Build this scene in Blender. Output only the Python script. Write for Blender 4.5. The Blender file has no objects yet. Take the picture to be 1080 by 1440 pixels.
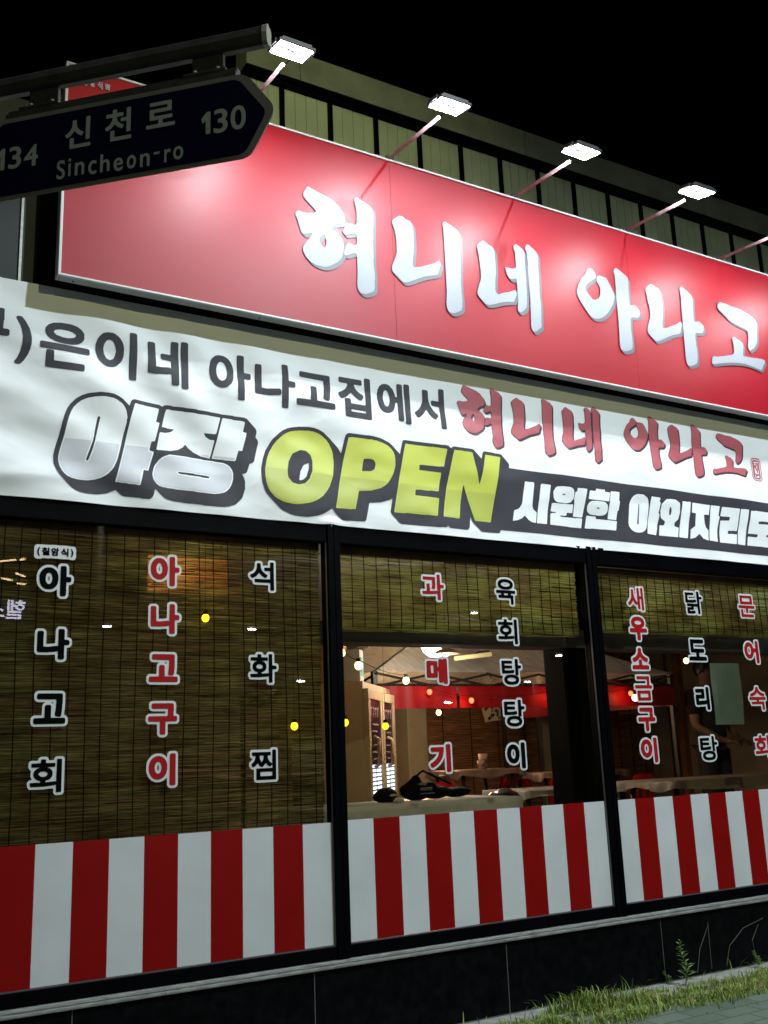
import bpy, bmesh, math, random
from mathutils import Vector, Matrix, noise

random.seed(7)
S = bpy.context.scene
COL = S.collection
R = math.radians

# ------------------------------------------------------------------ camera, world, lights, exposure
cam_data = bpy.data.cameras.new("camera")
cam = bpy.data.objects.new("camera", cam_data)
COL.objects.link(cam)
S.camera = cam
cam_data.sensor_fit = 'HORIZONTAL'
cam_data.sensor_width = 36.0
cam_data.lens = 1430.0 / 1080.0 * 36.0
cam_data.clip_start = 0.05
cam_data.clip_end = 500.0
cam.matrix_world = Matrix((
    (0.86031660, -0.08705761, -0.50227116, 0.0),
    (-0.50833258, -0.22020151, -0.83253185, -5.6),
    (-0.03812264, 0.97156177, -0.23369723, 1.6),
    (0, 0, 0, 1)))

world = bpy.data.worlds.new("World")
S.world = world
world.use_nodes = True
wn = world.node_tree
sky = wn.nodes.new("ShaderNodeTexSky")
sky.sky_type = 'NISHITA'
sky.sun_disc = False
sky.sun_elevation = R(-12)
sky.sun_rotation = R(150)
wn.links.new(sky.outputs[0], wn.nodes["Background"].inputs[0])
wn.nodes["Background"].inputs[1].default_value = 0.05

def light(name, kind, loc, energy, color, size=0.1, target=None, angle=None, blend=1.0):
    d = bpy.data.lights.new(name, kind)
    d.energy = energy
    d.color = color
    if kind == 'SUN':
        d.angle = size
    else:
        d.shadow_soft_size = size
    o = bpy.data.objects.new(name, d)
    COL.objects.link(o)
    o.location = loc
    if target is not None:
        o.rotation_euler = (Vector(target) - Vector(loc)).to_track_quat('-Z', 'Y').to_euler()
    if angle:
        d.spot_size = angle
        d.spot_blend = blend
    return o

# faint night glow, the white street lamp far across the road and the yellowish one nearer by
light("night_glow", 'SUN', (0, -20, 30), 0.05, (1.0, 0.95, 0.85), R(20), (6, 0, 4))
LAMP_W = (7.7, -10.0, 11.4)
LAMP_Y = (4.2, -9.0, 6.35)
# a cut-off luminaire: everything above its cut-off line on the facade stays dark
edge = (Vector((4.5, 0, 5.95)) - Vector(LAMP_W)).normalized()
down = (edge.cross(Vector((0, 0, 1))).normalized())
aim = Matrix.Rotation(R(-75), 3, down) @ edge
light("street_lamp_white_light", 'SPOT', LAMP_W, 5400, (0.75, 0.89, 1.0), 0.10, Vector(LAMP_W) + aim, R(150), 0.06)
edge = (Vector((4.5, 0, 5.9)) - Vector(LAMP_Y)).normalized()
aim_y = Matrix.Rotation(R(-75), 3, edge.cross(Vector((0, 0, 1))).normalized()) @ edge
LAMP_U = (0.6, -7.5, 8.2)
light("street_lamp_yellow_light", 'SPOT', LAMP_Y, 560, (1.0, 1.0, 0.52), 0.10, Vector(LAMP_Y) + aim_y, R(150), 0.05)
light("street_lamp_upper_light", 'SPOT', LAMP_U, 850, (1.0, 1.0, 0.55), 0.15, (2.3, 0.3, 7.1), R(40), 1.0)

S.view_settings.view_transform = 'Standard'
S.view_settings.look = 'None'
S.view_settings.exposure = 0.0
S.view_settings.gamma = 1.0
S.view_settings.use_curve_mapping = False
S.cycles.use_denoising = True
S.cycles.max_bounces = 8
S.cycles.transparent_max_bounces = 12
S.cycles.sample_clamp_indirect = 6.0

# ------------------------------------------------------------------ helpers
MATS = {}

def mat(name, color, rough=0.6, metal=0.0, emit=None, strength=0.0, spec=0.5, noise_scale=None, noise_amt=0.0,
        bump=0.0, bump_scale=40.0, stretch=None, coat=0.0, trans=0.0):
    if name in MATS:
        return MATS[name]
    m = bpy.data.materials.new(name)
    m.use_nodes = True
    nt = m.node_tree
    b = nt.nodes["Principled BSDF"]
    b.inputs["Base Color"].default_value = (*color, 1)
    b.inputs["Roughness"].default_value = rough
    b.inputs["Metallic"].default_value = metal
    b.inputs["Specular IOR Level"].default_value = spec
    b.inputs["Coat Weight"].default_value = coat
    b.inputs["Coat Roughness"].default_value = 0.42 if "sign" in name or "flex" in name else 0.2
    if emit:
        b.inputs["Emission Color"].default_value = (*emit, 1)
        b.inputs["Emission Strength"].default_value = strength
    tc = None
    if noise_scale or bump:
        tc = nt.nodes.new("ShaderNodeTexCoord")
        mp = nt.nodes.new("ShaderNodeMapping")
        nt.links.new(tc.outputs["Object"], mp.inputs[0])
        if stretch:
            mp.inputs["Scale"].default_value = stretch
    if noise_scale:
        n = nt.nodes.new("ShaderNodeTexNoise")
        n.inputs["Scale"].default_value = noise_scale
        n.inputs["Detail"].default_value = 6
        nt.links.new(mp.outputs[0], n.inputs["Vector"])
        mix = nt.nodes.new("ShaderNodeMix")
        mix.data_type = 'RGBA'
        mix.inputs["A"].default_value = (*[c * (1 - noise_amt) for c in color], 1)
        mix.inputs["B"].default_value = (*[min(1, c * (1 + noise_amt)) for c in color], 1)
        cr = nt.nodes.new("ShaderNodeMapRange")
        cr.inputs["From Min"].default_value = 0.3
        cr.inputs["From Max"].default_value = 0.7
        nt.links.new(n.outputs["Fac"], cr.inputs["Value"])
        nt.links.new(cr.outputs[0], mix.inputs["Factor"])
        nt.links.new(mix.outputs["Result"], b.inputs["Base Color"])
        rr = nt.nodes.new("ShaderNodeMapRange")
        rr.inputs["To Min"].default_value = max(0.02, rough - 0.08)
        rr.inputs["To Max"].default_value = min(1, rough + 0.08)
        nt.links.new(n.outputs["Fac"], rr.inputs["Value"])
        nt.links.new(rr.outputs[0], b.inputs["Roughness"])
    if bump:
        n2 = nt.nodes.new("ShaderNodeTexNoise")
        n2.inputs["Scale"].default_value = bump_scale
        n2.inputs["Detail"].default_value = 5
        nt.links.new(mp.outputs[0], n2.inputs["Vector"])
        bp = nt.nodes.new("ShaderNodeBump")
        bp.inputs["Strength"].default_value = bump
        bp.inputs["Distance"].default_value = 0.01
        nt.links.new(n2.outputs["Fac"], bp.inputs["Height"])
        nt.links.new(bp.outputs[0], b.inputs["Normal"])
    if trans:
        t = nt.nodes.new("ShaderNodeBsdfTransparent")
        mx = nt.nodes.new("ShaderNodeMixShader")
        mx.inputs[0].default_value = trans
        nt.links.new(b.outputs[0], mx.inputs[1])
        nt.links.new(t.outputs[0], mx.inputs[2])
        nt.links.new(mx.outputs[0], nt.nodes["Material Output"].inputs[0])
    MATS[name] = m
    return m

class MB:
    """Collects shapes into one mesh."""
    def __init__(self):
        self.bm = bmesh.new()
        self.mi = 0

    def _tag(self, faces):
        for f in faces:
            f.material_index = self.mi

    def box(self, x0, x1, y0, y1, z0, z1, bevel=0.0):
        vs = [self.bm.verts.new((x, y, z)) for x in (x0, x1) for y in (y0, y1) for z in (z0, z1)]
        q = [(0, 1, 3, 2), (4, 6, 7, 5), (0, 4, 5, 1), (2, 3, 7, 6), (0, 2, 6, 4), (1, 5, 7, 3)]
        fs = [self.bm.faces.new([vs[i] for i in k]) for k in q]
        self._tag(fs)
        if bevel:
            es = list({e for f in fs for e in f.edges})
            r = bmesh.ops.bevel(self.bm, geom=es, offset=bevel, segments=2, profile=0.5, affect='EDGES')
            self._tag(r['faces'])
        return self

    def obox(self, c, ax, ay, az, hx, hy, hz, bevel=0.0):
        c, ax, ay, az = Vector(c), Vector(ax), Vector(ay), Vector(az)
        vs = [self.bm.verts.new(c + ax * sx * hx + ay * sy * hy + az * sz * hz)
              for sx in (-1, 1) for sy in (-1, 1) for sz in (-1, 1)]
        q = [(0, 1, 3, 2), (4, 6, 7, 5), (0, 4, 5, 1), (2, 3, 7, 6), (0, 2, 6, 4), (1, 5, 7, 3)]
        fs = [self.bm.faces.new([vs[i] for i in k]) for k in q]
        self._tag(fs)
        if bevel:
            es = list({e for f in fs for e in f.edges})
            r = bmesh.ops.bevel(self.bm, geom=es, offset=bevel, segments=2, profile=0.5, affect='EDGES')
            self._tag(r['faces'])
        return self

    def quad(self, pts):
        f = self.bm.faces.new([self.bm.verts.new(p) for p in pts])
        self._tag([f])
        return self

    def tube(self, pts, r, seg=8, caps=True):
        pts = [Vector(p) for p in pts]
        rs = r if isinstance(r, (list, tuple)) else [r] * len(pts)
        rings = []
        up = Vector((0.13, 0.21, 0.97)).normalized()
        for i, p in enumerate(pts):
            d = (pts[min(i + 1, len(pts) - 1)] - pts[max(i - 1, 0)]).normalized()
            a = d.cross(up)
            if a.length < 1e-3:
                a = d.cross(Vector((1, 0, 0)))
            a.normalize()
            b = d.cross(a)
            rings.append([self.bm.verts.new(p + (a * math.cos(t) + b * math.sin(t)) * rs[i])
                          for t in [2 * math.pi * k / seg for k in range(seg)]])
        fs = []
        for A, B in zip(rings, rings[1:]):
            for k in range(seg):
                fs.append(self.bm.faces.new((A[k], A[(k + 1) % seg], B[(k + 1) % seg], B[k])))
        if caps:
            fs.append(self.bm.faces.new(rings[0][::-1]))
            fs.append(self.bm.faces.new(rings[-1]))
        for f in fs[:-2 if caps else None]:
            f.smooth = seg > 6
        self._tag(fs)
        return self

    def lathe(self, c, prof, seg=20, axis=(0, 0, 1)):
        q = Vector((0, 0, 1)).rotation_difference(Vector(axis))
        c = Vector(c)
        rings = []
        for (r, z) in prof:
            if r < 1e-5:
                rings.append([self.bm.verts.new(c + q @ Vector((0, 0, z)))])
            else:
                rings.append([self.bm.verts.new(c + q @ Vector((r * math.cos(t), r * math.sin(t), z)))
                              for t in [2 * math.pi * k / seg for k in range(seg)]])
        fs = []
        for A, B in zip(rings, rings[1:]):
            for k in range(seg):
                k2 = (k + 1) % seg
                if len(A) == 1 and len(B) > 1:
                    fs.append(self.bm.faces.new((A[0], B[k2], B[k])))
                elif len(B) == 1 and len(A) > 1:
                    fs.append(self.bm.faces.new((A[k], A[k2], B[0])))
                elif len(A) > 1:
                    fs.append(self.bm.faces.new((A[k], A[k2], B[k2], B[k])))
        for f in fs:
            f.smooth = True
        self._tag(fs)
        return self

    def ball(self, c, r, sx=1, sy=1, sz=1, seg=14):
        n = seg // 2
        prof = [(r * math.sin(math.pi * i / n), -r * math.cos(math.pi * i / n)) for i in range(n + 1)]
        prof[0] = (0, -r)
        prof[-1] = (0, r)
        v0 = len(self.bm.verts)
        self.lathe((0, 0, 0), prof, seg)
        self.bm.verts.ensure_lookup_table()
        for v in self.bm.verts[v0:]:
            v.co = Vector(c) + Vector((v.co.x * sx, v.co.y * sy, v.co.z * sz))
        return self

    def rings(self, rings, unit=0.001, place=None):
        """Flat filled outlines (holes by nesting); place maps (a, b) to a point."""
        place = place or (lambda a, b: (a, 0, b))
        es = []
        v0 = len(self.bm.verts)
        for ring in rings:
            vs = [self.bm.verts.new(place(a * unit, b * unit)) for a, b in ring]
            for i in range(len(vs)):
                es.append(self.bm.edges.new((vs[i], vs[(i + 1) % len(vs)])))
        r = bmesh.ops.triangle_fill(self.bm, use_beauty=True, use_dissolve=False, edges=es)
        self._tag([g for g in r['geom'] if isinstance(g, bmesh.types.BMFace)])
        return self

    def cut_grid(self, step, axes=(0, 2)):
        for ax in axes:
            lo = min(v.co[ax] for v in self.bm.verts)
            hi = max(v.co[ax] for v in self.bm.verts)
            n = Vector((0, 0, 0))
            n[ax] = 1
            t = math.floor(lo / step) * step + step
            while t < hi:
                p = Vector((0, 0, 0))
                p[ax] = t
                bmesh.ops.bisect_plane(self.bm, geom=list(self.bm.verts) + list(self.bm.edges) + list(self.bm.faces),
                                       plane_co=p, plane_no=n, dist=1e-6)
                t += step
        return self

    def face_dir(self, d):
        d = Vector(d)
        for f in self.bm.faces:
            f.normal_update()
            if f.normal.dot(d) < 0:
                f.normal_flip()
        return self

    def build(self, name, mats, parent=None, smooth=False, recalc=True):
        me = bpy.data.meshes.new(name)
        if recalc:
            bmesh.ops.recalc_face_normals(self.bm, faces=list(self.bm.faces))
        if smooth:
            for f in self.bm.faces:
                f.smooth = True
        self.bm.to_mesh(me)
        self.bm.free()
        for m in (mats if isinstance(mats, (list, tuple)) else [mats]):
            me.materials.append(m)
        o = bpy.data.objects.new(name, me)
        COL.objects.link(o)
        if parent:
            o.parent = parent
            o.matrix_parent_inverse = Matrix.Translation(-total_loc(parent))
        return o

def total_loc(o):
    """world position of a parent: things are Empties at their base, parts sit at the world origin"""
    return Vector(o.location) if o.type == 'EMPTY' else Vector((0, 0, 0))

def thing(name, label, cat, loc=(0, 0, 0), group=None):
    o = bpy.data.objects.new(name, None)
    COL.objects.link(o)
    o.location = loc
    o.empty_display_size = 0.2
    return tag(o, label, cat, group)

def tag(o, label, cat, group=None):
    o['label'] = label
    o['category'] = cat
    if group:
        o['group'] = group
    return o

def structure(o):
    o['kind'] = 'structure'
    return o

SHAPES = {
  'col_a_f': '1299 2524 1299 2674 1301 2678 1305 2681 1323 2682 1329 2678 1331 2674 1332 2624 1334 2622 1350 2622 1355 2620 1358 2614 1358 2600 1356 2595 1352 2592 1334 2592 1332 2590 1332 2524 1329 2517 1323 2514 1307 2514 1301 2517|1188 2602 1188 2618 1189 2629 1194 2642 1200 2651 1209 2661 1227 2669 1247 2670 1254 2668 1266 2662 1279 2650 1288 2629 1289 2617 1289 2602 1285 2579 1274 2563 1265 2555 1251 2549 1226 2549 1212 2555 1203 2562 1192 2579|1221 2615 1221 2602 1222 2594 1227 2585 1232 2580 1236 2578 1241 2578 1246 2581 1252 2588 1256 2602 1256 2615 1253 2627 1250 2634 1247 2636 1239 2640 1230 2636 1227 2633 1224 2627;1190 2219 1190 2313 1191 2316 1193 2321 1198 2323 1215 2323 1220 2321 1223 2316 1223 2243 1224 2240 1248 2239 1290 2245 1297 2243 1299 2244 1300 2247 1300 2330 1303 2334 1308 2336 1324 2336 1330 2333 1333 2327 1333 2280 1335 2278 1351 2278 1356 2276 1360 2270 1360 2259 1358 2253 1353 2250 1335 2249 1333 2247 1333 2181 1332 2178 1329 2174 1324 2172 1308 2172 1302 2175 1300 2181 1300 2213 1298 2216 1276 2212 1249 2210 1245 2209 1200 2209 1193 2211 1191 2216;1186 1844 1187 1859 1190 1863 1193 1865 1240 1866 1243 1867 1243 1925 1246 1930 1252 1933 1270 1933 1274 1930 1276 1926 1276 1869 1277 1866 1343 1866 1348 1863 1351 1857 1351 1841 1348 1836 1343 1834 1195 1834 1189 1837|1201 1971 1202 1986 1205 1991 1210 1993 1325 1993 1332 1991 1335 1985 1335 1940 1333 1934 1333 1914 1332 1908 1332 1898 1329 1878 1327 1873 1321 1870 1307 1872 1299 1875 1296 1880 1296 1892 1299 1905 1300 1920 1300 1940 1302 1944 1302 1958 1301 1961 1210 1962 1204 1965;1182 1532 1183 1535 1186 1537 1231 1537 1234 1538 1235 1541 1234 1545 1220 1549 1210 1555 1204 1562 1199 1572 1199 1586 1202 1595 1212 1605 1226 1611 1227 1613 1189 1614 1187 1616 1187 1619 1187 1631 1189 1634 1232 1635 1234 1637 1235 1652 1237 1653 1240 1654 1258 1653 1260 1650 1260 1637 1262 1635 1306 1634 1308 1631 1308 1619 1308 1616 1306 1614 1268 1613 1268 1611 1282 1606 1291 1598 1296 1589 1296 1571 1292 1563 1285 1555 1279 1551 1261 1545 1260 1541 1261 1539 1264 1538 1294 1540 1300 1541 1310 1541 1315 1540 1316 1650 1316 1652 1319 1654 1339 1654 1342 1652 1343 1490 1341 1485 1319 1485 1316 1487 1315 1524 1306 1521 1282 1519 1277 1518 1259 1517 1255 1516 1189 1516 1186 1518 1184 1521|1224 1580 1225 1576 1231 1570 1237 1567 1247 1565 1258 1567 1267 1572 1271 1578 1269 1584 1266 1587 1259 1591 1252 1592 1243 1592 1235 1591 1228 1586',
  'col_a_b': '1174 2597 1174 2623 1179 2644 1188 2659 1203 2674 1224 2683 1251 2683 1259 2681 1274 2674 1281 2667 1284 2666 1285 2678 1288 2686 1295 2692 1302 2695 1328 2695 1335 2692 1340 2687 1345 2678 1345 2638 1347 2635 1356 2635 1363 2632 1369 2626 1372 2618 1372 2596 1369 2588 1364 2583 1359 2580 1355 2578 1347 2578 1345 2576 1345 2518 1339 2507 1335 2504 1328 2500 1302 2500 1295 2504 1290 2509 1285 2518 1284 2551 1280 2549 1272 2543 1254 2535 1223 2535 1205 2543 1191 2555 1183 2566 1177 2579|1234 2611 1236 2599 1238 2596 1239 2596 1243 2606 1241 2618 1239 2622 1238 2622;1177 2214 1177 2319 1180 2327 1186 2333 1194 2336 1219 2336 1227 2333 1233 2327 1237 2318 1237 2255 1239 2253 1242 2253 1279 2257 1285 2260 1286 2333 1290 2340 1294 2346 1303 2350 1329 2350 1336 2347 1342 2341 1346 2333 1346 2294 1348 2292 1356 2291 1360 2290 1365 2287 1370 2282 1373 2274 1373 2255 1370 2246 1365 2241 1357 2236 1348 2236 1346 2234 1346 2175 1343 2168 1337 2162 1327 2158 1303 2158 1295 2162 1290 2167 1287 2174 1286 2196 1284 2199 1248 2196 1194 2196 1186 2199 1181 2204;1173 1839 1173 1863 1177 1870 1182 1875 1190 1879 1226 1879 1229 1880 1230 1929 1234 1938 1245 1947 1205 1948 1198 1952 1192 1956 1188 1965 1188 1989 1191 1997 1196 2002 1207 2007 1330 2007 1339 2003 1344 1998 1348 1989 1348 1935 1347 1929 1347 1908 1345 1904 1344 1881 1345 1880 1349 1879 1357 1875 1361 1869 1365 1862 1365 1838 1361 1830 1357 1825 1346 1821 1190 1821 1183 1824 1177 1829|1275 1947 1275 1946 1285 1939 1286 1940 1287 1946 1286 1948;1169 1527 1169 1538 1172 1544 1180 1550 1190 1551 1192 1551 1192 1553 1185 1568 1185 1590 1187 1598 1177 1606 1173 1613 1173 1635 1175 1640 1181 1646 1186 1648 1219 1648 1221 1650 1222 1656 1223 1660 1229 1665 1234 1667 1262 1667 1271 1661 1273 1656 1274 1649 1277 1648 1301 1649 1304 1660 1310 1665 1315 1667 1343 1667 1348 1665 1354 1660 1356 1653 1356 1485 1354 1479 1348 1473 1342 1471 1315 1471 1310 1473 1305 1478 1303 1482 1302 1503 1300 1506 1264 1504 1258 1502 1183 1503 1178 1505 1174 1511 1171 1517',
  'col_b_f': '1914 2611 1914 2765 1916 2770 1921 2773 1939 2773 1944 2771 1947 2765 1947 2714 1949 2712 1966 2712 1971 2710 1974 2704 1974 2690 1972 2685 1967 2682 1949 2682 1947 2680 1947 2611 1945 2604 1939 2601 1922 2601 1916 2604|1803 2692 1803 2708 1805 2717 1811 2735 1817 2744 1825 2752 1838 2760 1846 2761 1861 2762 1873 2758 1882 2753 1891 2745 1900 2729 1903 2717 1905 2704 1903 2681 1900 2669 1892 2655 1883 2646 1868 2637 1856 2636 1840 2637 1828 2643 1820 2649 1814 2657 1808 2669 1805 2680|1836 2705 1836 2692 1839 2680 1843 2673 1852 2667 1858 2668 1863 2671 1869 2680 1872 2693 1872 2705 1869 2717 1865 2724 1859 2730 1849 2730 1841 2722;1807 2375 1807 2472 1807 2475 1810 2480 1815 2482 1831 2482 1836 2480 1839 2475 1840 2399 1841 2396 1860 2395 1903 2401 1909 2401 1914 2399 1916 2400 1916 2403 1917 2490 1919 2495 1924 2497 1941 2497 1947 2493 1949 2487 1949 2438 1951 2435 1968 2435 1973 2433 1976 2427 1976 2415 1974 2409 1969 2406 1951 2405 1949 2403 1949 2336 1949 2333 1946 2328 1941 2326 1924 2326 1918 2330 1916 2334 1916 2369 1914 2372 1894 2368 1867 2366 1863 2365 1816 2365 1813 2365 1809 2368;1801 2063 1802 2078 1804 2082 1808 2085 1856 2085 1859 2086 1860 2141 1862 2146 1868 2150 1886 2149 1891 2146 1892 2143 1893 2089 1894 2086 1961 2085 1966 2083 1969 2077 1969 2060 1966 2056 1961 2054 1810 2054 1804 2057|1818 2188 1818 2203 1821 2207 1826 2210 1942 2210 1948 2207 1951 2203 1951 2200 1951 2140 1947 2101 1943 2093 1939 2090 1930 2090 1918 2092 1915 2094 1913 2098 1913 2107 1915 2120 1917 2144 1918 2149 1918 2174 1917 2177 1826 2178 1820 2181;1802 1846 1802 1860 1805 1864 1810 1866 1907 1866 1910 1867 1912 1870 1914 1882 1914 1894 1915 1899 1915 1906 1826 1907 1822 1910 1820 1915 1820 1929 1823 1935 1829 1937 1939 1937 1943 1936 1947 1933 1948 1929 1949 1897 1947 1891 1947 1875 1946 1869 1948 1867 1961 1866 1966 1863 1968 1858 1968 1843 1965 1839 1960 1837 1904 1836 1901 1835 1900 1773 1897 1766 1892 1765 1876 1765 1871 1767 1868 1771 1868 1833 1867 1836 1810 1837 1804 1840;1927 1500 1928 1655 1930 1660 1934 1662 1954 1663 1960 1660 1962 1653 1962 1499 1960 1494 1955 1491 1937 1490 1931 1493 1928 1497|1809 1581 1809 1596 1811 1607 1814 1617 1818 1626 1823 1632 1832 1642 1847 1649 1856 1651 1867 1651 1877 1649 1889 1643 1900 1634 1908 1622 1912 1610 1914 1601 1914 1575 1909 1557 1899 1541 1889 1533 1876 1527 1864 1525 1849 1526 1832 1534 1822 1545 1815 1556 1811 1568|1842 1589 1845 1571 1849 1564 1855 1558 1859 1556 1865 1557 1870 1559 1876 1566 1881 1583 1881 1595 1877 1608 1870 1617 1865 1619 1859 1619 1855 1617 1850 1613 1844 1601',
  'col_b_b': '1790 2687 1790 2713 1794 2734 1804 2751 1818 2765 1834 2773 1841 2775 1867 2775 1874 2773 1889 2766 1897 2759 1900 2757 1901 2770 1904 2777 1910 2784 1918 2787 1943 2787 1951 2784 1956 2779 1960 2770 1961 2728 1963 2726 1972 2725 1978 2722 1984 2716 1987 2708 1987 2686 1984 2678 1979 2673 1975 2670 1970 2669 1963 2668 1961 2666 1960 2605 1955 2594 1951 2591 1943 2588 1918 2588 1910 2591 1905 2596 1901 2605 1900 2641 1898 2641 1889 2633 1885 2630 1873 2624 1862 2622 1846 2622 1837 2624 1820 2631 1811 2639 1802 2650 1794 2665 1791 2674|1850 2701 1851 2689 1853 2685 1855 2685 1858 2696 1857 2708 1855 2713 1853 2713;1793 2370 1793 2478 1797 2486 1801 2491 1810 2495 1836 2495 1843 2492 1850 2486 1853 2478 1853 2412 1854 2409 1855 2409 1893 2413 1902 2415 1903 2493 1906 2501 1911 2506 1920 2510 1945 2510 1953 2507 1958 2502 1963 2493 1963 2451 1965 2449 1972 2449 1977 2447 1981 2444 1986 2439 1990 2432 1990 2411 1986 2402 1981 2396 1974 2392 1965 2392 1963 2390 1963 2330 1959 2322 1954 2317 1944 2312 1920 2312 1912 2316 1906 2322 1903 2328 1903 2352 1900 2355 1872 2353 1866 2351 1810 2351 1803 2355 1798 2360;1788 2059 1788 2083 1792 2089 1797 2095 1805 2099 1843 2099 1846 2100 1847 2147 1851 2155 1861 2164 1822 2165 1814 2168 1809 2173 1805 2182 1805 2206 1808 2213 1813 2219 1823 2223 1946 2223 1955 2220 1960 2215 1965 2204 1965 2135 1961 2101 1963 2099 1967 2098 1975 2094 1980 2089 1983 2081 1983 2057 1980 2050 1975 2045 1964 2040 1805 2040 1798 2044 1792 2048|1891 2164 1892 2162 1904 2154 1905 2161 1904 2164;1788 1842 1788 1864 1794 1873 1804 1880 1895 1880 1898 1881 1900 1885 1900 1891 1898 1893 1825 1893 1815 1897 1810 1903 1806 1909 1806 1932 1809 1941 1816 1947 1825 1950 1943 1950 1952 1947 1959 1941 1962 1932 1962 1893 1961 1882 1962 1881 1973 1875 1978 1871 1981 1865 1981 1839 1976 1830 1966 1823 1918 1823 1915 1822 1914 1768 1911 1761 1904 1754 1897 1751 1873 1751 1863 1755 1857 1761 1854 1768 1853 1822 1850 1823 1804 1823 1798 1826 1793 1831;1795 1577 1796 1601 1797 1613 1802 1625 1811 1640 1825 1654 1835 1659 1852 1664 1870 1664 1880 1663 1897 1655 1912 1642 1913 1642 1914 1659 1916 1664 1922 1672 1930 1676 1960 1676 1967 1672 1974 1664 1975 1658 1975 1494 1971 1485 1963 1479 1958 1477 1931 1477 1924 1480 1919 1485 1914 1494 1913 1534 1894 1519 1880 1513 1870 1511 1855 1511 1844 1513 1826 1521 1811 1536 1806 1542 1797 1563|1857 1593 1857 1581 1859 1574 1862 1572 1864 1574 1867 1586 1867 1592 1864 1602 1862 1604 1859 1601',
  'col_c_f': '2445 2657 2445 2669 2447 2672 2449 2673 2548 2674 2548 2723 2545 2724 2512 2724 2509 2728 2509 2741 2510 2743 2513 2745 2547 2746 2548 2749 2549 2778 2554 2779 2570 2779 2573 2778 2574 2611 2572 2606 2552 2606 2549 2608 2548 2648 2548 2651 2546 2652 2450 2652 2446 2654|2416 2693 2417 2696 2419 2698 2434 2705 2440 2709 2451 2720 2455 2726 2461 2744 2461 2767 2463 2770 2467 2770 2483 2770 2486 2769 2488 2741 2493 2729 2497 2723 2507 2714 2518 2706 2527 2702 2530 2699 2530 2696 2530 2692 2522 2682 2519 2681 2513 2681 2493 2692 2476 2709 2473 2708 2462 2694 2454 2687 2440 2679 2434 2677 2426 2678 2417 2690;2413 2099 2414 2103 2417 2104 2458 2105 2459 2106 2460 2108 2460 2111 2458 2114 2446 2117 2437 2123 2433 2128 2428 2138 2428 2155 2433 2165 2441 2173 2455 2179 2455 2180 2419 2182 2417 2183 2416 2186 2416 2198 2418 2201 2458 2202 2460 2204 2460 2218 2462 2220 2465 2220 2483 2219 2485 2216 2485 2204 2488 2202 2525 2201 2527 2198 2527 2186 2527 2183 2525 2182 2490 2180 2491 2179 2504 2173 2512 2165 2517 2155 2517 2138 2512 2128 2507 2123 2498 2117 2488 2114 2485 2110 2486 2107 2489 2106 2500 2106 2521 2109 2527 2109 2531 2107 2532 2218 2533 2220 2536 2221 2552 2221 2555 2220 2556 2156 2558 2154 2581 2153 2583 2150 2583 2137 2582 2133 2579 2132 2558 2131 2556 2129 2556 2057 2554 2053 2536 2052 2532 2054 2532 2087 2530 2090 2513 2087 2485 2085 2480 2084 2420 2084 2417 2085 2415 2089|2452 2147 2454 2141 2457 2138 2464 2135 2471 2133 2482 2135 2488 2138 2491 2141 2493 2146 2491 2152 2488 2155 2483 2158 2474 2160 2470 2160 2459 2157 2455 2152;2416 1582 2416 1588 2424 1594 2432 1602 2436 1608 2442 1626 2442 1630 2440 1632 2424 1632 2421 1634 2420 1650 2422 1653 2536 1653 2538 1650 2538 1635 2535 1632 2519 1632 2519 1623 2523 1611 2530 1600 2536 1594 2547 1587 2548 1663 2551 1665 2569 1665 2571 1663 2572 1660 2571 1498 2569 1496 2566 1496 2451 1496 2448 1496 2446 1498 2446 1557 2447 1561 2545 1562 2548 1564 2547 1580 2544 1578 2536 1570 2529 1570 2521 1574 2506 1590 2499 1581 2491 1572 2485 1568 2479 1568 2475 1569 2467 1574 2455 1589 2454 1589 2445 1578 2431 1569 2423 1570 2416 1579|2471 1537 2471 1519 2473 1517 2544 1517 2547 1518 2547 1519 2547 1539 2545 1541 2475 1541 2472 1540|2468 1630 2468 1621 2471 1611 2476 1602 2479 1597 2481 1597 2489 1609 2492 1620 2493 1630 2491 1632 2481 1633 2469 1632',
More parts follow.
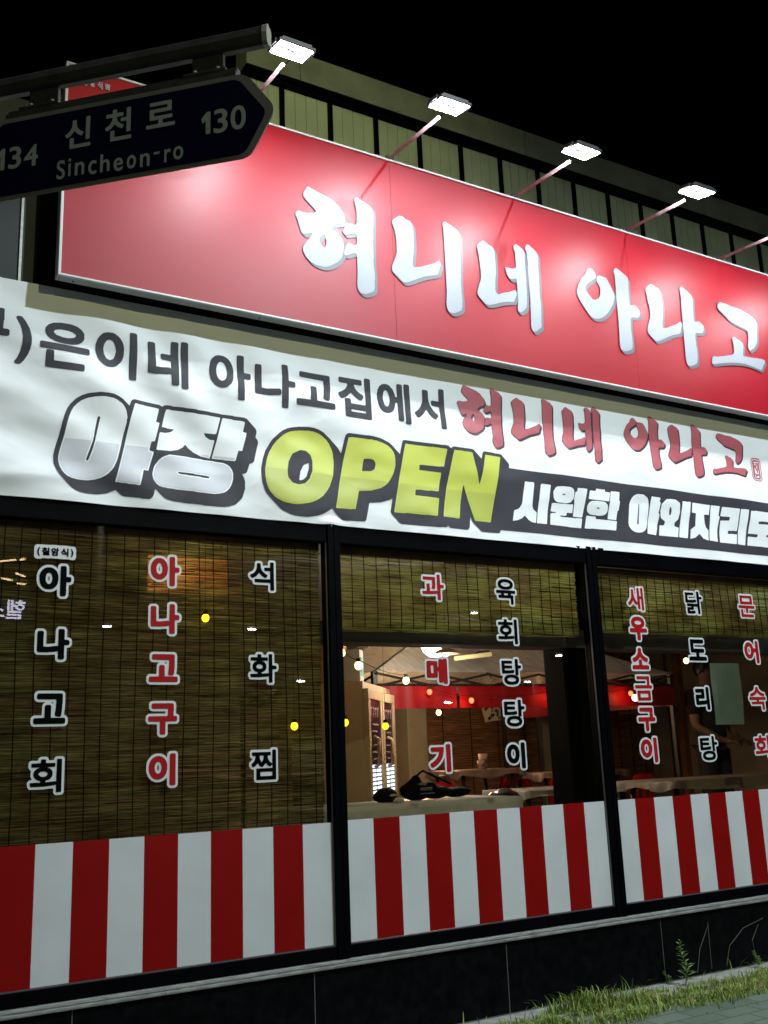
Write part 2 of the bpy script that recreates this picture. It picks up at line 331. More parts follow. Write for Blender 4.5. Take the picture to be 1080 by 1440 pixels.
  'col_c_b': '2403 2689 2403 2699 2406 2705 2411 2710 2431 2720 2439 2728 2443 2734 2448 2749 2448 2773 2451 2777 2456 2782 2462 2784 2488 2784 2492 2782 2497 2777 2500 2773 2500 2758 2501 2756 2503 2756 2509 2758 2534 2759 2535 2782 2539 2788 2546 2793 2575 2793 2580 2791 2585 2785 2587 2779 2587 2606 2585 2600 2579 2594 2575 2592 2549 2592 2546 2592 2541 2596 2537 2600 2535 2605 2535 2635 2534 2637 2533 2638 2446 2638 2440 2640 2434 2645 2432 2650 2431 2663 2422 2664 2417 2667 2405 2683;2400 2095 2400 2105 2403 2111 2410 2117 2420 2118 2421 2120 2415 2134 2415 2159 2417 2166 2407 2174 2403 2180 2403 2203 2405 2207 2410 2213 2416 2215 2444 2216 2446 2218 2447 2222 2449 2227 2455 2232 2459 2233 2488 2233 2496 2227 2498 2222 2500 2217 2503 2216 2517 2216 2521 2227 2526 2233 2531 2235 2557 2235 2561 2233 2566 2228 2569 2222 2569 2170 2572 2168 2585 2167 2590 2165 2594 2160 2596 2155 2596 2132 2594 2126 2588 2120 2584 2118 2572 2118 2569 2116 2569 2051 2567 2047 2563 2042 2555 2039 2531 2039 2527 2040 2521 2045 2519 2050 2518 2071 2516 2073 2489 2071 2483 2070 2414 2071 2410 2073 2405 2078 2402 2084;2402 1578 2402 1591 2404 1596 2409 1601 2419 1608 2424 1617 2422 1619 2418 1619 2413 1622 2408 1627 2407 1632 2407 1656 2410 1660 2416 1666 2421 1667 2532 1667 2535 1669 2542 1677 2548 1679 2574 1678 2578 1676 2584 1669 2585 1665 2585 1497 2583 1490 2575 1483 2571 1482 2446 1482 2440 1484 2434 1490 2432 1495 2432 1554 2430 1556 2421 1556 2415 1559 2404 1572',
  'col_d_f': '3646 2654 3647 2657 3650 2659 3671 2659 3683 2661 3683 2706 3684 2708 3687 2710 3705 2710 3708 2708 3709 2664 3710 2661 3720 2660 3725 2662 3741 2662 3747 2663 3762 2663 3767 2662 3767 2771 3769 2774 3771 2774 3789 2774 3792 2772 3793 2708 3795 2705 3819 2705 3821 2702 3821 2690 3821 2686 3818 2684 3795 2684 3793 2682 3793 2607 3791 2603 3771 2602 3768 2604 3767 2643 3761 2644 3744 2641 3731 2641 3726 2639 3702 2639 3696 2638 3653 2638 3648 2642|3656 2741 3656 2753 3657 2754 3660 2756 3752 2756 3754 2751 3754 2706 3751 2682 3749 2676 3746 2674 3734 2674 3726 2676 3724 2678 3724 2682 3728 2708 3728 2723 3730 2729 3729 2735 3660 2735 3657 2737;3652 2097 3652 2187 3654 2192 3656 2195 3662 2197 3731 2196 3736 2193 3738 2189 3738 2160 3740 2158 3743 2158 3745 2159 3745 2162 3746 2202 3749 2208 3754 2210 3770 2210 3775 2208 3779 2204 3782 2210 3788 2213 3806 2213 3813 2210 3814 2204 3814 2058 3813 2054 3811 2050 3806 2048 3787 2049 3782 2052 3779 2062 3775 2058 3770 2056 3754 2056 3748 2059 3745 2066 3745 2126 3745 2128 3743 2129 3740 2129 3738 2127 3738 2096 3736 2091 3731 2088 3661 2087 3655 2091|3685 2165 3686 2120 3688 2117 3703 2117 3704 2118 3705 2121 3705 2166 3703 2168 3689 2168 3686 2168;3772 1498 3772 1656 3775 1661 3779 1663 3799 1664 3805 1661 3807 1654 3807 1497 3805 1492 3800 1489 3782 1488 3776 1491 3773 1495|3646 1539 3647 1542 3650 1546 3673 1558 3686 1567 3701 1581 3710 1594 3718 1614 3718 1616 3715 1617 3664 1617 3659 1619 3656 1621 3654 1626 3654 1638 3657 1644 3664 1646 3746 1646 3749 1645 3754 1643 3756 1636 3754 1630 3754 1618 3746 1590 3736 1570 3718 1549 3695 1532 3668 1518 3661 1519 3656 1521 3650 1530',
  'col_d_b': '3632 2649 3633 2661 3635 2666 3640 2670 3645 2672 3666 2672 3668 2673 3670 2676 3670 2711 3675 2721 3654 2722 3650 2725 3645 2730 3643 2735 3643 2757 3645 2762 3651 2768 3657 2770 3752 2770 3754 2772 3754 2777 3757 2781 3762 2786 3767 2788 3794 2788 3799 2786 3804 2780 3806 2774 3807 2721 3809 2719 3824 2718 3832 2712 3835 2706 3835 2685 3833 2679 3827 2673 3822 2671 3809 2671 3807 2669 3806 2601 3804 2596 3799 2591 3794 2588 3768 2588 3761 2591 3756 2597 3754 2601 3754 2625 3752 2628 3735 2627 3729 2626 3707 2626 3701 2624 3648 2624 3642 2627 3636 2634;3639 2093 3639 2193 3642 2201 3649 2207 3658 2210 3731 2210 3734 2212 3740 2219 3748 2223 3776 2224 3784 2227 3811 2227 3818 2223 3825 2217 3828 2208 3828 2054 3825 2045 3818 2038 3811 2035 3784 2035 3770 2042 3748 2043 3741 2046 3735 2052 3732 2060 3732 2072 3730 2074 3656 2074 3649 2077 3644 2082;3633 1534 3633 1546 3638 1554 3643 1558 3665 1570 3680 1580 3690 1590 3698 1602 3698 1603 3695 1604 3658 1604 3650 1607 3645 1612 3640 1621 3640 1642 3644 1650 3650 1656 3659 1659 3751 1659 3757 1658 3758 1659 3762 1668 3765 1671 3769 1674 3776 1677 3803 1677 3811 1674 3817 1668 3820 1659 3820 1494 3817 1485 3811 1479 3803 1475 3776 1475 3769 1478 3762 1485 3759 1494 3758 1578 3755 1576 3748 1562 3727 1538 3703 1520 3674 1505 3658 1505 3650 1508 3638 1522',
  'col_e_f': '4257 2678 4257 2692 4259 2695 4261 2695 4418 2695 4422 2695 4423 2692 4423 2677 4421 2673 4387 2673 4384 2672 4383 2671 4384 2662 4400 2661 4402 2660 4404 2657 4404 2600 4402 2597 4400 2596 4384 2596 4380 2599 4380 2636 4379 2639 4277 2640 4275 2644 4275 2659 4279 2661 4298 2662 4299 2665 4298 2672 4295 2673 4261 2673 4258 2675|4324 2669 4325 2663 4327 2661 4354 2661 4356 2662 4357 2663 4357 2671 4355 2673 4327 2673 4325 2672|4275 2734 4275 2743 4278 2752 4284 2759 4291 2764 4300 2768 4312 2772 4340 2775 4370 2772 4388 2765 4394 2761 4402 2753 4405 2747 4407 2737 4404 2723 4393 2711 4381 2705 4360 2700 4319 2700 4304 2703 4291 2709 4283 2716 4277 2725|4301 2737 4304 2731 4310 2727 4321 2723 4333 2721 4351 2721 4361 2723 4370 2726 4375 2729 4379 2734 4380 2737 4378 2741 4370 2747 4361 2750 4349 2752 4331 2752 4321 2750 4306 2744;4391 2364 4392 2488 4393 2491 4395 2492 4415 2492 4418 2490 4419 2487 4418 2325 4418 2323 4415 2321 4395 2321 4392 2323|4251 2368 4251 2372 4254 2374 4302 2374 4305 2374 4306 2377 4306 2380 4304 2383 4287 2388 4278 2394 4270 2403 4267 2415 4269 2427 4273 2434 4281 2442 4290 2447 4299 2449 4300 2451 4257 2452 4256 2454 4255 2457 4255 2469 4257 2472 4304 2473 4306 2475 4306 2488 4308 2491 4328 2492 4331 2492 4333 2490 4333 2475 4335 2473 4377 2473 4382 2471 4382 2455 4380 2452 4338 2451 4338 2449 4347 2447 4356 2442 4364 2434 4369 2428 4370 2413 4366 2400 4359 2393 4350 2388 4335 2384 4334 2382 4333 2379 4334 2376 4337 2375 4347 2377 4364 2377 4370 2378 4385 2378 4389 2373 4389 2362 4387 2359 4379 2357 4370 2357 4365 2356 4326 2354 4320 2353 4257 2353 4254 2355 4252 2358|4294 2416 4298 2410 4305 2406 4311 2404 4325 2404 4332 2406 4339 2409 4342 2412 4343 2418 4342 2421 4337 2426 4329 2429 4319 2431 4308 2429 4301 2426 4296 2421;4278 2079 4280 2088 4284 2096 4295 2104 4307 2109 4328 2112 4358 2112 4377 2109 4378 2215 4380 2218 4382 2219 4402 2218 4404 2214 4404 2178 4406 2176 4427 2175 4429 2172 4429 2160 4428 2156 4425 2155 4407 2154 4404 2153 4403 2110 4400 2108 4386 2107 4386 2106 4398 2098 4403 2091 4405 2086 4405 2073 4402 2065 4398 2059 4388 2051 4373 2047 4346 2043 4319 2045 4304 2048 4296 2051 4286 2059 4280 2068|4305 2079 4307 2074 4314 2069 4325 2066 4337 2064 4359 2066 4370 2069 4376 2073 4379 2079 4377 2082 4371 2086 4361 2090 4349 2091 4332 2091 4322 2090 4310 2085|4263 2124 4263 2202 4265 2206 4349 2207 4353 2205 4354 2190 4352 2186 4292 2186 4289 2185 4288 2182 4288 2176 4290 2174 4349 2173 4351 2172 4351 2169 4351 2157 4349 2154 4290 2153 4288 2151 4288 2143 4289 2142 4292 2141 4328 2141 4362 2145 4366 2143 4368 2134 4368 2127 4366 2124 4341 2120 4322 2120 4316 2118 4266 2119 4263 2120;4278 1795 4278 1805 4281 1814 4289 1823 4295 1827 4310 1832 4331 1835 4355 1835 4379 1831 4380 1939 4382 1942 4384 1943 4405 1942 4407 1937 4407 1901 4409 1899 4432 1898 4434 1895 4434 1882 4433 1879 4430 1877 4411 1877 4408 1876 4406 1832 4403 1830 4387 1829 4388 1828 4399 1820 4406 1811 4408 1804 4408 1795 4406 1787 4402 1781 4391 1773 4375 1767 4348 1764 4319 1766 4297 1772 4289 1777 4280 1787|4304 1799 4307 1794 4315 1790 4328 1787 4339 1787 4343 1785 4348 1787 4358 1787 4372 1790 4379 1795 4381 1801 4378 1806 4367 1810 4360 1812 4342 1814 4327 1812 4315 1809 4307 1805|4261 1846 4261 1925 4263 1930 4351 1931 4355 1929 4356 1913 4354 1910 4292 1910 4289 1909 4288 1906 4288 1900 4291 1898 4351 1897 4352 1895 4353 1892 4353 1880 4351 1877 4291 1877 4288 1874 4288 1865 4289 1864 4292 1863 4322 1863 4364 1868 4367 1865 4369 1856 4369 1849 4367 1846 4342 1842 4319 1842 4312 1841 4265 1841 4262 1843;4380 1498 4380 1651 4382 1656 4387 1658 4406 1659 4412 1656 4414 1649 4414 1496 4412 1491 4408 1488 4390 1488 4387 1488 4382 1491|4261 1579 4261 1594 4263 1603 4266 1615 4269 1621 4280 1635 4288 1641 4298 1645 4306 1647 4322 1647 4334 1643 4343 1639 4353 1630 4357 1624 4364 1606 4366 1595 4366 1574 4361 1555 4351 1537 4342 1530 4330 1524 4319 1523 4309 1523 4295 1526 4285 1531 4276 1539 4268 1553 4263 1565|4294 1585 4298 1567 4306 1557 4310 1554 4316 1554 4319 1554 4324 1558 4330 1567 4333 1582 4331 1598 4326 1610 4322 1614 4315 1616 4309 1615 4304 1612 4298 1603',
  'col_e_b': '4243 2674 4244 2696 4245 2701 4250 2706 4255 2708 4267 2709 4268 2711 4263 2720 4261 2729 4262 2747 4266 2759 4273 2767 4283 2776 4295 2782 4315 2787 4330 2787 4336 2788 4366 2787 4382 2783 4401 2774 4414 2761 4419 2752 4420 2743 4420 2731 4419 2723 4413 2713 4413 2710 4424 2709 4429 2707 4435 2701 4437 2696 4437 2674 4436 2669 4429 2661 4420 2659 4418 2657 4417 2594 4411 2586 4405 2583 4379 2583 4375 2585 4370 2590 4367 2596 4366 2623 4366 2625 4364 2626 4276 2626 4270 2628 4265 2633 4262 2638 4261 2658 4255 2660 4250 2662 4245 2668|4332 2737 4337 2734 4346 2734 4350 2737 4345 2739 4336 2739;4237 2364 4237 2376 4243 2383 4250 2387 4262 2388 4255 2401 4254 2410 4254 2422 4257 2437 4248 2441 4243 2446 4242 2451 4242 2475 4245 2479 4250 2484 4256 2486 4290 2486 4292 2488 4293 2494 4295 2498 4300 2503 4305 2506 4335 2505 4343 2499 4346 2494 4347 2487 4350 2486 4376 2486 4378 2488 4378 2494 4380 2498 4386 2503 4391 2506 4419 2506 4424 2503 4430 2497 4432 2491 4432 2322 4430 2316 4424 2310 4419 2308 4392 2308 4386 2310 4381 2314 4378 2319 4378 2341 4376 2344 4370 2342 4356 2342 4352 2341 4331 2341 4325 2339 4251 2340 4247 2342 4242 2347 4239 2353;4249 2119 4249 2208 4252 2214 4260 2220 4353 2220 4364 2216 4367 2225 4371 2229 4376 2232 4404 2232 4410 2229 4417 2221 4418 2190 4433 2188 4440 2182 4442 2178 4443 2155 4441 2149 4436 2144 4431 2141 4419 2141 4417 2139 4417 2107 4415 2101 4419 2088 4419 2068 4417 2062 4410 2051 4405 2046 4393 2038 4379 2033 4352 2030 4332 2030 4328 2031 4314 2032 4307 2033 4289 2039 4278 2047 4273 2052 4266 2064 4264 2073 4264 2085 4271 2104 4262 2105 4257 2107 4251 2113;4248 1841 4248 1931 4251 1937 4259 1944 4355 1944 4366 1940 4369 1948 4373 1953 4378 1956 4408 1956 4414 1953 4420 1945 4421 1914 4437 1912 4444 1907 4447 1901 4447 1877 4445 1871 4441 1866 4436 1864 4423 1863 4420 1861 4420 1829 4417 1822 4422 1808 4422 1790 4420 1783 4414 1774 4401 1762 4381 1754 4354 1751 4333 1751 4328 1752 4315 1752 4307 1754 4286 1762 4280 1766 4272 1774 4267 1781 4264 1789 4264 1810 4271 1826 4261 1827 4256 1829 4250 1835;4248 1574 4248 1598 4253 1619 4264 1639 4280 1653 4294 1658 4301 1660 4327 1660 4339 1657 4351 1651 4363 1639 4366 1638 4367 1657 4370 1663 4376 1669 4385 1672 4411 1672 4415 1671 4423 1664 4428 1655 4428 1493 4426 1487 4420 1479 4411 1475 4384 1475 4376 1478 4370 1484 4366 1492 4366 1531 4364 1531 4349 1518 4333 1511 4322 1509 4304 1509 4288 1514 4279 1518 4268 1527 4260 1537 4253 1552 4250 1561|4309 1589 4310 1577 4312 1571 4315 1570 4316 1571 4320 1585 4318 1594 4316 1600 4313 1601 4311 1598',
  'col_f_f': '5490 2655 5491 2659 5504 2668 5512 2677 5519 2688 5524 2698 5528 2716 5529 2727 5530 2733 5530 2758 5532 2761 5550 2762 5553 2760 5554 2722 5559 2701 5564 2691 5571 2680 5580 2670 5586 2667 5588 2667 5589 2670 5589 2772 5591 2773 5594 2774 5609 2774 5612 2772 5613 2713 5615 2711 5624 2711 5627 2712 5628 2715 5628 2775 5630 2776 5633 2777 5648 2777 5651 2775 5652 2608 5650 2604 5631 2603 5629 2604 5628 2607 5628 2686 5627 2689 5625 2690 5615 2690 5613 2688 5613 2617 5612 2614 5609 2612 5592 2612 5589 2614 5588 2650 5585 2649 5580 2644 5573 2644 5562 2651 5554 2659 5543 2676 5541 2676 5540 2675 5536 2667 5526 2654 5519 2646 5508 2639 5504 2639 5501 2640 5491 2650;5483 2444 5484 2459 5486 2463 5490 2465 5534 2466 5534 2468 5516 2477 5508 2486 5501 2501 5502 2517 5508 2531 5515 2539 5521 2543 5539 2551 5557 2554 5581 2554 5605 2549 5620 2542 5628 2535 5636 2523 5639 2510 5636 2493 5630 2484 5623 2478 5605 2468 5605 2466 5649 2466 5654 2463 5657 2457 5657 2441 5654 2436 5650 2435 5590 2434 5587 2433 5587 2384 5584 2379 5578 2376 5560 2376 5555 2378 5553 2382 5552 2430 5551 2433 5491 2434 5485 2437|5536 2508 5537 2504 5542 2499 5559 2494 5581 2494 5589 2496 5596 2499 5601 2502 5603 2508 5601 2514 5591 2520 5569 2524 5557 2523 5545 2519 5537 2513;5475 2168 5475 2183 5478 2188 5482 2190 5541 2191 5542 2194 5543 2224 5546 2230 5551 2232 5567 2232 5574 2228 5575 2224 5575 2194 5576 2191 5636 2190 5641 2188 5644 2182 5644 2165 5641 2161 5636 2159 5483 2159 5477 2162|5481 2233 5481 2237 5485 2242 5501 2248 5513 2254 5521 2259 5533 2272 5541 2287 5542 2297 5543 2311 5546 2316 5552 2318 5569 2318 5574 2315 5577 2309 5577 2291 5579 2284 5583 2275 5589 2267 5606 2254 5618 2248 5635 2242 5637 2239 5638 2234 5638 2231 5631 2216 5627 2214 5623 2213 5615 2213 5593 2222 5572 2237 5560 2249 5558 2249 5542 2232 5531 2225 5513 2216 5501 2213 5495 2213 5490 2215 5484 2224;5501 1936 5501 1999 5502 2002 5503 2003 5626 2004 5629 2003 5631 2002 5632 1936 5631 1933 5629 1931 5506 1930 5503 1931|5527 1978 5527 1955 5529 1953 5602 1953 5605 1954 5606 1955 5606 1978 5605 1980 5604 1981 5530 1981 5528 1981|5482 2024 5482 2039 5484 2042 5485 2043 5598 2043 5601 2044 5602 2045 5605 2065 5605 2083 5604 2086 5506 2086 5503 2088 5503 2092 5503 2105 5505 2108 5506 2109 5628 2108 5630 2107 5630 2104 5630 2063 5627 2045 5629 2043 5647 2043 5649 2042 5651 2039 5651 2023 5649 2020 5647 2019 5487 2019 5482 2021;5482 1788 5482 1802 5485 1806 5490 1809 5593 1809 5596 1809 5597 1811 5600 1832 5600 1845 5599 1848 5508 1850 5503 1852 5501 1857 5501 1871 5505 1877 5511 1879 5625 1879 5629 1878 5633 1875 5635 1871 5635 1847 5633 1841 5633 1821 5632 1811 5634 1809 5647 1808 5652 1805 5654 1800 5654 1785 5651 1781 5646 1779 5587 1779 5584 1778 5584 1716 5580 1710 5575 1708 5559 1708 5554 1710 5551 1715 5551 1775 5550 1778 5490 1779 5484 1782;5610 1494 5610 1653 5612 1658 5617 1661 5636 1661 5642 1658 5645 1652 5645 1493 5642 1488 5638 1485 5620 1484 5614 1487 5611 1491|5481 1578 5481 1593 5483 1604 5486 1614 5491 1623 5496 1632 5507 1641 5522 1648 5530 1649 5545 1649 5558 1646 5567 1642 5580 1631 5589 1614 5592 1604 5594 1593 5594 1577 5592 1565 5587 1553 5581 1542 5570 1531 5552 1522 5542 1520 5522 1522 5504 1531 5494 1542 5488 1553 5483 1565|5516 1587 5516 1581 5519 1566 5523 1560 5530 1554 5536 1552 5540 1552 5546 1555 5553 1562 5558 1574 5559 1589 5556 1604 5548 1615 5542 1617 5536 1618 5525 1613 5519 1604',
  'col_f_b': '5476 2650 5476 2661 5478 2665 5500 2685 5510 2703 5515 2721 5515 2731 5517 2737 5517 2763 5519 2768 5524 2773 5529 2775 5555 2775 5560 2773 5565 2768 5567 2763 5568 2727 5571 2710 5573 2706 5574 2705 5575 2775 5577 2779 5582 2784 5588 2787 5612 2787 5618 2786 5627 2790 5651 2790 5657 2788 5663 2783 5665 2776 5665 2604 5663 2598 5657 2592 5652 2589 5627 2589 5622 2591 5613 2598 5589 2598 5585 2600 5578 2605 5575 2610 5574 2629 5567 2631 5556 2638 5543 2650 5541 2650 5525 2634 5516 2627 5510 2625 5499 2625 5494 2628 5479 2643;5470 2439 5470 2462 5473 2469 5479 2476 5485 2479 5493 2480 5494 2481 5488 2496 5488 2519 5490 2526 5496 2538 5508 2551 5517 2557 5535 2564 5553 2568 5584 2568 5598 2566 5613 2561 5628 2554 5637 2547 5642 2541 5648 2531 5653 2514 5653 2502 5651 2495 5646 2480 5655 2479 5661 2475 5667 2469 5671 2462 5670 2436 5667 2430 5661 2424 5653 2421 5604 2421 5601 2420 5600 2378 5597 2372 5592 2367 5583 2362 5556 2362 5548 2366 5543 2370 5539 2379 5539 2417 5538 2420 5485 2421 5479 2424 5474 2429;5461 2164 5462 2188 5465 2194 5469 2198 5479 2204 5468 2225 5468 2240 5469 2245 5472 2249 5477 2254 5483 2257 5497 2261 5506 2266 5521 2279 5527 2293 5529 2315 5536 2325 5545 2331 5573 2331 5582 2327 5587 2321 5590 2315 5591 2296 5592 2288 5601 2275 5617 2264 5642 2254 5648 2248 5652 2242 5652 2227 5640 2204 5650 2198 5655 2194 5658 2188 5658 2162 5653 2153 5648 2149 5642 2146 5479 2145 5471 2149 5466 2153;5468 2020 5469 2045 5473 2052 5479 2056 5586 2056 5589 2057 5590 2059 5591 2069 5590 2072 5589 2073 5503 2073 5497 2075 5491 2081 5489 2087 5490 2111 5492 2116 5497 2120 5503 2122 5629 2122 5635 2120 5641 2114 5644 2110 5644 2059 5646 2056 5653 2056 5658 2053 5663 2048 5665 2042 5665 2020 5664 2015 5656 2007 5647 2005 5645 2003 5645 1931 5643 1925 5637 1919 5631 1917 5502 1917 5496 1919 5490 1925 5488 1930 5488 2003 5485 2005 5479 2006 5475 2008 5470 2014;5468 1784 5469 1806 5475 1816 5484 1822 5581 1822 5584 1823 5585 1824 5585 1833 5583 1836 5506 1836 5497 1839 5491 1845 5488 1851 5488 1874 5491 1883 5497 1889 5506 1893 5629 1893 5638 1889 5645 1883 5648 1874 5648 1842 5647 1836 5647 1824 5648 1823 5659 1818 5664 1813 5667 1807 5667 1781 5661 1771 5652 1766 5601 1765 5598 1764 5597 1712 5594 1704 5587 1698 5580 1695 5554 1695 5547 1698 5541 1704 5537 1712 5537 1761 5536 1764 5484 1766 5478 1768 5473 1773;5468 1574 5468 1598 5469 1608 5473 1619 5484 1640 5500 1654 5516 1661 5525 1663 5548 1663 5557 1661 5575 1653 5585 1646 5591 1640 5594 1634 5596 1633 5597 1659 5600 1665 5605 1670 5614 1675 5642 1674 5648 1672 5654 1667 5658 1658 5658 1487 5655 1481 5650 1475 5641 1471 5614 1471 5605 1475 5600 1481 5597 1488 5596 1536 5594 1536 5577 1518 5558 1509 5546 1507 5527 1507 5516 1509 5498 1518 5482 1534 5473 1551 5469 1562|5530 1586 5533 1571 5536 1567 5539 1567 5542 1572 5545 1584 5542 1599 5537 1603 5534 1601',
  'col_g_f': '6116 2604 6116 2648 6121 2650 6160 2650 6162 2652 6161 2655 6160 2656 6118 2657 6116 2660 6116 2677 6121 2679 6184 2679 6190 2678 6230 2679 6231 2682 6231 2774 6232 2776 6235 2778 6256 2777 6258 2774 6259 2738 6262 2737 6284 2737 6287 2735 6288 2732 6288 2720 6286 2717 6260 2716 6258 2714 6257 2600 6254 2598 6236 2598 6233 2598 6232 2600 6231 2652 6230 2655 6227 2656 6190 2656 6189 2633 6187 2630 6146 2629 6143 2628 6143 2622 6144 2621 6146 2620 6163 2620 6167 2622 6181 2622 6196 2625 6200 2624 6203 2621 6204 2609 6204 2606 6200 2603 6172 2599 6121 2599 6118 2600|6104 2690 6104 2762 6106 2766 6196 2767 6200 2765 6201 2750 6199 2747 6132 2745 6131 2742 6131 2709 6132 2708 6134 2707 6160 2707 6166 2709 6182 2709 6215 2713 6219 2711 6221 2705 6221 2694 6219 2691 6181 2686 6137 2686 6130 2685 6107 2685 6104 2687;6081 2242 6082 2257 6084 2261 6088 2263 6155 2264 6158 2264 6159 2266 6159 2290 6158 2293 6112 2294 6107 2296 6104 2300 6104 2387 6104 2390 6107 2395 6113 2397 6241 2397 6244 2397 6248 2394 6251 2389 6251 2374 6248 2369 6244 2366 6139 2365 6138 2362 6138 2327 6139 2326 6142 2325 6242 2325 6248 2323 6252 2317 6252 2302 6250 2297 6244 2294 6195 2293 6194 2290 6194 2266 6195 2264 6197 2264 6265 2263 6269 2260 6272 2255 6272 2240 6268 2234 6262 2232 6091 2232 6084 2234 6082 2239;6103 1903 6103 1962 6105 1968 6111 1971 6163 1971 6165 1972 6166 1975 6165 1984 6163 1986 6112 1986 6106 1988 6104 1992 6103 1996 6103 2008 6106 2014 6112 2016 6190 2016 6197 2014 6200 2010 6200 2007 6200 1951 6198 1945 6192 1941 6139 1941 6137 1939 6137 1926 6139 1923 6150 1923 6156 1925 6190 1926 6207 1929 6216 1928 6218 1929 6218 1932 6218 2023 6221 2028 6226 2030 6243 2030 6249 2026 6251 2020 6251 1866 6251 1863 6248 1858 6243 1856 6226 1856 6220 1860 6218 1866 6218 1897 6216 1900 6208 1898 6186 1896 6181 1895 6160 1895 6154 1893 6112 1893 6106 1896 6103 1900;6113 1509 6113 1521 6118 1530 6124 1536 6132 1541 6146 1545 6170 1549 6200 1549 6224 1545 6224 1654 6225 1656 6228 1658 6249 1657 6251 1654 6252 1614 6255 1613 6279 1613 6281 1609 6281 1597 6281 1594 6278 1592 6255 1592 6252 1591 6251 1546 6248 1544 6231 1543 6231 1542 6245 1534 6252 1524 6254 1512 6252 1503 6248 1497 6242 1491 6234 1486 6218 1481 6209 1480 6194 1480 6188 1478 6159 1480 6147 1482 6128 1489 6119 1496 6115 1501|6141 1513 6144 1509 6153 1504 6167 1501 6179 1501 6183 1499 6188 1501 6201 1501 6215 1504 6222 1508 6226 1513 6222 1519 6215 1523 6203 1526 6189 1528 6177 1528 6156 1524 6145 1519 6142 1516|6095 1560 6095 1641 6097 1645 6192 1646 6197 1644 6197 1627 6195 1624 6128 1624 6125 1623 6124 1621 6124 1614 6126 1612 6191 1611 6192 1609 6193 1606 6193 1594 6191 1591 6126 1591 6124 1588 6124 1579 6125 1578 6128 1577 6159 1577 6165 1579 6180 1579 6185 1580 6206 1582 6209 1580 6211 1576 6211 1563 6209 1560 6180 1556 6149 1556 6141 1555 6099 1555 6096 1557',
  'col_g_b': '6090 2685 6090 2768 6093 2774 6101 2780 6202 2781 6207 2778 6212 2773 6215 2768 6215 2745 6213 2741 6208 2736 6200 2733 6146 2733 6145 2732 6144 2729 6144 2723 6146 2721 6178 2722 6217 2727 6218 2730 6218 2778 6222 2786 6226 2789 6230 2791 6259 2791 6264 2789 6269 2783 6272 2778 6272 2752 6290 2750 6297 2745 6301 2739 6302 2715 6299 2710 6295 2706 6290 2703 6274 2703 6272 2700 6272 2597 6269 2591 6260 2585 6229 2585 6221 2591 6217 2598 6206 2589 6194 2587 6182 2587 6176 2586 6116 2586 6110 2588 6104 2593 6102 2598 6102 2669 6100 2672 6092 2679|6203 2640 6217 2628 6218 2639 6217 2642 6205 2643;6068 2237 6068 2261 6071 2268 6077 2274 6085 2277 6144 2278 6144 2279 6142 2280 6106 2281 6096 2287 6091 2296 6090 2393 6094 2401 6098 2406 6109 2411 6245 2411 6254 2407 6260 2402 6264 2393 6264 2369 6261 2362 6254 2356 6245 2352 6154 2352 6152 2350 6152 2341 6153 2339 6155 2339 6248 2339 6257 2334 6262 2329 6266 2321 6266 2297 6261 2288 6256 2284 6248 2280 6211 2280 6209 2279 6209 2278 6268 2277 6277 2273 6282 2267 6285 2258 6285 2236 6282 2228 6277 2223 6266 2219 6085 2219 6077 2222 6072 2227;6089 1899 6089 1968 6094 1978 6089 1990 6089 2013 6092 2020 6097 2025 6108 2030 6195 2030 6204 2027 6213 2039 6222 2043 6247 2043 6255 2040 6260 2035 6265 2025 6265 1861 6261 1852 6256 1847 6246 1842 6222 1842 6214 1846 6208 1852 6205 1858 6204 1881 6202 1883 6190 1883 6184 1881 6165 1881 6159 1880 6106 1880 6099 1883 6094 1888;6082 1555 6082 1647 6085 1653 6093 1659 6198 1660 6203 1658 6210 1652 6213 1663 6218 1669 6222 1671 6252 1672 6258 1669 6264 1660 6266 1628 6284 1626 6290 1621 6294 1615 6295 1591 6293 1586 6288 1582 6284 1579 6267 1579 6265 1576 6265 1543 6262 1536 6268 1521 6268 1507 6266 1498 6260 1489 6251 1480 6240 1473 6230 1470 6213 1466 6198 1466 6192 1465 6173 1465 6168 1466 6144 1468 6129 1473 6120 1477 6114 1481 6107 1489 6103 1495 6100 1503 6100 1525 6107 1540 6095 1541 6090 1543 6084 1549|6206 1612 6207 1597 6209 1595 6211 1597 6211 1615 6210 1618 6209 1618',
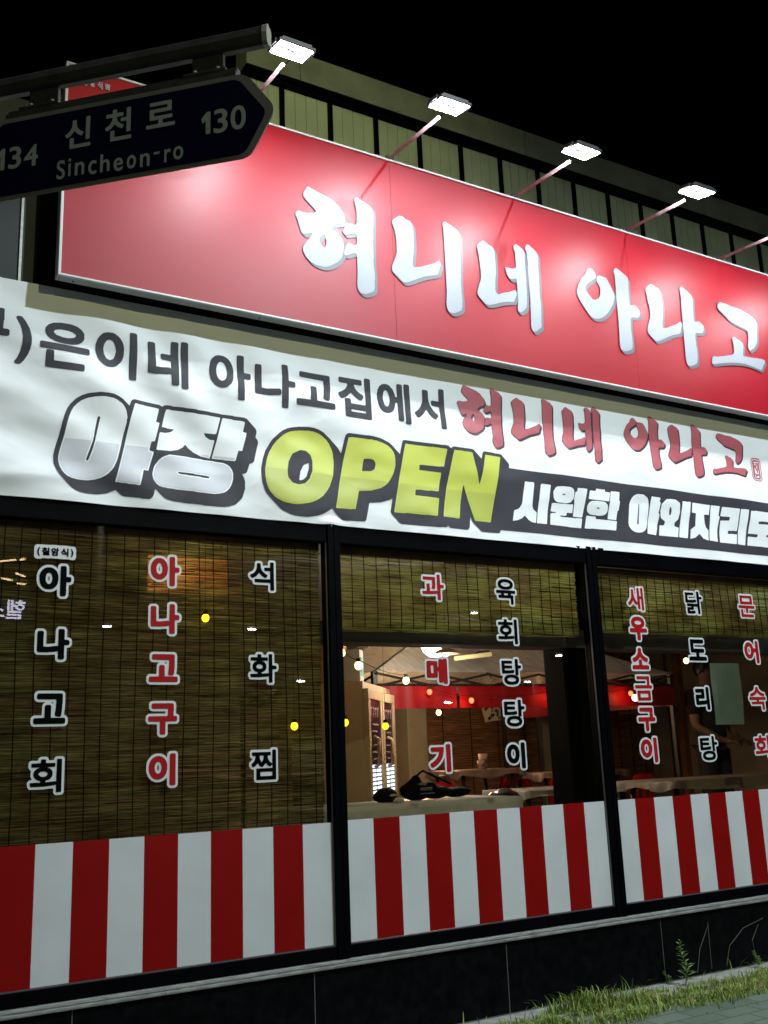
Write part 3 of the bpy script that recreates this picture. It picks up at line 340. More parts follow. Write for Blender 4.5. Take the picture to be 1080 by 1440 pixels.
  'col_h_f': '6732 2599 6732 2652 6733 2654 6736 2656 6756 2656 6759 2653 6759 2620 6760 2618 6762 2617 6876 2617 6879 2616 6881 2613 6881 2598 6879 2595 6877 2594 6738 2594 6733 2596|6708 2671 6708 2685 6710 2688 6712 2689 6895 2689 6898 2688 6900 2685 6900 2670 6900 2668 6897 2666 6820 2665 6819 2662 6819 2632 6819 2631 6816 2629 6796 2629 6793 2631 6792 2662 6792 2665 6790 2666 6712 2666 6709 2668|6732 2704 6732 2766 6733 2769 6735 2771 6873 2771 6876 2771 6877 2769 6878 2704 6877 2701 6876 2700 6738 2699 6733 2701|6759 2746 6759 2724 6762 2722 6846 2722 6848 2722 6849 2724 6849 2746 6849 2749 6847 2750 6763 2750 6760 2749;6716 2316 6716 2331 6721 2353 6730 2368 6740 2378 6744 2380 6758 2386 6770 2388 6786 2386 6800 2380 6809 2373 6815 2365 6819 2356 6825 2340 6846 2339 6848 2340 6848 2343 6848 2391 6850 2397 6857 2400 6875 2400 6879 2398 6882 2395 6883 2391 6883 2230 6881 2224 6875 2220 6857 2220 6852 2223 6849 2227 6848 2305 6847 2308 6825 2308 6821 2292 6816 2283 6809 2272 6801 2266 6786 2258 6770 2256 6758 2258 6744 2264 6740 2267 6730 2277 6721 2292 6718 2304|6751 2329 6751 2314 6754 2302 6758 2296 6764 2291 6768 2289 6776 2289 6782 2293 6788 2302 6791 2314 6791 2332 6789 2340 6784 2350 6780 2353 6776 2355 6768 2355 6764 2353 6758 2349 6754 2343;6707 1933 6707 1947 6709 1950 6711 1951 6894 1951 6897 1950 6899 1947 6899 1932 6899 1930 6896 1928 6821 1928 6818 1927 6817 1926 6817 1917 6819 1915 6872 1915 6876 1913 6877 1854 6876 1851 6873 1849 6854 1849 6850 1851 6850 1890 6849 1893 6848 1894 6730 1894 6728 1897 6728 1909 6729 1912 6731 1914 6788 1915 6790 1917 6789 1927 6711 1928 6708 1930|6719 1969 6720 1974 6723 1977 6737 1980 6755 1986 6770 1993 6777 1999 6783 2005 6788 2013 6790 2028 6792 2030 6795 2030 6816 2030 6818 2026 6818 2019 6821 2010 6828 2001 6833 1997 6857 1984 6870 1980 6885 1977 6888 1974 6889 1971 6888 1967 6882 1957 6879 1955 6872 1955 6846 1962 6838 1965 6819 1975 6804 1987 6790 1975 6779 1969 6765 1963 6744 1957 6737 1955 6728 1956 6723 1960;6705 1525 6706 1529 6709 1531 6758 1531 6761 1531 6762 1534 6762 1537 6760 1540 6746 1543 6736 1549 6726 1558 6723 1567 6723 1579 6728 1592 6739 1601 6752 1606 6753 1608 6712 1609 6710 1612 6710 1627 6712 1629 6715 1630 6760 1630 6762 1632 6762 1647 6764 1650 6785 1651 6788 1650 6790 1648 6791 1632 6793 1630 6838 1630 6841 1628 6842 1624 6842 1612 6839 1609 6798 1608 6799 1606 6814 1601 6823 1593 6828 1585 6830 1570 6825 1557 6819 1551 6809 1545 6793 1540 6791 1537 6791 1533 6794 1532 6809 1532 6815 1534 6844 1535 6847 1533 6848 1525 6850 1523 6851 1647 6851 1649 6854 1651 6875 1651 6878 1649 6879 1482 6877 1477 6856 1477 6851 1479 6850 1516 6845 1514 6821 1513 6817 1511 6802 1511 6797 1510 6767 1510 6760 1508 6712 1508 6709 1510|6750 1575 6752 1569 6755 1566 6761 1563 6769 1561 6784 1561 6794 1564 6800 1569 6801 1573 6799 1579 6796 1583 6779 1588 6770 1588 6763 1586 6755 1582',
  'col_h_b': '6695 2667 6695 2689 6697 2694 6705 2701 6717 2702 6719 2704 6719 2772 6721 2777 6727 2783 6733 2785 6877 2785 6883 2783 6889 2776 6891 2770 6891 2704 6894 2702 6904 2701 6912 2694 6914 2688 6913 2664 6907 2656 6901 2653 6837 2653 6834 2652 6833 2649 6833 2632 6835 2630 6882 2630 6886 2628 6891 2623 6894 2617 6894 2593 6892 2588 6886 2583 6880 2581 6730 2581 6722 2587 6719 2593 6719 2650 6717 2653 6708 2653 6703 2655 6697 2661|6773 2649 6773 2632 6774 2631 6777 2630 6779 2632 6779 2650 6778 2652 6775 2653 6774 2652;6703 2311 6703 2335 6708 2358 6717 2375 6734 2391 6755 2400 6777 2402 6791 2400 6807 2392 6816 2385 6822 2379 6833 2362 6834 2361 6835 2397 6839 2406 6845 2410 6852 2414 6881 2413 6887 2410 6892 2406 6896 2397 6896 2223 6893 2217 6888 2211 6879 2207 6852 2207 6842 2212 6838 2217 6835 2224 6834 2283 6833 2283 6822 2266 6818 2261 6809 2254 6791 2245 6767 2243 6749 2246 6733 2254 6717 2270 6708 2287 6704 2299|6764 2325 6764 2319 6768 2308 6770 2305 6773 2304 6774 2307 6778 2317 6778 2328 6776 2335 6773 2341 6770 2340;6694 1929 6694 1953 6697 1957 6705 1965 6706 1977 6709 1983 6719 1991 6732 1993 6750 1999 6762 2005 6769 2010 6774 2017 6776 2031 6778 2035 6784 2041 6789 2044 6819 2044 6824 2041 6829 2037 6831 2032 6832 2023 6834 2016 6841 2008 6861 1998 6875 1993 6890 1991 6899 1984 6902 1977 6902 1965 6911 1956 6913 1951 6913 1927 6911 1923 6903 1916 6893 1915 6891 1912 6890 1848 6888 1843 6885 1840 6878 1835 6849 1835 6845 1837 6840 1841 6836 1848 6836 1876 6836 1879 6834 1880 6729 1880 6725 1881 6718 1887 6715 1891 6714 1914 6705 1915 6702 1917 6696 1923;6692 1521 6692 1533 6698 1541 6704 1544 6718 1545 6718 1546 6712 1556 6710 1563 6710 1584 6712 1594 6703 1598 6698 1603 6696 1608 6697 1632 6699 1636 6704 1641 6710 1643 6746 1643 6748 1645 6749 1651 6751 1656 6756 1662 6761 1664 6793 1664 6797 1661 6802 1656 6804 1651 6804 1645 6805 1644 6808 1643 6836 1644 6839 1656 6845 1662 6850 1664 6880 1664 6885 1662 6891 1656 6893 1650 6893 1477 6891 1471 6884 1465 6878 1463 6850 1463 6845 1465 6840 1470 6838 1474 6837 1497 6835 1499 6806 1498 6800 1496 6770 1496 6764 1495 6706 1495 6701 1498 6696 1503 6694 1510',
  'tag_f': '1170 2751 1171 2762 1175 2772 1180 2778 1183 2779 1184 2778 1186 2777 1186 2775 1181 2766 1179 2752 1181 2742 1186 2732 1186 2730 1184 2729 1181 2729 1176 2733 1172 2741;1194 2758 1195 2760 1202 2764 1204 2766 1204 2767 1199 2767 1197 2769 1195 2771 1197 2774 1205 2775 1208 2779 1212 2779 1216 2775 1221 2775 1224 2773 1225 2771 1224 2769 1221 2767 1217 2767 1216 2766 1221 2762 1226 2761 1227 2777 1229 2779 1233 2779 1235 2776 1235 2757 1235 2754 1235 2745 1235 2742 1237 2739 1236 2736 1233 2734 1203 2734 1201 2737 1202 2748 1201 2753 1201 2753 1198 2753 1196 2754|1206 2756 1215 2756 1210 2760;1244 2765 1246 2771 1250 2775 1255 2778 1263 2777 1268 2774 1271 2768 1271 2762 1269 2759 1265 2755 1271 2755 1272 2757 1273 2777 1274 2779 1276 2780 1280 2779 1281 2777 1282 2770 1286 2769 1287 2766 1286 2764 1281 2761 1281 2739 1280 2736 1277 2735 1254 2735 1251 2736 1250 2738 1250 2750 1252 2754 1246 2760|1259 2745 1259 2743 1261 2743 1271 2743 1272 2745 1272 2746 1270 2747 1260 2747|1253 2766 1254 2764 1256 2762 1261 2762 1263 2765 1262 2768 1259 2770 1255 2770;1297 2757 1298 2760 1302 2762 1306 2766 1309 2777 1313 2779 1316 2777 1317 2776 1317 2770 1319 2766 1327 2759 1328 2757 1326 2753 1329 2753 1330 2777 1332 2780 1336 2780 1338 2776 1338 2736 1335 2734 1331 2735 1330 2737 1330 2744 1328 2745 1307 2745 1304 2746 1303 2749 1304 2752 1305 2753 1321 2753 1313 2760 1306 2755 1301 2752 1299 2753;1349 2734 1353 2741 1355 2750 1354 2764 1349 2776 1350 2777 1352 2779 1357 2776 1362 2766 1364 2761 1365 2753 1362 2743 1358 2735 1352 2732 1350 2733',
  'tag_b': '1155 2731 1155 2778 1158 2786 1162 2791 1166 2792 1172 2793 1188 2793 1196 2794 1239 2793 1247 2795 1285 2795 1290 2794 1298 2795 1337 2795 1347 2792 1363 2793 1370 2792 1376 2787 1378 2783 1379 2777 1379 2733 1377 2724 1372 2720 1369 2718 1351 2717 1341 2720 1298 2719 1289 2721 1285 2720 1243 2721 1235 2719 1198 2719 1192 2715 1186 2714 1171 2714 1163 2716 1158 2721',
  'sign_f': '3012 5016 3013 5022 3027 5049 3034 5070 3044 5087 3053 5090 3080 5090 3089 5087 3104 5087 3110 5089 3114 5094 3120 5115 3120 5193 3118 5205 3117 5226 3106 5274 3109 5286 3114 5292 3128 5300 3134 5300 3146 5296 3182 5280 3212 5269 3236 5257 3248 5241 3250 5220 3252 5211 3252 5187 3250 5175 3249 5109 3246 5094 3246 5019 3243 5004 3243 4878 3240 4863 3241 4815 3243 4806 3244 4785 3246 4773 3246 4722 3243 4707 3243 4659 3236 4635 3233 4631 3206 4614 3176 4599 3161 4595 3137 4595 3131 4597 3125 4601 3115 4614 3109 4632 3108 4686 3111 4698 3112 4734 3114 4746 3114 4857 3109 4875 3107 4878 3101 4880 3086 4876 3047 4854 3032 4847 3020 4848 3016 4854 3016 4872 3031 4914 3044 4939 3047 4942 3062 4946 3092 4937 3107 4941 3111 4944 3114 4950 3117 4968 3117 5013 3110 5024 3104 5026 3083 5020 3062 5011 3050 5004 3032 4997 3020 5001 3017 5003|2661 5055 2664 5070 2675 5083 2687 5087 2696 5087 2705 5084 2732 5084 2753 5087 2798 5100 2810 5106 2813 5112 2811 5118 2798 5132 2747 5174 2728 5193 2722 5202 2722 5220 2725 5232 2742 5262 2747 5277 2752 5280 2762 5281 2846 5256 2906 5242 2942 5230 2969 5213 2990 5195 3006 5175 3021 5151 3030 5121 3030 5112 3025 5097 3009 5079 2993 5070 2975 5065 2962 5058 2932 5028 2927 5019 2927 5016 2930 5013 2955 5004 2979 4989 2994 4974 3002 4963 3012 4938 3014 4914 3012 4884 3010 4875 3010 4866 2997 4824 2982 4800 2963 4781 2918 4749 2885 4731 2864 4725 2819 4724 2798 4727 2774 4734 2756 4745 2735 4763 2725 4776 2713 4800 2710 4815 2713 4833 2719 4848 2763 4908 2775 4929 2783 4948 2780 4951 2777 4951 2750 4938 2720 4928 2711 4928 2705 4931 2701 4935 2695 4953 2673 5031 2662 5049|2832 4914 2833 4902 2845 4881 2864 4866 2871 4866 2877 4875 2883 4893 2886 4914 2883 4935 2873 4957 2870 4960 2864 4960 2851 4947 2836 4926;3823 4640 3823 4679 3826 4688 3826 4709 3829 4718 3829 4739 3832 4751 3832 5243 3826 5267 3826 5276 3827 5283 3836 5298 3842 5301 3854 5301 3902 5286 3953 5262 3966 5249 3969 5243 3973 5225 3973 5180 3970 5165 3970 5099 3967 5087 3967 5033 3964 5018 3964 4967 3961 4952 3961 4892 3958 4880 3958 4772 3961 4757 3961 4700 3958 4688 3958 4664 3950 4642 3944 4636 3932 4627 3893 4606 3875 4600 3851 4600 3845 4602 3838 4607 3830 4619|3385 4820 3386 4847 3392 4865 3423 4937 3430 4967 3430 5066 3427 5078 3427 5096 3417 5141 3403 5177 3404 5195 3409 5204 3424 5219 3458 5247 3467 5250 3482 5251 3494 5250 3515 5236 3530 5233 3545 5232 3554 5226 3563 5217 3567 5210 3574 5183 3574 5039 3571 5027 3571 5003 3568 4994 3568 4982 3562 4958 3559 4928 3556 4919 3556 4892 3559 4886 3566 4882 3572 4882 3620 4897 3737 4951 3770 4977 3776 4980 3782 4979 3789 4967 3791 4952 3789 4940 3776 4910 3770 4892 3768 4880 3755 4867 3647 4830 3518 4762 3488 4750 3476 4748 3467 4750 3455 4756 3435 4775 3398 4801 3386 4813;4571 5263 4575 5278 4586 5296 4597 5303 4606 5303 4630 5291 4672 5262 4684 5248 4690 5236 4691 5230 4691 5209 4688 5197 4688 5167 4685 5155 4685 5047 4682 5035 4682 4975 4679 4960 4679 4867 4682 4852 4682 4798 4679 4786 4679 4753 4676 4741 4676 4708 4673 4699 4673 4654 4669 4645 4664 4639 4653 4633 4615 4603 4603 4599 4591 4599 4583 4603 4578 4612 4574 4630 4574 4666 4577 4678 4577 4720 4580 4732 4580 4804 4583 4819 4583 5119 4586 5134 4586 5215 4582 5239 4572 5257|4100 4795 4100 4813 4104 4828 4119 4873 4135 4909 4142 4939 4142 5002 4139 5014 4139 5038 4136 5047 4136 5068 4133 5077 4130 5122 4119 5176 4127 5191 4147 5211 4168 5228 4177 5234 4183 5235 4198 5231 4228 5215 4261 5204 4273 5191 4280 5170 4280 5002 4268 4936 4268 4921 4265 4912 4265 4885 4262 4873 4262 4864 4266 4849 4272 4837 4276 4834 4285 4831 4297 4834 4315 4844 4336 4853 4387 4870 4447 4899 4453 4894 4457 4876 4457 4867 4453 4852 4440 4828 4435 4812 4426 4801 4417 4797 4378 4791 4339 4781 4294 4766 4243 4744 4195 4728 4171 4728 4161 4732 4123 4764 4108 4779 4101 4789|4370 5053 4370 5062 4375 5067 4429 5067 4456 5074 4465 5079 4471 5091 4472 5098 4472 5200 4468 5221 4461 5239 4460 5248 4464 5260 4473 5272 4483 5277 4492 5277 4513 5270 4546 5252 4558 5239 4562 5224 4562 5203 4559 5191 4559 4990 4556 4975 4556 4900 4553 4888 4553 4852 4550 4840 4550 4816 4543 4786 4534 4770 4516 4749 4486 4729 4474 4728 4465 4732 4461 4735 4457 4744 4460 4774 4466 4798 4466 4810 4469 4822 4468 4984 4465 4991 4459 4994 4417 4980 4408 4981 4402 4984 4390 4993 4380 5008;5454 4634 5454 4694 5457 4706 5457 4724 5460 4733 5460 4814 5463 4829 5463 5063 5466 5075 5466 5114 5469 5126 5469 5246 5460 5276 5470 5297 5477 5305 5486 5310 5498 5311 5531 5298 5597 5265 5612 5249 5613 5204 5610 5195 5610 5177 5607 5168 5607 5144 5604 5132 5604 5102 5601 5090 5602 5018 5609 5013 5651 5026 5657 5026 5666 5022 5684 5011 5697 4997 5705 4985 5709 4973 5709 4967 5699 4943 5678 4922 5666 4918 5636 4918 5615 4914 5604 4907 5596 4895 5592 4874 5592 4841 5589 4829 5589 4781 5592 4766 5592 4682 5589 4673 5588 4658 5579 4637 5570 4631 5540 4616 5501 4603 5480 4603 5471 4607 5461 4616 5455 4628|5052 4997 5052 5021 5056 5036 5072 5075 5101 5126 5112 5141 5147 5174 5162 5191 5170 5216 5178 5228 5197 5246 5210 5251 5216 5250 5243 5238 5259 5222 5265 5210 5264 5183 5255 5171 5191 5126 5169 5108 5152 5087 5149 5081 5145 5063 5145 5051 5150 5041 5174 5017 5184 5009 5204 4988 5213 4984 5231 4984 5237 4985 5249 4991 5273 5008 5282 5021 5291 5039 5298 5063 5298 5075 5301 5084 5298 5102 5291 5117 5272 5144 5271 5165 5275 5180 5282 5190 5291 5200 5300 5205 5324 5206 5351 5200 5369 5203 5375 5200 5387 5183 5423 5120 5445 5075 5444 5048 5426 4999 5411 4970 5367 4910 5345 4888 5310 4859 5291 4847 5267 4835 5231 4825 5192 4826 5177 4832 5160 4844 5121 4889 5078 4945 5059 4976;6178 4638 6178 4695 6181 4710 6181 4776 6184 4791 6184 4875 6187 4890 6187 4977 6190 4992 6190 5070 6192 5082 6193 5118 6195 5127 6199 5187 6202 5199 6201 5238 6196 5262 6196 5283 6199 5292 6209 5305 6215 5308 6227 5308 6272 5287 6308 5266 6329 5251 6339 5238 6339 5211 6337 5202 6336 5178 6334 5169 6333 5145 6331 5136 6330 5094 6328 5082 6328 5025 6331 5016 6335 5013 6338 5013 6353 5020 6374 5026 6392 5026 6422 5008 6433 4998 6435 4992 6435 4974 6429 4956 6420 4941 6407 4928 6398 4925 6344 4918 6329 4911 6323 4902 6319 4875 6319 4797 6322 4782 6321 4710 6312 4659 6302 4640 6257 4616 6236 4607 6221 4604 6200 4604 6194 4607 6187 4614 6178 4632|5773 4824 5773 4845 5782 4872 5814 4947 5823 4983 5823 5034 5809 5097 5808 5109 5806 5118 5805 5145 5802 5163 5794 5184 5794 5190 5803 5208 5819 5224 5840 5242 5861 5254 5888 5254 5897 5251 5912 5241 5924 5237 5936 5236 5951 5230 5964 5214 5967 5202 5968 5190 5971 5178 5971 5118 5973 5106 5973 5076 5971 5067 5970 5040 5968 5031 5964 4998 5950 4935 5949 4920 5947 4908 5948 4889 5951 4887 5960 4886 6008 4901 6037 4917 6116 4952 6152 4978 6161 4981 6168 4980 6171 4974 6174 4956 6171 4941 6160 4917 6150 4884 6137 4871 6053 4843 6026 4831 5904 4770 5864 4754 5858 4754 5845 4758 5818 4776 5780 4808 5773 4818;6486 4680 6487 4692 6495 4716 6508 4738 6517 4743 6559 4744 6601 4754 6721 4787 6748 4796 6766 4807 6776 4821 6780 4839 6780 4863 6783 4872 6783 4899 6780 4908 6776 4944 6781 4956 6793 4965 6802 4969 6811 4968 6832 4958 6883 4941 6892 4936 6902 4926 6906 4917 6906 4896 6896 4854 6888 4830 6888 4815 6889 4812 6895 4808 6913 4807 6928 4810 6982 4810 6991 4813 7030 4813 7039 4816 7063 4816 7072 4819 7099 4819 7108 4822 7126 4822 7156 4815 7161 4812 7164 4806 7163 4800 7157 4788 7132 4758 7114 4727 7105 4718 7096 4714 7081 4714 7042 4723 7006 4729 6994 4729 6985 4732 6967 4732 6955 4735 6919 4735 6910 4738 6889 4738 6880 4735 6841 4735 6829 4732 6802 4732 6793 4729 6778 4729 6769 4726 6718 4720 6643 4704 6511 4669 6490 4670 6487 4674|6636 5205 6640 5223 6649 5241 6658 5253 6664 5257 6682 5263 6751 5263 6820 5251 6889 5251 6901 5248 6916 5248 7036 5217 7063 5208 7081 5199 7100 5187 7111 5176 7118 5166 7119 5160 7119 5130 7107 5061 7107 5046 7104 5037 7101 5004 7091 4971 7085 4959 7068 4935 7046 4911 7033 4901 6994 4879 6988 4876 6979 4877 6970 4890 6966 4908 6969 4929 6987 5004 6987 5031 6990 5043 6986 5058 6982 5062 6964 5071 6856 5092 6820 5098 6808 5098 6775 5105 6756 5115 6733 5137 6721 5145 6645 5190 6637 5199',
  'sign_s': '2661 5055 2664 5070 2675 5083 2687 5087 2732 5084 2753 5087 2798 5100 2812 5109 2813 5115 2766 5154 2728 5193 2722 5202 2722 5220 2725 5232 2742 5262 2747 5277 2753 5281 2774 5278 2846 5256 2906 5242 2942 5230 2984 5201 3012 5172 3040 5133 3051 5106 3053 5091 3092 5087 3104 5087 3113 5091 3120 5115 3120 5196 3118 5205 3117 5226 3106 5271 3112 5289 3125 5299 3137 5299 3212 5269 3237 5256 3261 5232 3269 5220 3273 5187 3273 5163 3270 5151 3270 5088 3267 5073 3267 4998 3264 4983 3264 4857 3261 4842 3262 4794 3267 4752 3267 4701 3264 4686 3264 4638 3255 4611 3227 4593 3197 4578 3185 4574 3161 4574 3146 4580 3115 4614 3108 4638 3109 4689 3111 4698 3112 4734 3114 4746 3114 4848 3113 4854 3110 4855 3056 4827 3044 4826 3029 4834 3015 4797 3000 4776 2967 4746 2939 4728 2906 4710 2882 4703 2837 4703 2795 4713 2779 4722 2762 4736 2732 4766 2713 4800 2710 4815 2719 4848 2760 4905 2762 4911 2756 4912 2741 4907 2729 4908 2702 4934 2673 5031 2662 5049|2853 4893 2854 4881 2861 4868 2867 4865 2874 4869 2883 4893 2886 4911 2886 4920 2882 4933 2879 4933 2870 4924 2857 4905|2955 5007 2978 4991 3015 4953 3032 4923 3035 4923 3046 4941 3056 4945 3062 4946 3092 4937 3107 4941 3114 4950 3117 4971 3116 5000 3104 4999 3053 4976 3038 4982 3019 5001 3013 5010 3013 5019 3026 5049 3023 5052 2984 5038;3823 4640 3823 4679 3832 4751 3832 5243 3826 5276 3827 5283 3836 5298 3842 5301 3854 5301 3902 5286 3953 5262 3985 5231 3991 5219 3994 5201 3994 5159 3991 5144 3991 5078 3988 5063 3985 4946 3982 4931 3982 4874 3979 4859 3979 4751 3982 4736 3982 4679 3979 4667 3979 4643 3970 4619 3932 4594 3899 4579 3872 4579 3860 4585 3836 4610 3827 4625|3385 4820 3386 4847 3423 4937 3430 4967 3430 5066 3427 5096 3417 5141 3404 5174 3403 5192 3409 5204 3425 5220 3448 5240 3464 5250 3482 5251 3494 5250 3515 5236 3542 5232 3551 5229 3583 5198 3591 5180 3595 5159 3595 5018 3589 4961 3577 4898 3579 4886 3587 4885 3620 4897 3719 4942 3746 4957 3776 4980 3782 4979 3791 4971 3804 4958 3810 4946 3812 4931 3810 4919 3797 4889 3789 4859 3777 4847 3668 4809 3539 4741 3509 4729 3488 4729 3475 4736 3456 4754 3419 4780 3388 4811;4100 4795 4100 4813 4104 4828 4119 4873 4135 4909 4142 4939 4142 5002 4139 5014 4136 5068 4127 5140 4119 5173 4127 5191 4167 5227 4177 5234 4186 5234 4198 5231 4228 5215 4258 5206 4291 5175 4297 5164 4301 5146 4301 4984 4289 4915 4286 4864 4283 4852 4284 4840 4288 4833 4291 4832 4336 4853 4387 4870 4444 4898 4450 4898 4465 4885 4468 4885 4468 4965 4465 4967 4438 4959 4429 4960 4410 4972 4397 4984 4380 5008 4370 5059 4372 5065 4375 5067 4429 5067 4447 5071 4462 5077 4469 5086 4472 5098 4472 5197 4469 5218 4461 5239 4460 5248 4464 5260 4473 5272 4483 5277 4492 5277 4513 5270 4537 5258 4550 5248 4585 5211 4586 5218 4582 5239 4572 5257 4571 5266 4577 5281 4586 5296 4597 5303 4603 5304 4630 5291 4658 5272 4672 5262 4705 5228 4712 5212 4712 5191 4706 5134 4706 5026 4703 5014 4703 4954 4700 4939 4700 4846 4703 4831 4703 4777 4700 4765 4697 4687 4694 4678 4694 4633 4687 4620 4662 4603 4646 4588 4630 4579 4609 4579 4582 4605 4574 4627 4577 4720 4580 4732 4580 4804 4583 4819 4582 4962 4579 4961 4578 4954 4578 4879 4574 4867 4574 4828 4571 4819 4571 4795 4564 4765 4540 4731 4507 4708 4495 4707 4486 4711 4463 4732 4458 4741 4457 4753 4466 4798 4465 4809 4462 4807 4453 4785 4441 4777 4399 4770 4360 4760 4315 4745 4264 4723 4213 4707 4192 4707 4180 4713 4144 4743 4108 4779 4101 4789|4581 5170 4582 5127 4586 5131 4586 5170 4585 5178 4582 5177;5052 4997 5052 5021 5056 5036 5072 5075 5101 5126 5112 5141 5162 5191 5170 5216 5178 5228 5197 5246 5210 5251 5244 5237 5285 5197 5306 5206 5324 5206 5351 5200 5363 5203 5372 5201 5402 5171 5458 5072 5462 5069 5466 5075 5466 5114 5469 5126 5469 5243 5460 5276 5470 5297 5477 5305 5486 5310 5498 5311 5531 5298 5597 5265 5633 5228 5634 5183 5628 5147 5625 5081 5622 5069 5623 5021 5627 5019 5657 5026 5681 5013 5720 4974 5726 4964 5730 4946 5720 4922 5699 4901 5687 4897 5657 4897 5636 4893 5625 4886 5617 4874 5613 4853 5613 4820 5610 4808 5610 4760 5613 4745 5613 4661 5609 4637 5602 4619 5591 4610 5546 4589 5525 4582 5501 4582 5489 4588 5463 4613 5454 4631 5454 4694 5460 4733 5460 4814 5463 4829 5462 5008 5459 5006 5435 4955 5420 4931 5388 4889 5367 4868 5312 4826 5288 4814 5249 4804 5213 4805 5198 4811 5181 4823 5136 4871 5078 4945 5059 4976|5166 5042 5166 5030 5171 5020 5210 4985 5234 4984 5249 4991 5273 5008 5282 5021 5291 5039 5301 5084 5297 5105 5291 5117 5273 5142 5267 5143 5212 5105 5192 5089 5173 5066;5773 4824 5773 4845 5814 4947 5823 4983 5823 5034 5809 5097 5805 5145 5794 5187 5803 5208 5840 5242 5861 5254 5888 5254 5912 5241 5936 5236 5951 5230 5974 5208 5985 5193 5991 5160 5992 5097 5994 5085 5995 5058 5992 5046 5988 4995 5971 4914 5969 4893 5972 4889 6008 4901 6038 4918 6098 4943 6116 4952 6158 4981 6167 4981 6182 4967 6186 4968 6190 4992 6190 5070 6192 5082 6193 5118 6195 5127 6199 5187 6202 5199 6201 5238 6196 5262 6196 5283 6209 5305 6215 5308 6230 5308 6272 5287 6327 5253 6357 5223 6360 5214 6361 5193 6355 5148 6354 5124 6352 5115 6351 5073 6349 5061 6349 5022 6353 5020 6386 5027 6404 5020 6425 5005 6454 4977 6456 4971 6456 4953 6441 4920 6428 4907 6419 4904 6365 4897 6350 4890 6344 4881 6340 4854 6342 4689 6333 4638 6320 4616 6257 4586 6245 4583 6221 4583 6215 4586 6190 4611 6181 4626 6178 4635 6178 4695 6181 4710 6185 4897 6182 4896 6171 4863 6158 4850 6074 4822 5924 4748 5882 4733 5861 4739 5807 4781 5779 4809;6486 4680 6487 4692 6495 4716 6508 4738 6517 4743 6559 4744 6601 4754 6721 4787 6748 4796 6766 4807 6776 4821 6783 4872 6783 4899 6776 4944 6781 4956 6793 4965 6802 4969 6811 4968 6832 4958 6889 4938 6923 4905 6927 4896 6927 4875 6910 4812 6913 4808 6928 4810 7030 4813 7072 4819 7129 4822 7157 4815 7182 4791 7185 4785 7178 4767 7153 4737 7135 4706 7126 4697 7117 4693 7102 4693 7063 4702 6979 4714 6940 4714 6928 4717 6910 4717 6898 4714 6859 4714 6739 4699 6664 4683 6529 4648 6510 4650 6489 4671|6636 5205 6640 5223 6649 5241 6658 5253 6664 5257 6682 5263 6751 5263 6820 5251 6889 5251 6916 5248 7036 5217 7063 5208 7081 5199 7105 5182 7134 5154 7140 5142 7140 5109 7128 5040 7125 5001 7118 4968 7106 4938 7089 4914 7067 4890 7015 4858 7009 4855 7000 4856 6976 4880 6970 4890 6966 4902 6969 4929 6987 5004 6987 5031 6990 5043 6986 5049 6910 5065 6796 5084 6777 5094 6754 5116 6742 5124 6666 5169 6639 5196',
  'small_f': '1319 5565 1319 5567 1322 5569 1321 5574 1323 5579 1329 5581 1334 5581 1338 5580 1341 5577 1342 5573 1340 5569 1343 5567 1344 5565 1342 5561 1342 5554 1340 5552 1323 5552 1322 5554 1322 5561;1361 5577 1361 5580 1367 5586 1369 5590 1369 5598 1370 5600 1374 5601 1376 5600 1378 5587 1383 5581 1385 5582 1385 5601 1388 5603 1391 5602 1392 5555 1390 5552 1387 5552 1385 5553 1384 5564 1368 5565 1366 5567 1367 5572 1383 5572 1385 5573 1384 5575 1379 5574 1373 5580 1366 5573 1364 5573 1362 5574;1403 5581 1409 5587 1411 5592 1405 5595 1404 5598 1406 5600 1425 5600 1426 5598 1427 5594 1428 5595 1428 5600 1430 5602 1433 5602 1435 5601 1435 5565 1434 5562 1411 5562 1409 5564 1409 5576 1405 5579|1416 5571 1417 5569 1419 5569 1427 5569 1428 5570 1428 5572 1426 5573 1418 5572|1412 5580 1414 5579 1419 5579 1416 5583;1277 5562 1277 5573 1279 5576 1281 5575 1283 5572 1285 5572 1288 5575 1293 5574 1295 5577 1298 5577 1300 5570 1304 5567 1303 5565 1300 5562 1298 5554 1301 5550 1298 5548 1281 5548 1280 5550 1280 5557|1286 5556 1287 5554 1295 5554 1293 5560 1287 5558',
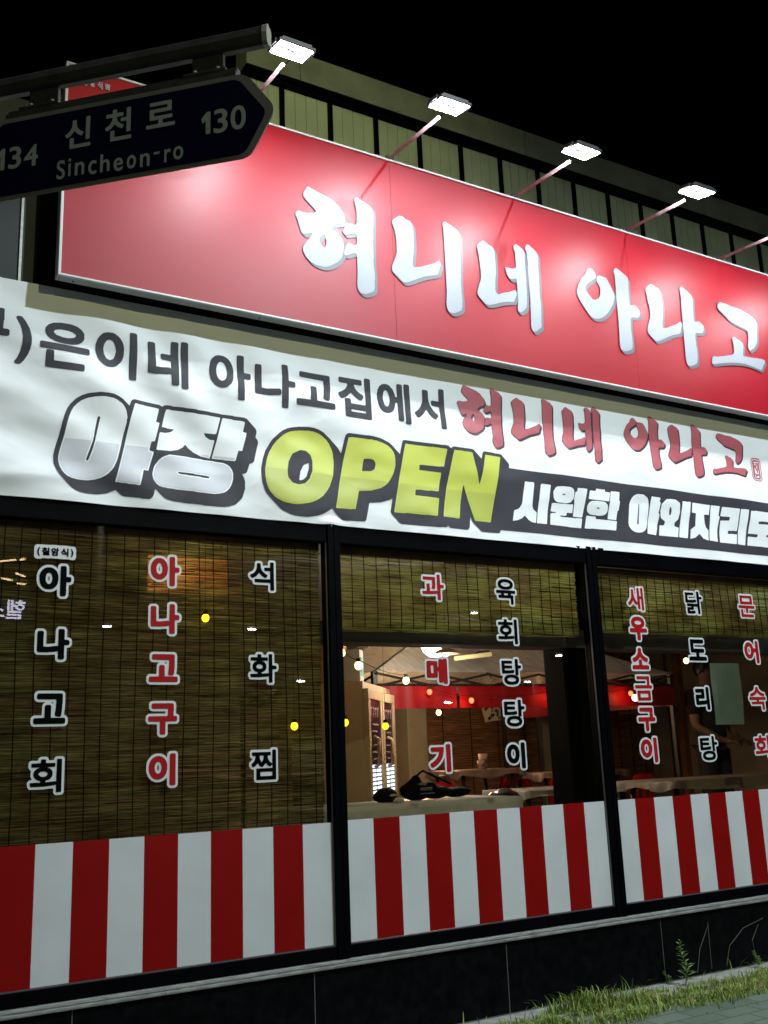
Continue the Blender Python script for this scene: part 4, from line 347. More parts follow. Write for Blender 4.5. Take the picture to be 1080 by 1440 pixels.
  'ban_row': '704 3965 705 3987 713 3994 875 3994 880 3995 883 4002 889 4045 887 4072 740 4075 735 4080 734 4085 734 4107 740 4115 923 4116 928 4115 933 4110 934 4050 931 4040 929 3997 933 3994 955 3994 961 3990 964 3985 963 3960 955 3954 863 3954 858 3952 856 3840 850 3832 820 3831 812 3837 811 3947 810 3952 713 3954 706 3957;998 3812 999 3817 1012 3840 1027 3880 1035 3925 1035 3965 1027 4010 1020 4032 998 4075 999 4082 1004 4087 1024 4088 1030 4085 1050 4060 1070 4020 1078 3992 1083 3962 1083 3927 1077 3892 1067 3862 1047 3824 1034 3808 1024 3801 1004 3802 999 3807;1163 3818 1163 3900 1165 3905 1171 3909 1199 3909 1206 3904 1208 3853 1211 3849 1371 3849 1377 3845 1380 3840 1380 3815 1377 3810 1371 3807 1171 3807 1165 3810|1128 3925 1128 3950 1136 3956 1399 3957 1406 3954 1410 3948 1410 3923 1407 3918 1401 3914 1139 3914 1130 3918|1158 4020 1158 4043 1161 4053 1179 4074 1199 4086 1216 4091 1244 4096 1294 4096 1311 4094 1339 4086 1357 4075 1369 4064 1377 4053 1380 4043 1379 4013 1366 3992 1351 3980 1336 3972 1304 3964 1281 3964 1266 3961 1256 3964 1234 3964 1209 3970 1186 3980 1173 3990 1162 4005|1205 4030 1208 4023 1221 4012 1259 4004 1284 4004 1316 4012 1330 4023 1333 4030 1330 4038 1319 4046 1306 4051 1289 4054 1246 4054 1234 4051 1219 4046 1211 4041;1643 3818 1643 4098 1645 4103 1651 4106 1679 4106 1685 4103 1688 4095 1687 3815 1685 3810 1679 3807 1651 3807 1645 3810|1445 3965 1445 3993 1448 4010 1456 4035 1468 4055 1485 4073 1500 4080 1514 4084 1544 4084 1554 4081 1572 4070 1590 4053 1599 4038 1607 4015 1610 3995 1610 3960 1607 3940 1602 3923 1591 3905 1569 3882 1557 3875 1546 3872 1524 3869 1506 3872 1486 3882 1465 3903 1456 3918 1448 3943|1490 3980 1496 3945 1509 3922 1521 3915 1531 3914 1544 3920 1550 3925 1559 3945 1565 3970 1565 3980 1559 4010 1547 4033 1529 4041 1516 4038 1509 4033 1496 4010;1960 3806 1960 4096 1962 4101 1969 4105 1996 4105 2002 4101 2005 4094 2005 3804 2002 3799 1996 3795 1969 3795 1962 3799|1752 3879 1752 4061 1755 4069 1761 4072 1791 4072 1799 4066 1801 3914 1831 3913 1881 3920 1886 3919 1896 3912 1896 3963 1891 3965 1839 3966 1832 3974 1832 3999 1835 4004 1841 4007 1896 4009 1897 4014 1898 4091 1906 4097 1936 4097 1941 4095 1945 4086 1945 3821 1942 3814 1936 3810 1909 3810 1904 3811 1899 3816 1896 3879 1866 3873 1819 3870 1809 3867 1761 3868 1755 3871;2325 3793 2325 4075 2328 4081 2333 4084 2363 4084 2369 4080 2372 4075 2372 3975 2376 3972 2408 3971 2413 3969 2417 3963 2417 3938 2411 3930 2376 3929 2372 3925 2371 3788 2363 3782 2333 3782 2327 3785|2137 3940 2137 3970 2145 4008 2156 4029 2178 4051 2193 4058 2208 4061 2228 4061 2243 4058 2261 4049 2277 4033 2284 4023 2291 4008 2297 3988 2300 3965 2297 3920 2291 3900 2281 3880 2256 3855 2238 3847 2218 3844 2198 3847 2175 3858 2156 3880 2148 3893 2140 3920|2182 3963 2183 3938 2188 3918 2197 3900 2203 3895 2216 3889 2223 3890 2236 3897 2241 3903 2249 3918 2255 3945 2254 3963 2249 3988 2236 4010 2221 4017 2211 4016 2201 4010 2188 3988;2629 3871 2630 4064 2633 4070 2638 4072 2666 4072 2671 4070 2674 4064 2675 3966 2678 3963 2713 3962 2718 3960 2722 3954 2722 3931 2719 3926 2713 3923 2678 3922 2675 3919 2674 3791 2674 3786 2669 3781 2638 3780 2630 3786|2444 3859 2445 4036 2447 4041 2453 4045 2481 4045 2486 4043 2489 4036 2491 3892 2521 3890 2613 3902 2621 3896 2625 3884 2625 3869 2618 3861 2606 3858 2546 3850 2453 3848 2447 3851;2728 3825 2728 3848 2734 3856 2824 3857 2829 3858 2831 3948 2833 3953 2839 3956 2867 3956 2875 3950 2875 3863 2877 3858 2999 3856 3005 3853 3008 3848 3008 3823 3005 3818 2999 3814 2739 3814 2732 3817|2755 4020 2756 4043 2764 4049 2972 4048 2978 4040 2978 3955 2973 3905 2967 3875 2962 3870 2954 3869 2932 3872 2921 3880 2921 3890 2930 3953 2930 4003 2929 4008 2764 4009 2758 4013;3084 3795 3084 3902 3085 3907 3091 3913 3121 3914 3126 3911 3129 3905 3130 3885 3133 3881 3236 3881 3241 3883 3243 3910 3242 3920 3242 4070 3244 4075 3251 4079 3281 4077 3286 4072 3287 4067 3286 3789 3281 3785 3276 3784 3096 3784 3087 3787|3129 3835 3131 3825 3136 3824 3236 3824 3241 3825 3242 3830 3241 3840 3236 3841 3136 3841 3131 3840|3037 3937 3038 3942 3042 3947 3061 3955 3088 3974 3101 3992 3107 4007 3107 4015 3103 4019 3056 4019 3048 4021 3044 4027 3044 4050 3051 4058 3211 4059 3216 4058 3221 4052 3222 4027 3216 4020 3163 4019 3159 4017 3158 4015 3164 3997 3176 3980 3196 3964 3221 3953 3226 3947 3226 3932 3211 3912 3203 3911 3193 3914 3168 3927 3133 3958 3104 3927 3088 3916 3063 3906 3056 3907 3052 3910 3040 3927;3555 3806 3555 4079 3557 4084 3564 4087 3591 4087 3597 4084 3600 4076 3600 3804 3597 3799 3591 3795 3564 3795 3557 3799|3337 3944 3337 3979 3346 4016 3353 4031 3362 4044 3379 4057 3391 4062 3409 4065 3429 4062 3444 4054 3462 4036 3467 4029 3477 4004 3481 3982 3494 3980 3497 3986 3498 4074 3504 4079 3509 4080 3534 4080 3541 4074 3542 3821 3541 3816 3537 3811 3506 3810 3498 3816 3497 3934 3496 3939 3486 3940 3481 3938 3471 3899 3461 3880 3449 3867 3431 3858 3419 3855 3401 3855 3386 3858 3376 3863 3356 3883 3343 3911|3382 3971 3382 3946 3391 3916 3395 3909 3403 3901 3414 3901 3424 3909 3435 3939 3435 3979 3426 4006 3421 4014 3411 4019 3406 4019 3399 4015 3391 4004;3775 3973 3775 3993 3781 4001 3836 4002 3841 4004 3843 4086 3845 4093 3851 4097 3879 4097 3887 4091 3888 3808 3887 3803 3881 3798 3851 3797 3846 3800 3843 3806 3841 3960 3836 3962 3784 3962 3778 3966|3633 3886 3633 3891 3638 3896 3656 3910 3674 3927 3687 3946 3697 3968 3705 3996 3706 4066 3714 4072 3746 4071 3753 4063 3753 4011 3756 3991 3763 3966 3783 3933 3801 3915 3824 3899 3825 3888 3822 3881 3806 3863 3796 3862 3791 3864 3769 3880 3754 3894 3731 3926 3727 3923 3706 3892 3684 3870 3666 3858 3656 3857 3651 3860 3634 3880',
  'ban_brush_f': '4231 3988 4232 3994 4244 4022 4252 4035 4258 4037 4292 4035 4296 4037 4299 4042 4301 4052 4301 4110 4299 4126 4292 4152 4296 4164 4304 4169 4314 4168 4370 4146 4385 4134 4387 4124 4387 4070 4385 4060 4383 3946 4381 3936 4383 3774 4377 3748 4372 3744 4338 3726 4328 3723 4312 3724 4301 3732 4296 3742 4293 3752 4293 3776 4297 3812 4297 3890 4294 3900 4288 3904 4276 3900 4244 3883 4236 3884 4231 3890 4244 3928 4248 3936 4254 3943 4264 3945 4276 3941 4288 3941 4296 3946 4299 3958 4299 3990 4296 3994 4290 3996 4276 3992 4244 3979 4236 3980 4232 3984|3999 4016 4000 4022 4003 4028 4016 4034 4050 4033 4086 4042 4099 4048 4099 4052 4096 4057 4054 4091 4043 4102 4040 4108 4040 4122 4058 4156 4068 4157 4098 4148 4162 4132 4184 4124 4205 4112 4225 4092 4235 4078 4243 4054 4237 4038 4228 4029 4222 4026 4204 4020 4194 4014 4177 3998 4174 3992 4176 3988 4196 3981 4215 3968 4225 3954 4231 3938 4231 3914 4229 3898 4221 3870 4212 3855 4200 3843 4176 3826 4146 3810 4130 3805 4106 3805 4090 3807 4074 3812 4060 3820 4043 3836 4040 3842 4033 3856 4033 3872 4036 3880 4073 3932 4079 3946 4076 3949 4050 3938 4034 3934 4028 3936 4009 3996|4111 3924 4118 3908 4126 3899 4134 3895 4139 3898 4145 3910 4147 3930 4143 3946 4138 3953 4132 3954 4123 3946;4765 3744 4765 3774 4771 3820 4771 3996 4769 4006 4771 4120 4767 4146 4771 4156 4780 4162 4804 4157 4852 4137 4863 4126 4865 4116 4865 4072 4863 4064 4863 4026 4861 4018 4857 3898 4855 3888 4857 3778 4855 3756 4849 3744 4836 3736 4806 3722 4788 3719 4778 3722 4768 3734|4469 3860 4472 3880 4495 3930 4499 3944 4501 3960 4501 3992 4497 4038 4489 4068 4482 4082 4481 4090 4485 4098 4498 4111 4524 4129 4536 4131 4544 4129 4560 4120 4578 4117 4591 4106 4595 4098 4597 4082 4597 3998 4595 3974 4585 3922 4586 3900 4590 3898 4596 3898 4630 3908 4700 3938 4732 3959 4738 3958 4741 3954 4743 3946 4743 3936 4732 3912 4727 3896 4720 3889 4632 3859 4544 3816 4528 3814 4518 3818 4501 3832 4474 3850;5262 4144 5262 4154 5271 4167 5277 4171 5287 4171 5331 4143 5337 4136 5341 4122 5338 4094 5336 3986 5334 3978 5334 3932 5332 3922 5334 3908 5334 3836 5330 3802 5329 3762 5325 3751 5310 3742 5293 3728 5281 3723 5271 3725 5266 3730 5264 3738 5264 3784 5265 3792 5266 3824 5268 3834 5268 4026 5270 4036 5270 4122|4946 3850 4946 3858 4954 3886 4971 3924 4975 3956 4967 4046 4963 4072 4960 4084 4960 4092 4962 4096 4986 4120 4997 4127 5007 4127 5035 4114 5049 4111 5057 4107 5063 4098 5065 4090 5068 4072 5067 3998 5056 3914 5056 3886 5061 3876 5067 3872 5073 3872 5091 3881 5137 3896 5177 3914 5183 3910 5183 3892 5169 3858 5161 3851 5137 3847 5089 3835 5041 3816 5007 3805 4993 3806 4982 3812 4951 3839|5126 4016 5126 4020 5129 4022 5165 4021 5183 4025 5193 4034 5196 4054 5195 4086 5194 4092 5193 4112 5186 4136 5190 4146 5197 4153 5207 4155 5221 4151 5245 4139 5253 4128 5252 3942 5250 3934 5249 3898 5248 3892 5245 3856 5241 3842 5234 3830 5221 3817 5203 3806 5193 3807 5188 3810 5186 3814 5186 3830 5192 3860 5191 3972 5187 3975 5161 3967 5151 3967 5145 3970 5134 3982;5858 3770 5859 3796 5863 3822 5863 3878 5865 3888 5865 4026 5869 4066 5869 4136 5863 4156 5868 4168 5874 4175 5880 4178 5890 4179 5958 4148 5966 4138 5967 4122 5961 4082 5959 4032 5957 4024 5957 4002 5960 3994 5964 3992 5992 4001 6002 3998 6014 3991 6025 3980 6031 3966 6022 3946 6010 3935 6002 3933 5982 3933 5966 3930 5959 3926 5956 3920 5951 3894 5951 3824 5953 3816 5953 3798 5949 3770 5945 3760 5938 3753 5906 3739 5890 3735 5878 3735 5868 3739 5862 3746 5859 3752|5587 3986 5588 3998 5596 4020 5614 4052 5629 4074 5658 4099 5673 4128 5681 4136 5690 4141 5700 4140 5720 4130 5730 4120 5733 4112 5730 4100 5726 4093 5670 4055 5656 4040 5652 4030 5651 4014 5653 4010 5692 3975 5702 3973 5714 3975 5722 3979 5737 3990 5750 4012 5755 4032 5755 4042 5750 4056 5736 4076 5735 4088 5737 4094 5742 4102 5754 4112 5802 4111 5806 4109 5814 4098 5842 4052 5853 4030 5852 4016 5843 3990 5832 3970 5807 3936 5786 3915 5754 3891 5734 3881 5710 3875 5696 3873 5680 3875 5674 3877 5658 3889 5621 3930 5598 3959 5590 3974;6340 3752 6342 3820 6344 3830 6344 3878 6346 3888 6346 3940 6348 3950 6348 4008 6349 4016 6352 4068 6356 4096 6355 4138 6352 4158 6360 4174 6371 4178 6383 4174 6437 4146 6447 4139 6451 4132 6451 4118 6444 4042 6444 3998 6445 3992 6451 3989 6473 3996 6491 3996 6507 3986 6515 3978 6517 3974 6517 3966 6511 3950 6499 3935 6483 3931 6455 3928 6445 3924 6440 3918 6438 3908 6438 3836 6439 3828 6439 3806 6435 3776 6431 3760 6427 3754 6421 3747 6399 3737 6379 3729 6367 3727 6357 3727 6353 3729 6342 3742|6062 3870 6066 3892 6091 3948 6097 3972 6097 4002 6088 4040 6085 4068 6078 4098 6078 4104 6084 4114 6093 4123 6111 4136 6123 4142 6141 4142 6167 4131 6179 4130 6190 4122 6195 4114 6197 4102 6198 4074 6200 4066 6199 4020 6195 3988 6184 3938 6182 3922 6183 3910 6197 3909 6219 3915 6295 3948 6327 3968 6333 3968 6335 3966 6337 3958 6337 3948 6321 3908 6317 3901 6311 3897 6291 3892 6241 3874 6137 3827 6123 3823 6109 3827 6071 3855 6064 3862;6545 3778 6551 3800 6559 3812 6568 3819 6598 3819 6610 3822 6710 3848 6730 3858 6736 3868 6739 3882 6739 3924 6735 3942 6740 3950 6750 3957 6760 3957 6808 3941 6818 3932 6821 3926 6821 3912 6809 3870 6809 3862 6814 3858 6902 3861 6908 3863 6958 3865 6964 3867 6986 3863 6991 3856 6986 3846 6968 3825 6957 3806 6946 3799 6852 3813 6784 3813 6738 3809 6684 3801 6560 3771 6550 3772 6546 3774|6643 4104 6647 4118 6655 4130 6662 4137 6678 4141 6720 4141 6766 4133 6812 4133 6830 4131 6906 4113 6928 4105 6952 4091 6958 4084 6961 4078 6961 4058 6955 4028 6951 3990 6942 3958 6927 3936 6910 3919 6878 3902 6870 3900 6863 3908 6861 3916 6863 3934 6875 3984 6875 4010 6870 4017 6852 4023 6772 4037 6750 4039 6732 4044 6722 4049 6708 4063 6652 4094',
  'ban_brush_s': '3997 4016 4001 4028 4006 4032 4016 4036 4050 4035 4072 4040 4096 4048 4097 4052 4094 4055 4066 4077 4041 4102 4038 4108 4038 4122 4054 4154 4058 4158 4068 4159 4098 4150 4162 4134 4196 4120 4207 4112 4240 4079 4250 4063 4258 4040 4280 4037 4294 4038 4299 4050 4299 4110 4290 4152 4294 4165 4302 4170 4314 4170 4370 4148 4377 4144 4397 4124 4401 4112 4401 4058 4397 3998 4397 3934 4395 3924 4397 3764 4392 3737 4384 3730 4362 3718 4350 3712 4338 3709 4326 3709 4320 3712 4298 3734 4291 3754 4291 3778 4295 3812 4295 3884 4292 3887 4258 3870 4250 3869 4240 3873 4231 3850 4213 3830 4188 3812 4158 3796 4142 3791 4116 3791 4086 3798 4072 3806 4041 3836 4031 3856 4031 3872 4034 3880 4062 3922 4044 3920 4038 3923 4026 3936 4007 3996|4125 3912 4132 3898 4136 3898 4139 3900 4145 3920 4145 3932 4142 3937 4136 3932|4193 3986 4214 3971 4230 3955 4242 3935 4258 3947 4286 3943 4290 3944 4295 3948 4297 3958 4296 3979 4288 3978 4260 3966 4248 3966 4230 3984 4230 3994 4236 4008 4234 4011 4212 4004 4203 3998;4763 3744 4763 3774 4769 3820 4769 3996 4767 4006 4769 4120 4765 4146 4769 4156 4780 4164 4804 4159 4852 4139 4875 4116 4879 4104 4879 4060 4877 4052 4877 4014 4871 3920 4871 3884 4869 3876 4871 3766 4869 3744 4861 3730 4837 3716 4808 3706 4798 3706 4788 3710 4770 3728 4766 3734|4467 3860 4470 3880 4493 3930 4499 3960 4499 3992 4495 4038 4487 4068 4480 4082 4479 4090 4483 4098 4498 4113 4524 4131 4534 4133 4544 4131 4560 4122 4582 4117 4605 4094 4609 4086 4611 4070 4611 3986 4609 3962 4599 3910 4601 3902 4606 3902 4630 3910 4696 3938 4734 3961 4740 3959 4751 3948 4757 3936 4757 3924 4746 3900 4743 3888 4736 3878 4720 3870 4644 3845 4556 3802 4540 3800 4530 3804 4513 3818 4484 3838 4472 3850;4944 3850 4952 3886 4969 3924 4973 3956 4965 4046 4958 4092 4987 4123 4997 4129 5007 4129 5035 4116 5049 4113 5059 4107 5072 4094 5079 4080 5082 4060 5082 3988 5070 3904 5070 3878 5073 3874 5091 3883 5137 3898 5177 3916 5187 3910 5189 3910 5189 3956 5165 3953 5155 3957 5134 3978 5124 4016 5125 4021 5129 4024 5165 4023 5185 4028 5191 4034 5194 4054 5193 4086 5191 4112 5184 4136 5188 4146 5197 4155 5207 4157 5225 4151 5245 4141 5267 4121 5267 4126 5260 4142 5260 4154 5273 4171 5285 4173 5329 4146 5351 4124 5355 4108 5352 4082 5350 3974 5346 3910 5348 3896 5348 3824 5344 3790 5343 3750 5341 3742 5337 3737 5305 3714 5295 3709 5285 3710 5266 3728 5262 3736 5262 3784 5266 3834 5265 3883 5262 3880 5259 3844 5253 3826 5233 3803 5213 3791 5202 3794 5184 3812 5184 3830 5187 3846 5187 3851 5178 3840 5171 3836 5149 3833 5101 3821 5053 3802 5017 3791 5007 3791 5001 3794 4973 3815 4948 3840;5585 3986 5586 3998 5594 4020 5620 4064 5633 4080 5656 4099 5671 4128 5680 4137 5690 4143 5700 4142 5714 4136 5744 4109 5758 4115 5804 4112 5824 4092 5860 4033 5864 4032 5867 4066 5867 4134 5861 4156 5866 4168 5874 4177 5880 4180 5890 4181 5958 4150 5978 4130 5981 4124 5981 4110 5975 4070 5971 4000 5974 3997 5994 4003 6006 3998 6039 3968 6045 3954 6036 3933 6022 3921 6014 3919 5978 3916 5972 3912 5970 3908 5965 3882 5967 3786 5960 3749 5951 3740 5938 3733 5912 3723 5890 3721 5878 3727 5861 3744 5857 3752 5856 3772 5861 3820 5861 3878 5863 3888 5862 3986 5838 3945 5821 3924 5798 3901 5756 3871 5740 3865 5708 3859 5686 3863 5670 3875 5652 3893 5596 3959 5588 3974|5665 4014 5666 4000 5691 3978 5700 3975 5714 3977 5735 3990 5747 4008 5753 4032 5750 4052 5732 4074 5682 4041 5670 4028;6060 3870 6064 3892 6089 3948 6095 3972 6095 4002 6086 4040 6083 4068 6076 4104 6082 4114 6093 4125 6111 4138 6125 4144 6143 4144 6161 4135 6181 4131 6205 4109 6209 4102 6214 4054 6213 4008 6209 3976 6198 3926 6196 3914 6198 3912 6219 3917 6293 3949 6327 3970 6335 3970 6343 3963 6345 3964 6348 4046 6354 4096 6353 4138 6350 4158 6358 4174 6363 4178 6371 4180 6383 4176 6437 4148 6463 4124 6465 4118 6466 4108 6458 4032 6458 3998 6461 3995 6473 3998 6493 3997 6509 3987 6531 3962 6531 3954 6527 3942 6519 3930 6511 3922 6495 3917 6467 3914 6459 3911 6454 3906 6452 3896 6453 3794 6449 3764 6443 3744 6431 3732 6397 3717 6381 3713 6369 3713 6365 3715 6345 3735 6338 3750 6340 3820 6342 3830 6342 3878 6344 3888 6343 3910 6340 3910 6333 3891 6323 3883 6273 3868 6169 3821 6135 3809 6121 3813 6083 3841 6064 3860;6543 3778 6545 3790 6555 3810 6568 3821 6598 3821 6610 3824 6710 3850 6730 3860 6734 3868 6737 3884 6737 3924 6733 3942 6738 3951 6750 3959 6760 3959 6808 3943 6831 3922 6835 3914 6835 3900 6826 3862 6866 3861 6964 3869 6986 3865 7005 3844 7000 3834 6982 3813 6971 3794 6958 3785 6864 3799 6794 3799 6696 3787 6570 3757 6557 3760 6545 3772|6641 4104 6645 4118 6651 4128 6662 4139 6676 4143 6718 4143 6766 4135 6812 4135 6830 4133 6906 4115 6936 4103 6952 4093 6971 4074 6975 4066 6975 4046 6965 3978 6956 3946 6941 3924 6922 3905 6890 3888 6882 3886 6867 3900 6859 3914 6859 3924 6873 3984 6872 4006 6864 4009 6744 4030 6734 4035 6720 4049 6663 4080',
  'yajang_f': '1258 3275 1258 3297 1263 3327 1283 3412 1298 3500 1306 3532 1319 3570 1331 3595 1353 3622 1374 3640 1407 3658 1447 3670 1479 3676 1502 3679 1552 3676 1572 3670 1602 3653 1615 3640 1627 3620 1632 3605 1638 3570 1635 3562 1635 3545 1605 3395 1585 3312 1577 3290 1562 3257 1550 3240 1532 3219 1517 3207 1492 3192 1459 3179 1424 3171 1402 3169 1364 3169 1332 3174 1308 3182 1291 3195 1279 3209 1264 3242|1574 3180 1628 3407 1658 3575 1680 3662 1684 3666 1694 3666 1704 3664 1734 3663 1742 3661 1814 3658 1827 3656 1829 3652 1828 3642 1813 3577 1817 3572 1832 3571 1834 3567 1807 3457 1804 3450 1787 3447 1783 3437 1775 3400 1775 3392 1777 3389 1798 3385 1798 3375 1768 3267 1764 3264 1754 3266 1742 3266 1738 3262 1718 3172 1714 3169 1699 3169 1687 3171 1649 3171 1639 3174 1602 3174 1592 3176 1577 3176|1410 3297 1411 3290 1414 3287 1417 3287 1420 3290 1425 3300 1445 3362 1455 3405 1483 3550 1482 3555 1477 3560 1474 3560 1469 3555 1466 3545 1450 3450 1450 3440 1443 3405;1791 3238 1791 3250 1799 3285 1806 3303 1815 3316 1831 3338 1847 3354 1865 3366 1895 3379 2010 3379 2022 3377 2097 3377 2107 3374 2170 3374 2180 3372 2237 3369 2262 3359 2277 3347 2290 3328 2296 3308 2296 3275 2293 3258 2285 3235 2271 3210 2250 3189 2235 3180 2205 3170 2175 3164 2057 3164 2045 3167 1927 3167 1917 3169 1877 3169 1867 3172 1852 3172 1830 3177 1813 3188 1799 3208 1794 3218|1944 3273 1947 3268 1960 3264 2000 3264 2012 3262 2085 3262 2097 3259 2135 3259 2140 3260 2143 3265 2142 3270 2140 3271 2122 3274 2052 3274 2040 3277 1952 3277 1947 3276|1816 3405 1833 3500 1837 3510 1842 3512 1870 3512 1895 3520 1910 3527 1923 3540 1923 3543 1920 3544 1885 3544 1877 3547 1852 3547 1850 3550 1868 3638 1875 3660 1892 3662 1905 3659 1972 3659 1985 3657 2052 3657 2065 3654 2132 3654 2142 3652 2205 3652 2210 3650 2211 3645 2187 3547 2177 3542 2115 3542 2111 3540 2111 3538 2120 3520 2135 3510 2147 3504 2172 3504 2176 3500 2156 3408 2149 3388 2092 3395 2045 3415 2015 3437 1997 3457 1995 3456 1980 3438 1950 3417 1910 3405 1897 3402 1822 3399 1817 3401|2164 3393 2224 3643 2227 3650 2232 3652 2285 3652 2297 3649 2357 3649 2373 3645 2373 3635 2363 3585 2365 3582 2386 3578 2385 3565 2357 3460 2352 3457 2335 3457 2330 3453 2312 3390 2305 3387 2247 3387 2235 3389 2170 3389 2165 3390',
  'yajang_s': '1233 3270 1233 3303 1238 3333 1258 3418 1273 3505 1281 3538 1296 3583 1312 3611 1342 3647 1372 3669 1402 3683 1417 3688 1479 3702 1509 3702 1519 3704 1529 3702 1552 3702 1582 3693 1607 3681 1647 3646 1649 3648 1659 3679 1669 3688 1682 3692 1832 3682 1849 3674 1862 3683 1874 3687 1902 3687 1912 3684 1977 3684 1989 3682 2057 3682 2069 3679 2137 3679 2149 3677 2209 3677 2217 3675 2292 3677 2304 3674 2362 3674 2379 3671 2389 3667 2447 3612 2452 3600 2453 3590 2446 3558 2462 3540 2465 3523 2435 3405 2432 3397 2422 3387 2404 3380 2402 3378 2385 3325 2374 3315 2354 3310 2367 3285 2373 3263 2373 3218 2357 3165 2348 3150 2312 3115 2299 3108 2262 3095 2232 3089 2104 3089 2092 3092 1977 3092 1967 3094 1924 3094 1899 3097 1868 3105 1852 3117 1812 3154 1807 3157 1804 3153 1797 3120 1792 3108 1782 3098 1772 3094 1734 3094 1722 3097 1634 3099 1614 3105 1582 3132 1529 3107 1487 3097 1467 3094 1409 3094 1377 3099 1354 3107 1333 3120 1265 3185 1256 3198 1244 3223 1235 3250',
  'yajang_i': '1798 3240 1800 3258 1809 3288 1819 3308 1839 3336 1847 3344 1867 3359 1887 3368 1899 3372 2007 3372 2019 3369 2094 3369 2104 3367 2167 3367 2177 3364 2234 3362 2259 3351 2270 3343 2283 3323 2288 3308 2288 3275 2285 3260 2275 3230 2265 3215 2247 3197 2232 3188 2202 3177 2174 3172 2059 3172 2047 3174 1932 3174 1922 3177 1879 3177 1869 3179 1854 3179 1832 3185 1813 3200 1804 3215|1265 3278 1265 3295 1270 3325 1286 3395 1289 3405 1292 3406 1427 3407 1432 3405 1432 3395 1403 3300 1404 3285 1409 3280 1414 3279 1422 3282 1430 3290 1445 3335 1461 3398 1464 3405 1469 3407 1592 3407 1596 3405 1598 3403 1593 3375 1580 3323 1567 3285 1552 3255 1530 3228 1512 3213 1494 3202 1462 3187 1427 3179 1407 3177 1362 3177 1322 3185 1296 3200 1286 3213 1271 3245|1584 3188 1634 3400 1637 3405 1642 3407 1762 3407 1766 3405 1768 3400 1766 3388 1772 3383 1788 3378 1787 3365 1762 3275 1757 3272 1739 3274 1731 3268 1712 3178 1707 3177 1689 3177 1677 3179 1589 3182 1584 3185|1935 3273 1938 3265 1947 3259 1957 3257 1997 3257 2009 3254 2082 3254 2094 3252 2139 3252 2148 3258 2153 3265 2150 3273 2144 3278 2127 3282 2054 3282 2042 3284 1949 3284 1942 3282|2175 3400 2177 3405 2182 3407 2302 3407 2306 3405 2307 3403 2304 3396 2299 3394 2179 3397 2176 3398|2095 3405 2142 3407 2145 3405 2146 3403 2144 3398 2134 3397 2099 3402',
  'open_f': '2505 3305 2505 3352 2508 3372 2523 3435 2538 3472 2566 3522 2588 3552 2629 3593 2651 3610 2684 3628 2716 3638 2756 3646 2824 3653 2831 3651 2851 3651 2886 3643 2909 3633 2946 3606 2964 3585 2987 3542 2995 3512 2995 3492 2998 3482 2997 3437 2987 3375 2977 3342 2957 3295 2939 3267 2903 3225 2869 3199 2831 3179 2806 3169 2739 3154 2724 3153 2714 3151 2681 3151 2671 3153 2654 3154 2626 3159 2581 3177 2564 3188 2535 3217 2521 3242 2508 3282|2659 3367 2660 3337 2663 3322 2668 3315 2689 3292 2696 3289 2724 3284 2739 3284 2769 3292 2782 3297 2814 3330 2837 3387 2842 3450 2834 3480 2829 3493 2799 3515 2761 3516 2751 3513 2705 3487 2698 3480 2671 3427;2994 3157 3101 3625 3104 3637 3107 3642 3134 3646 3264 3646 3282 3649 3292 3646 3317 3646 3364 3636 3402 3623 3428 3605 3447 3582 3455 3560 3458 3535 3458 3490 3447 3450 3435 3422 3417 3392 3397 3366 3370 3342 3337 3322 3264 3299 3172 3287 3139 3160 3114 3159 3107 3156 3039 3156 3027 3154 2997 3154|3203 3430 3204 3426 3207 3426 3269 3431 3282 3437 3294 3446 3297 3450 3306 3477 3305 3492 3294 3508 3292 3510 3269 3516 3219 3510 3216 3502;3431 3169 3536 3624 3544 3653 3549 3655 3749 3655 3762 3658 3880 3656 3880 3646 3878 3634 3854 3529 3822 3527 3812 3525 3677 3522 3657 3519 3653 3514 3653 3499 3650 3489 3652 3484 3654 3483 3824 3483 3830 3481 3828 3461 3805 3356 3802 3349 3797 3348 3734 3348 3722 3345 3642 3345 3634 3343 3617 3342 3614 3341 3611 3331 3606 3304 3609 3300 3797 3300 3802 3299 3800 3279 3777 3173 3769 3170 3689 3170 3677 3168 3522 3168 3509 3165 3437 3165 3432 3166;3828 3176 3877 3401 3938 3656 4005 3657 4018 3655 4083 3655 4088 3653 4091 3649 4140 3446 4143 3436 4145 3434 4148 3439 4156 3466 4203 3651 4208 3652 4333 3652 4338 3651 4339 3649 4337 3636 4234 3176 4230 3169 4225 3167 4103 3167 4095 3171 4019 3406 4015 3414 4013 3415 4009 3404 3963 3173 3958 3170 3925 3170 3913 3172 3833 3172 3829 3174',
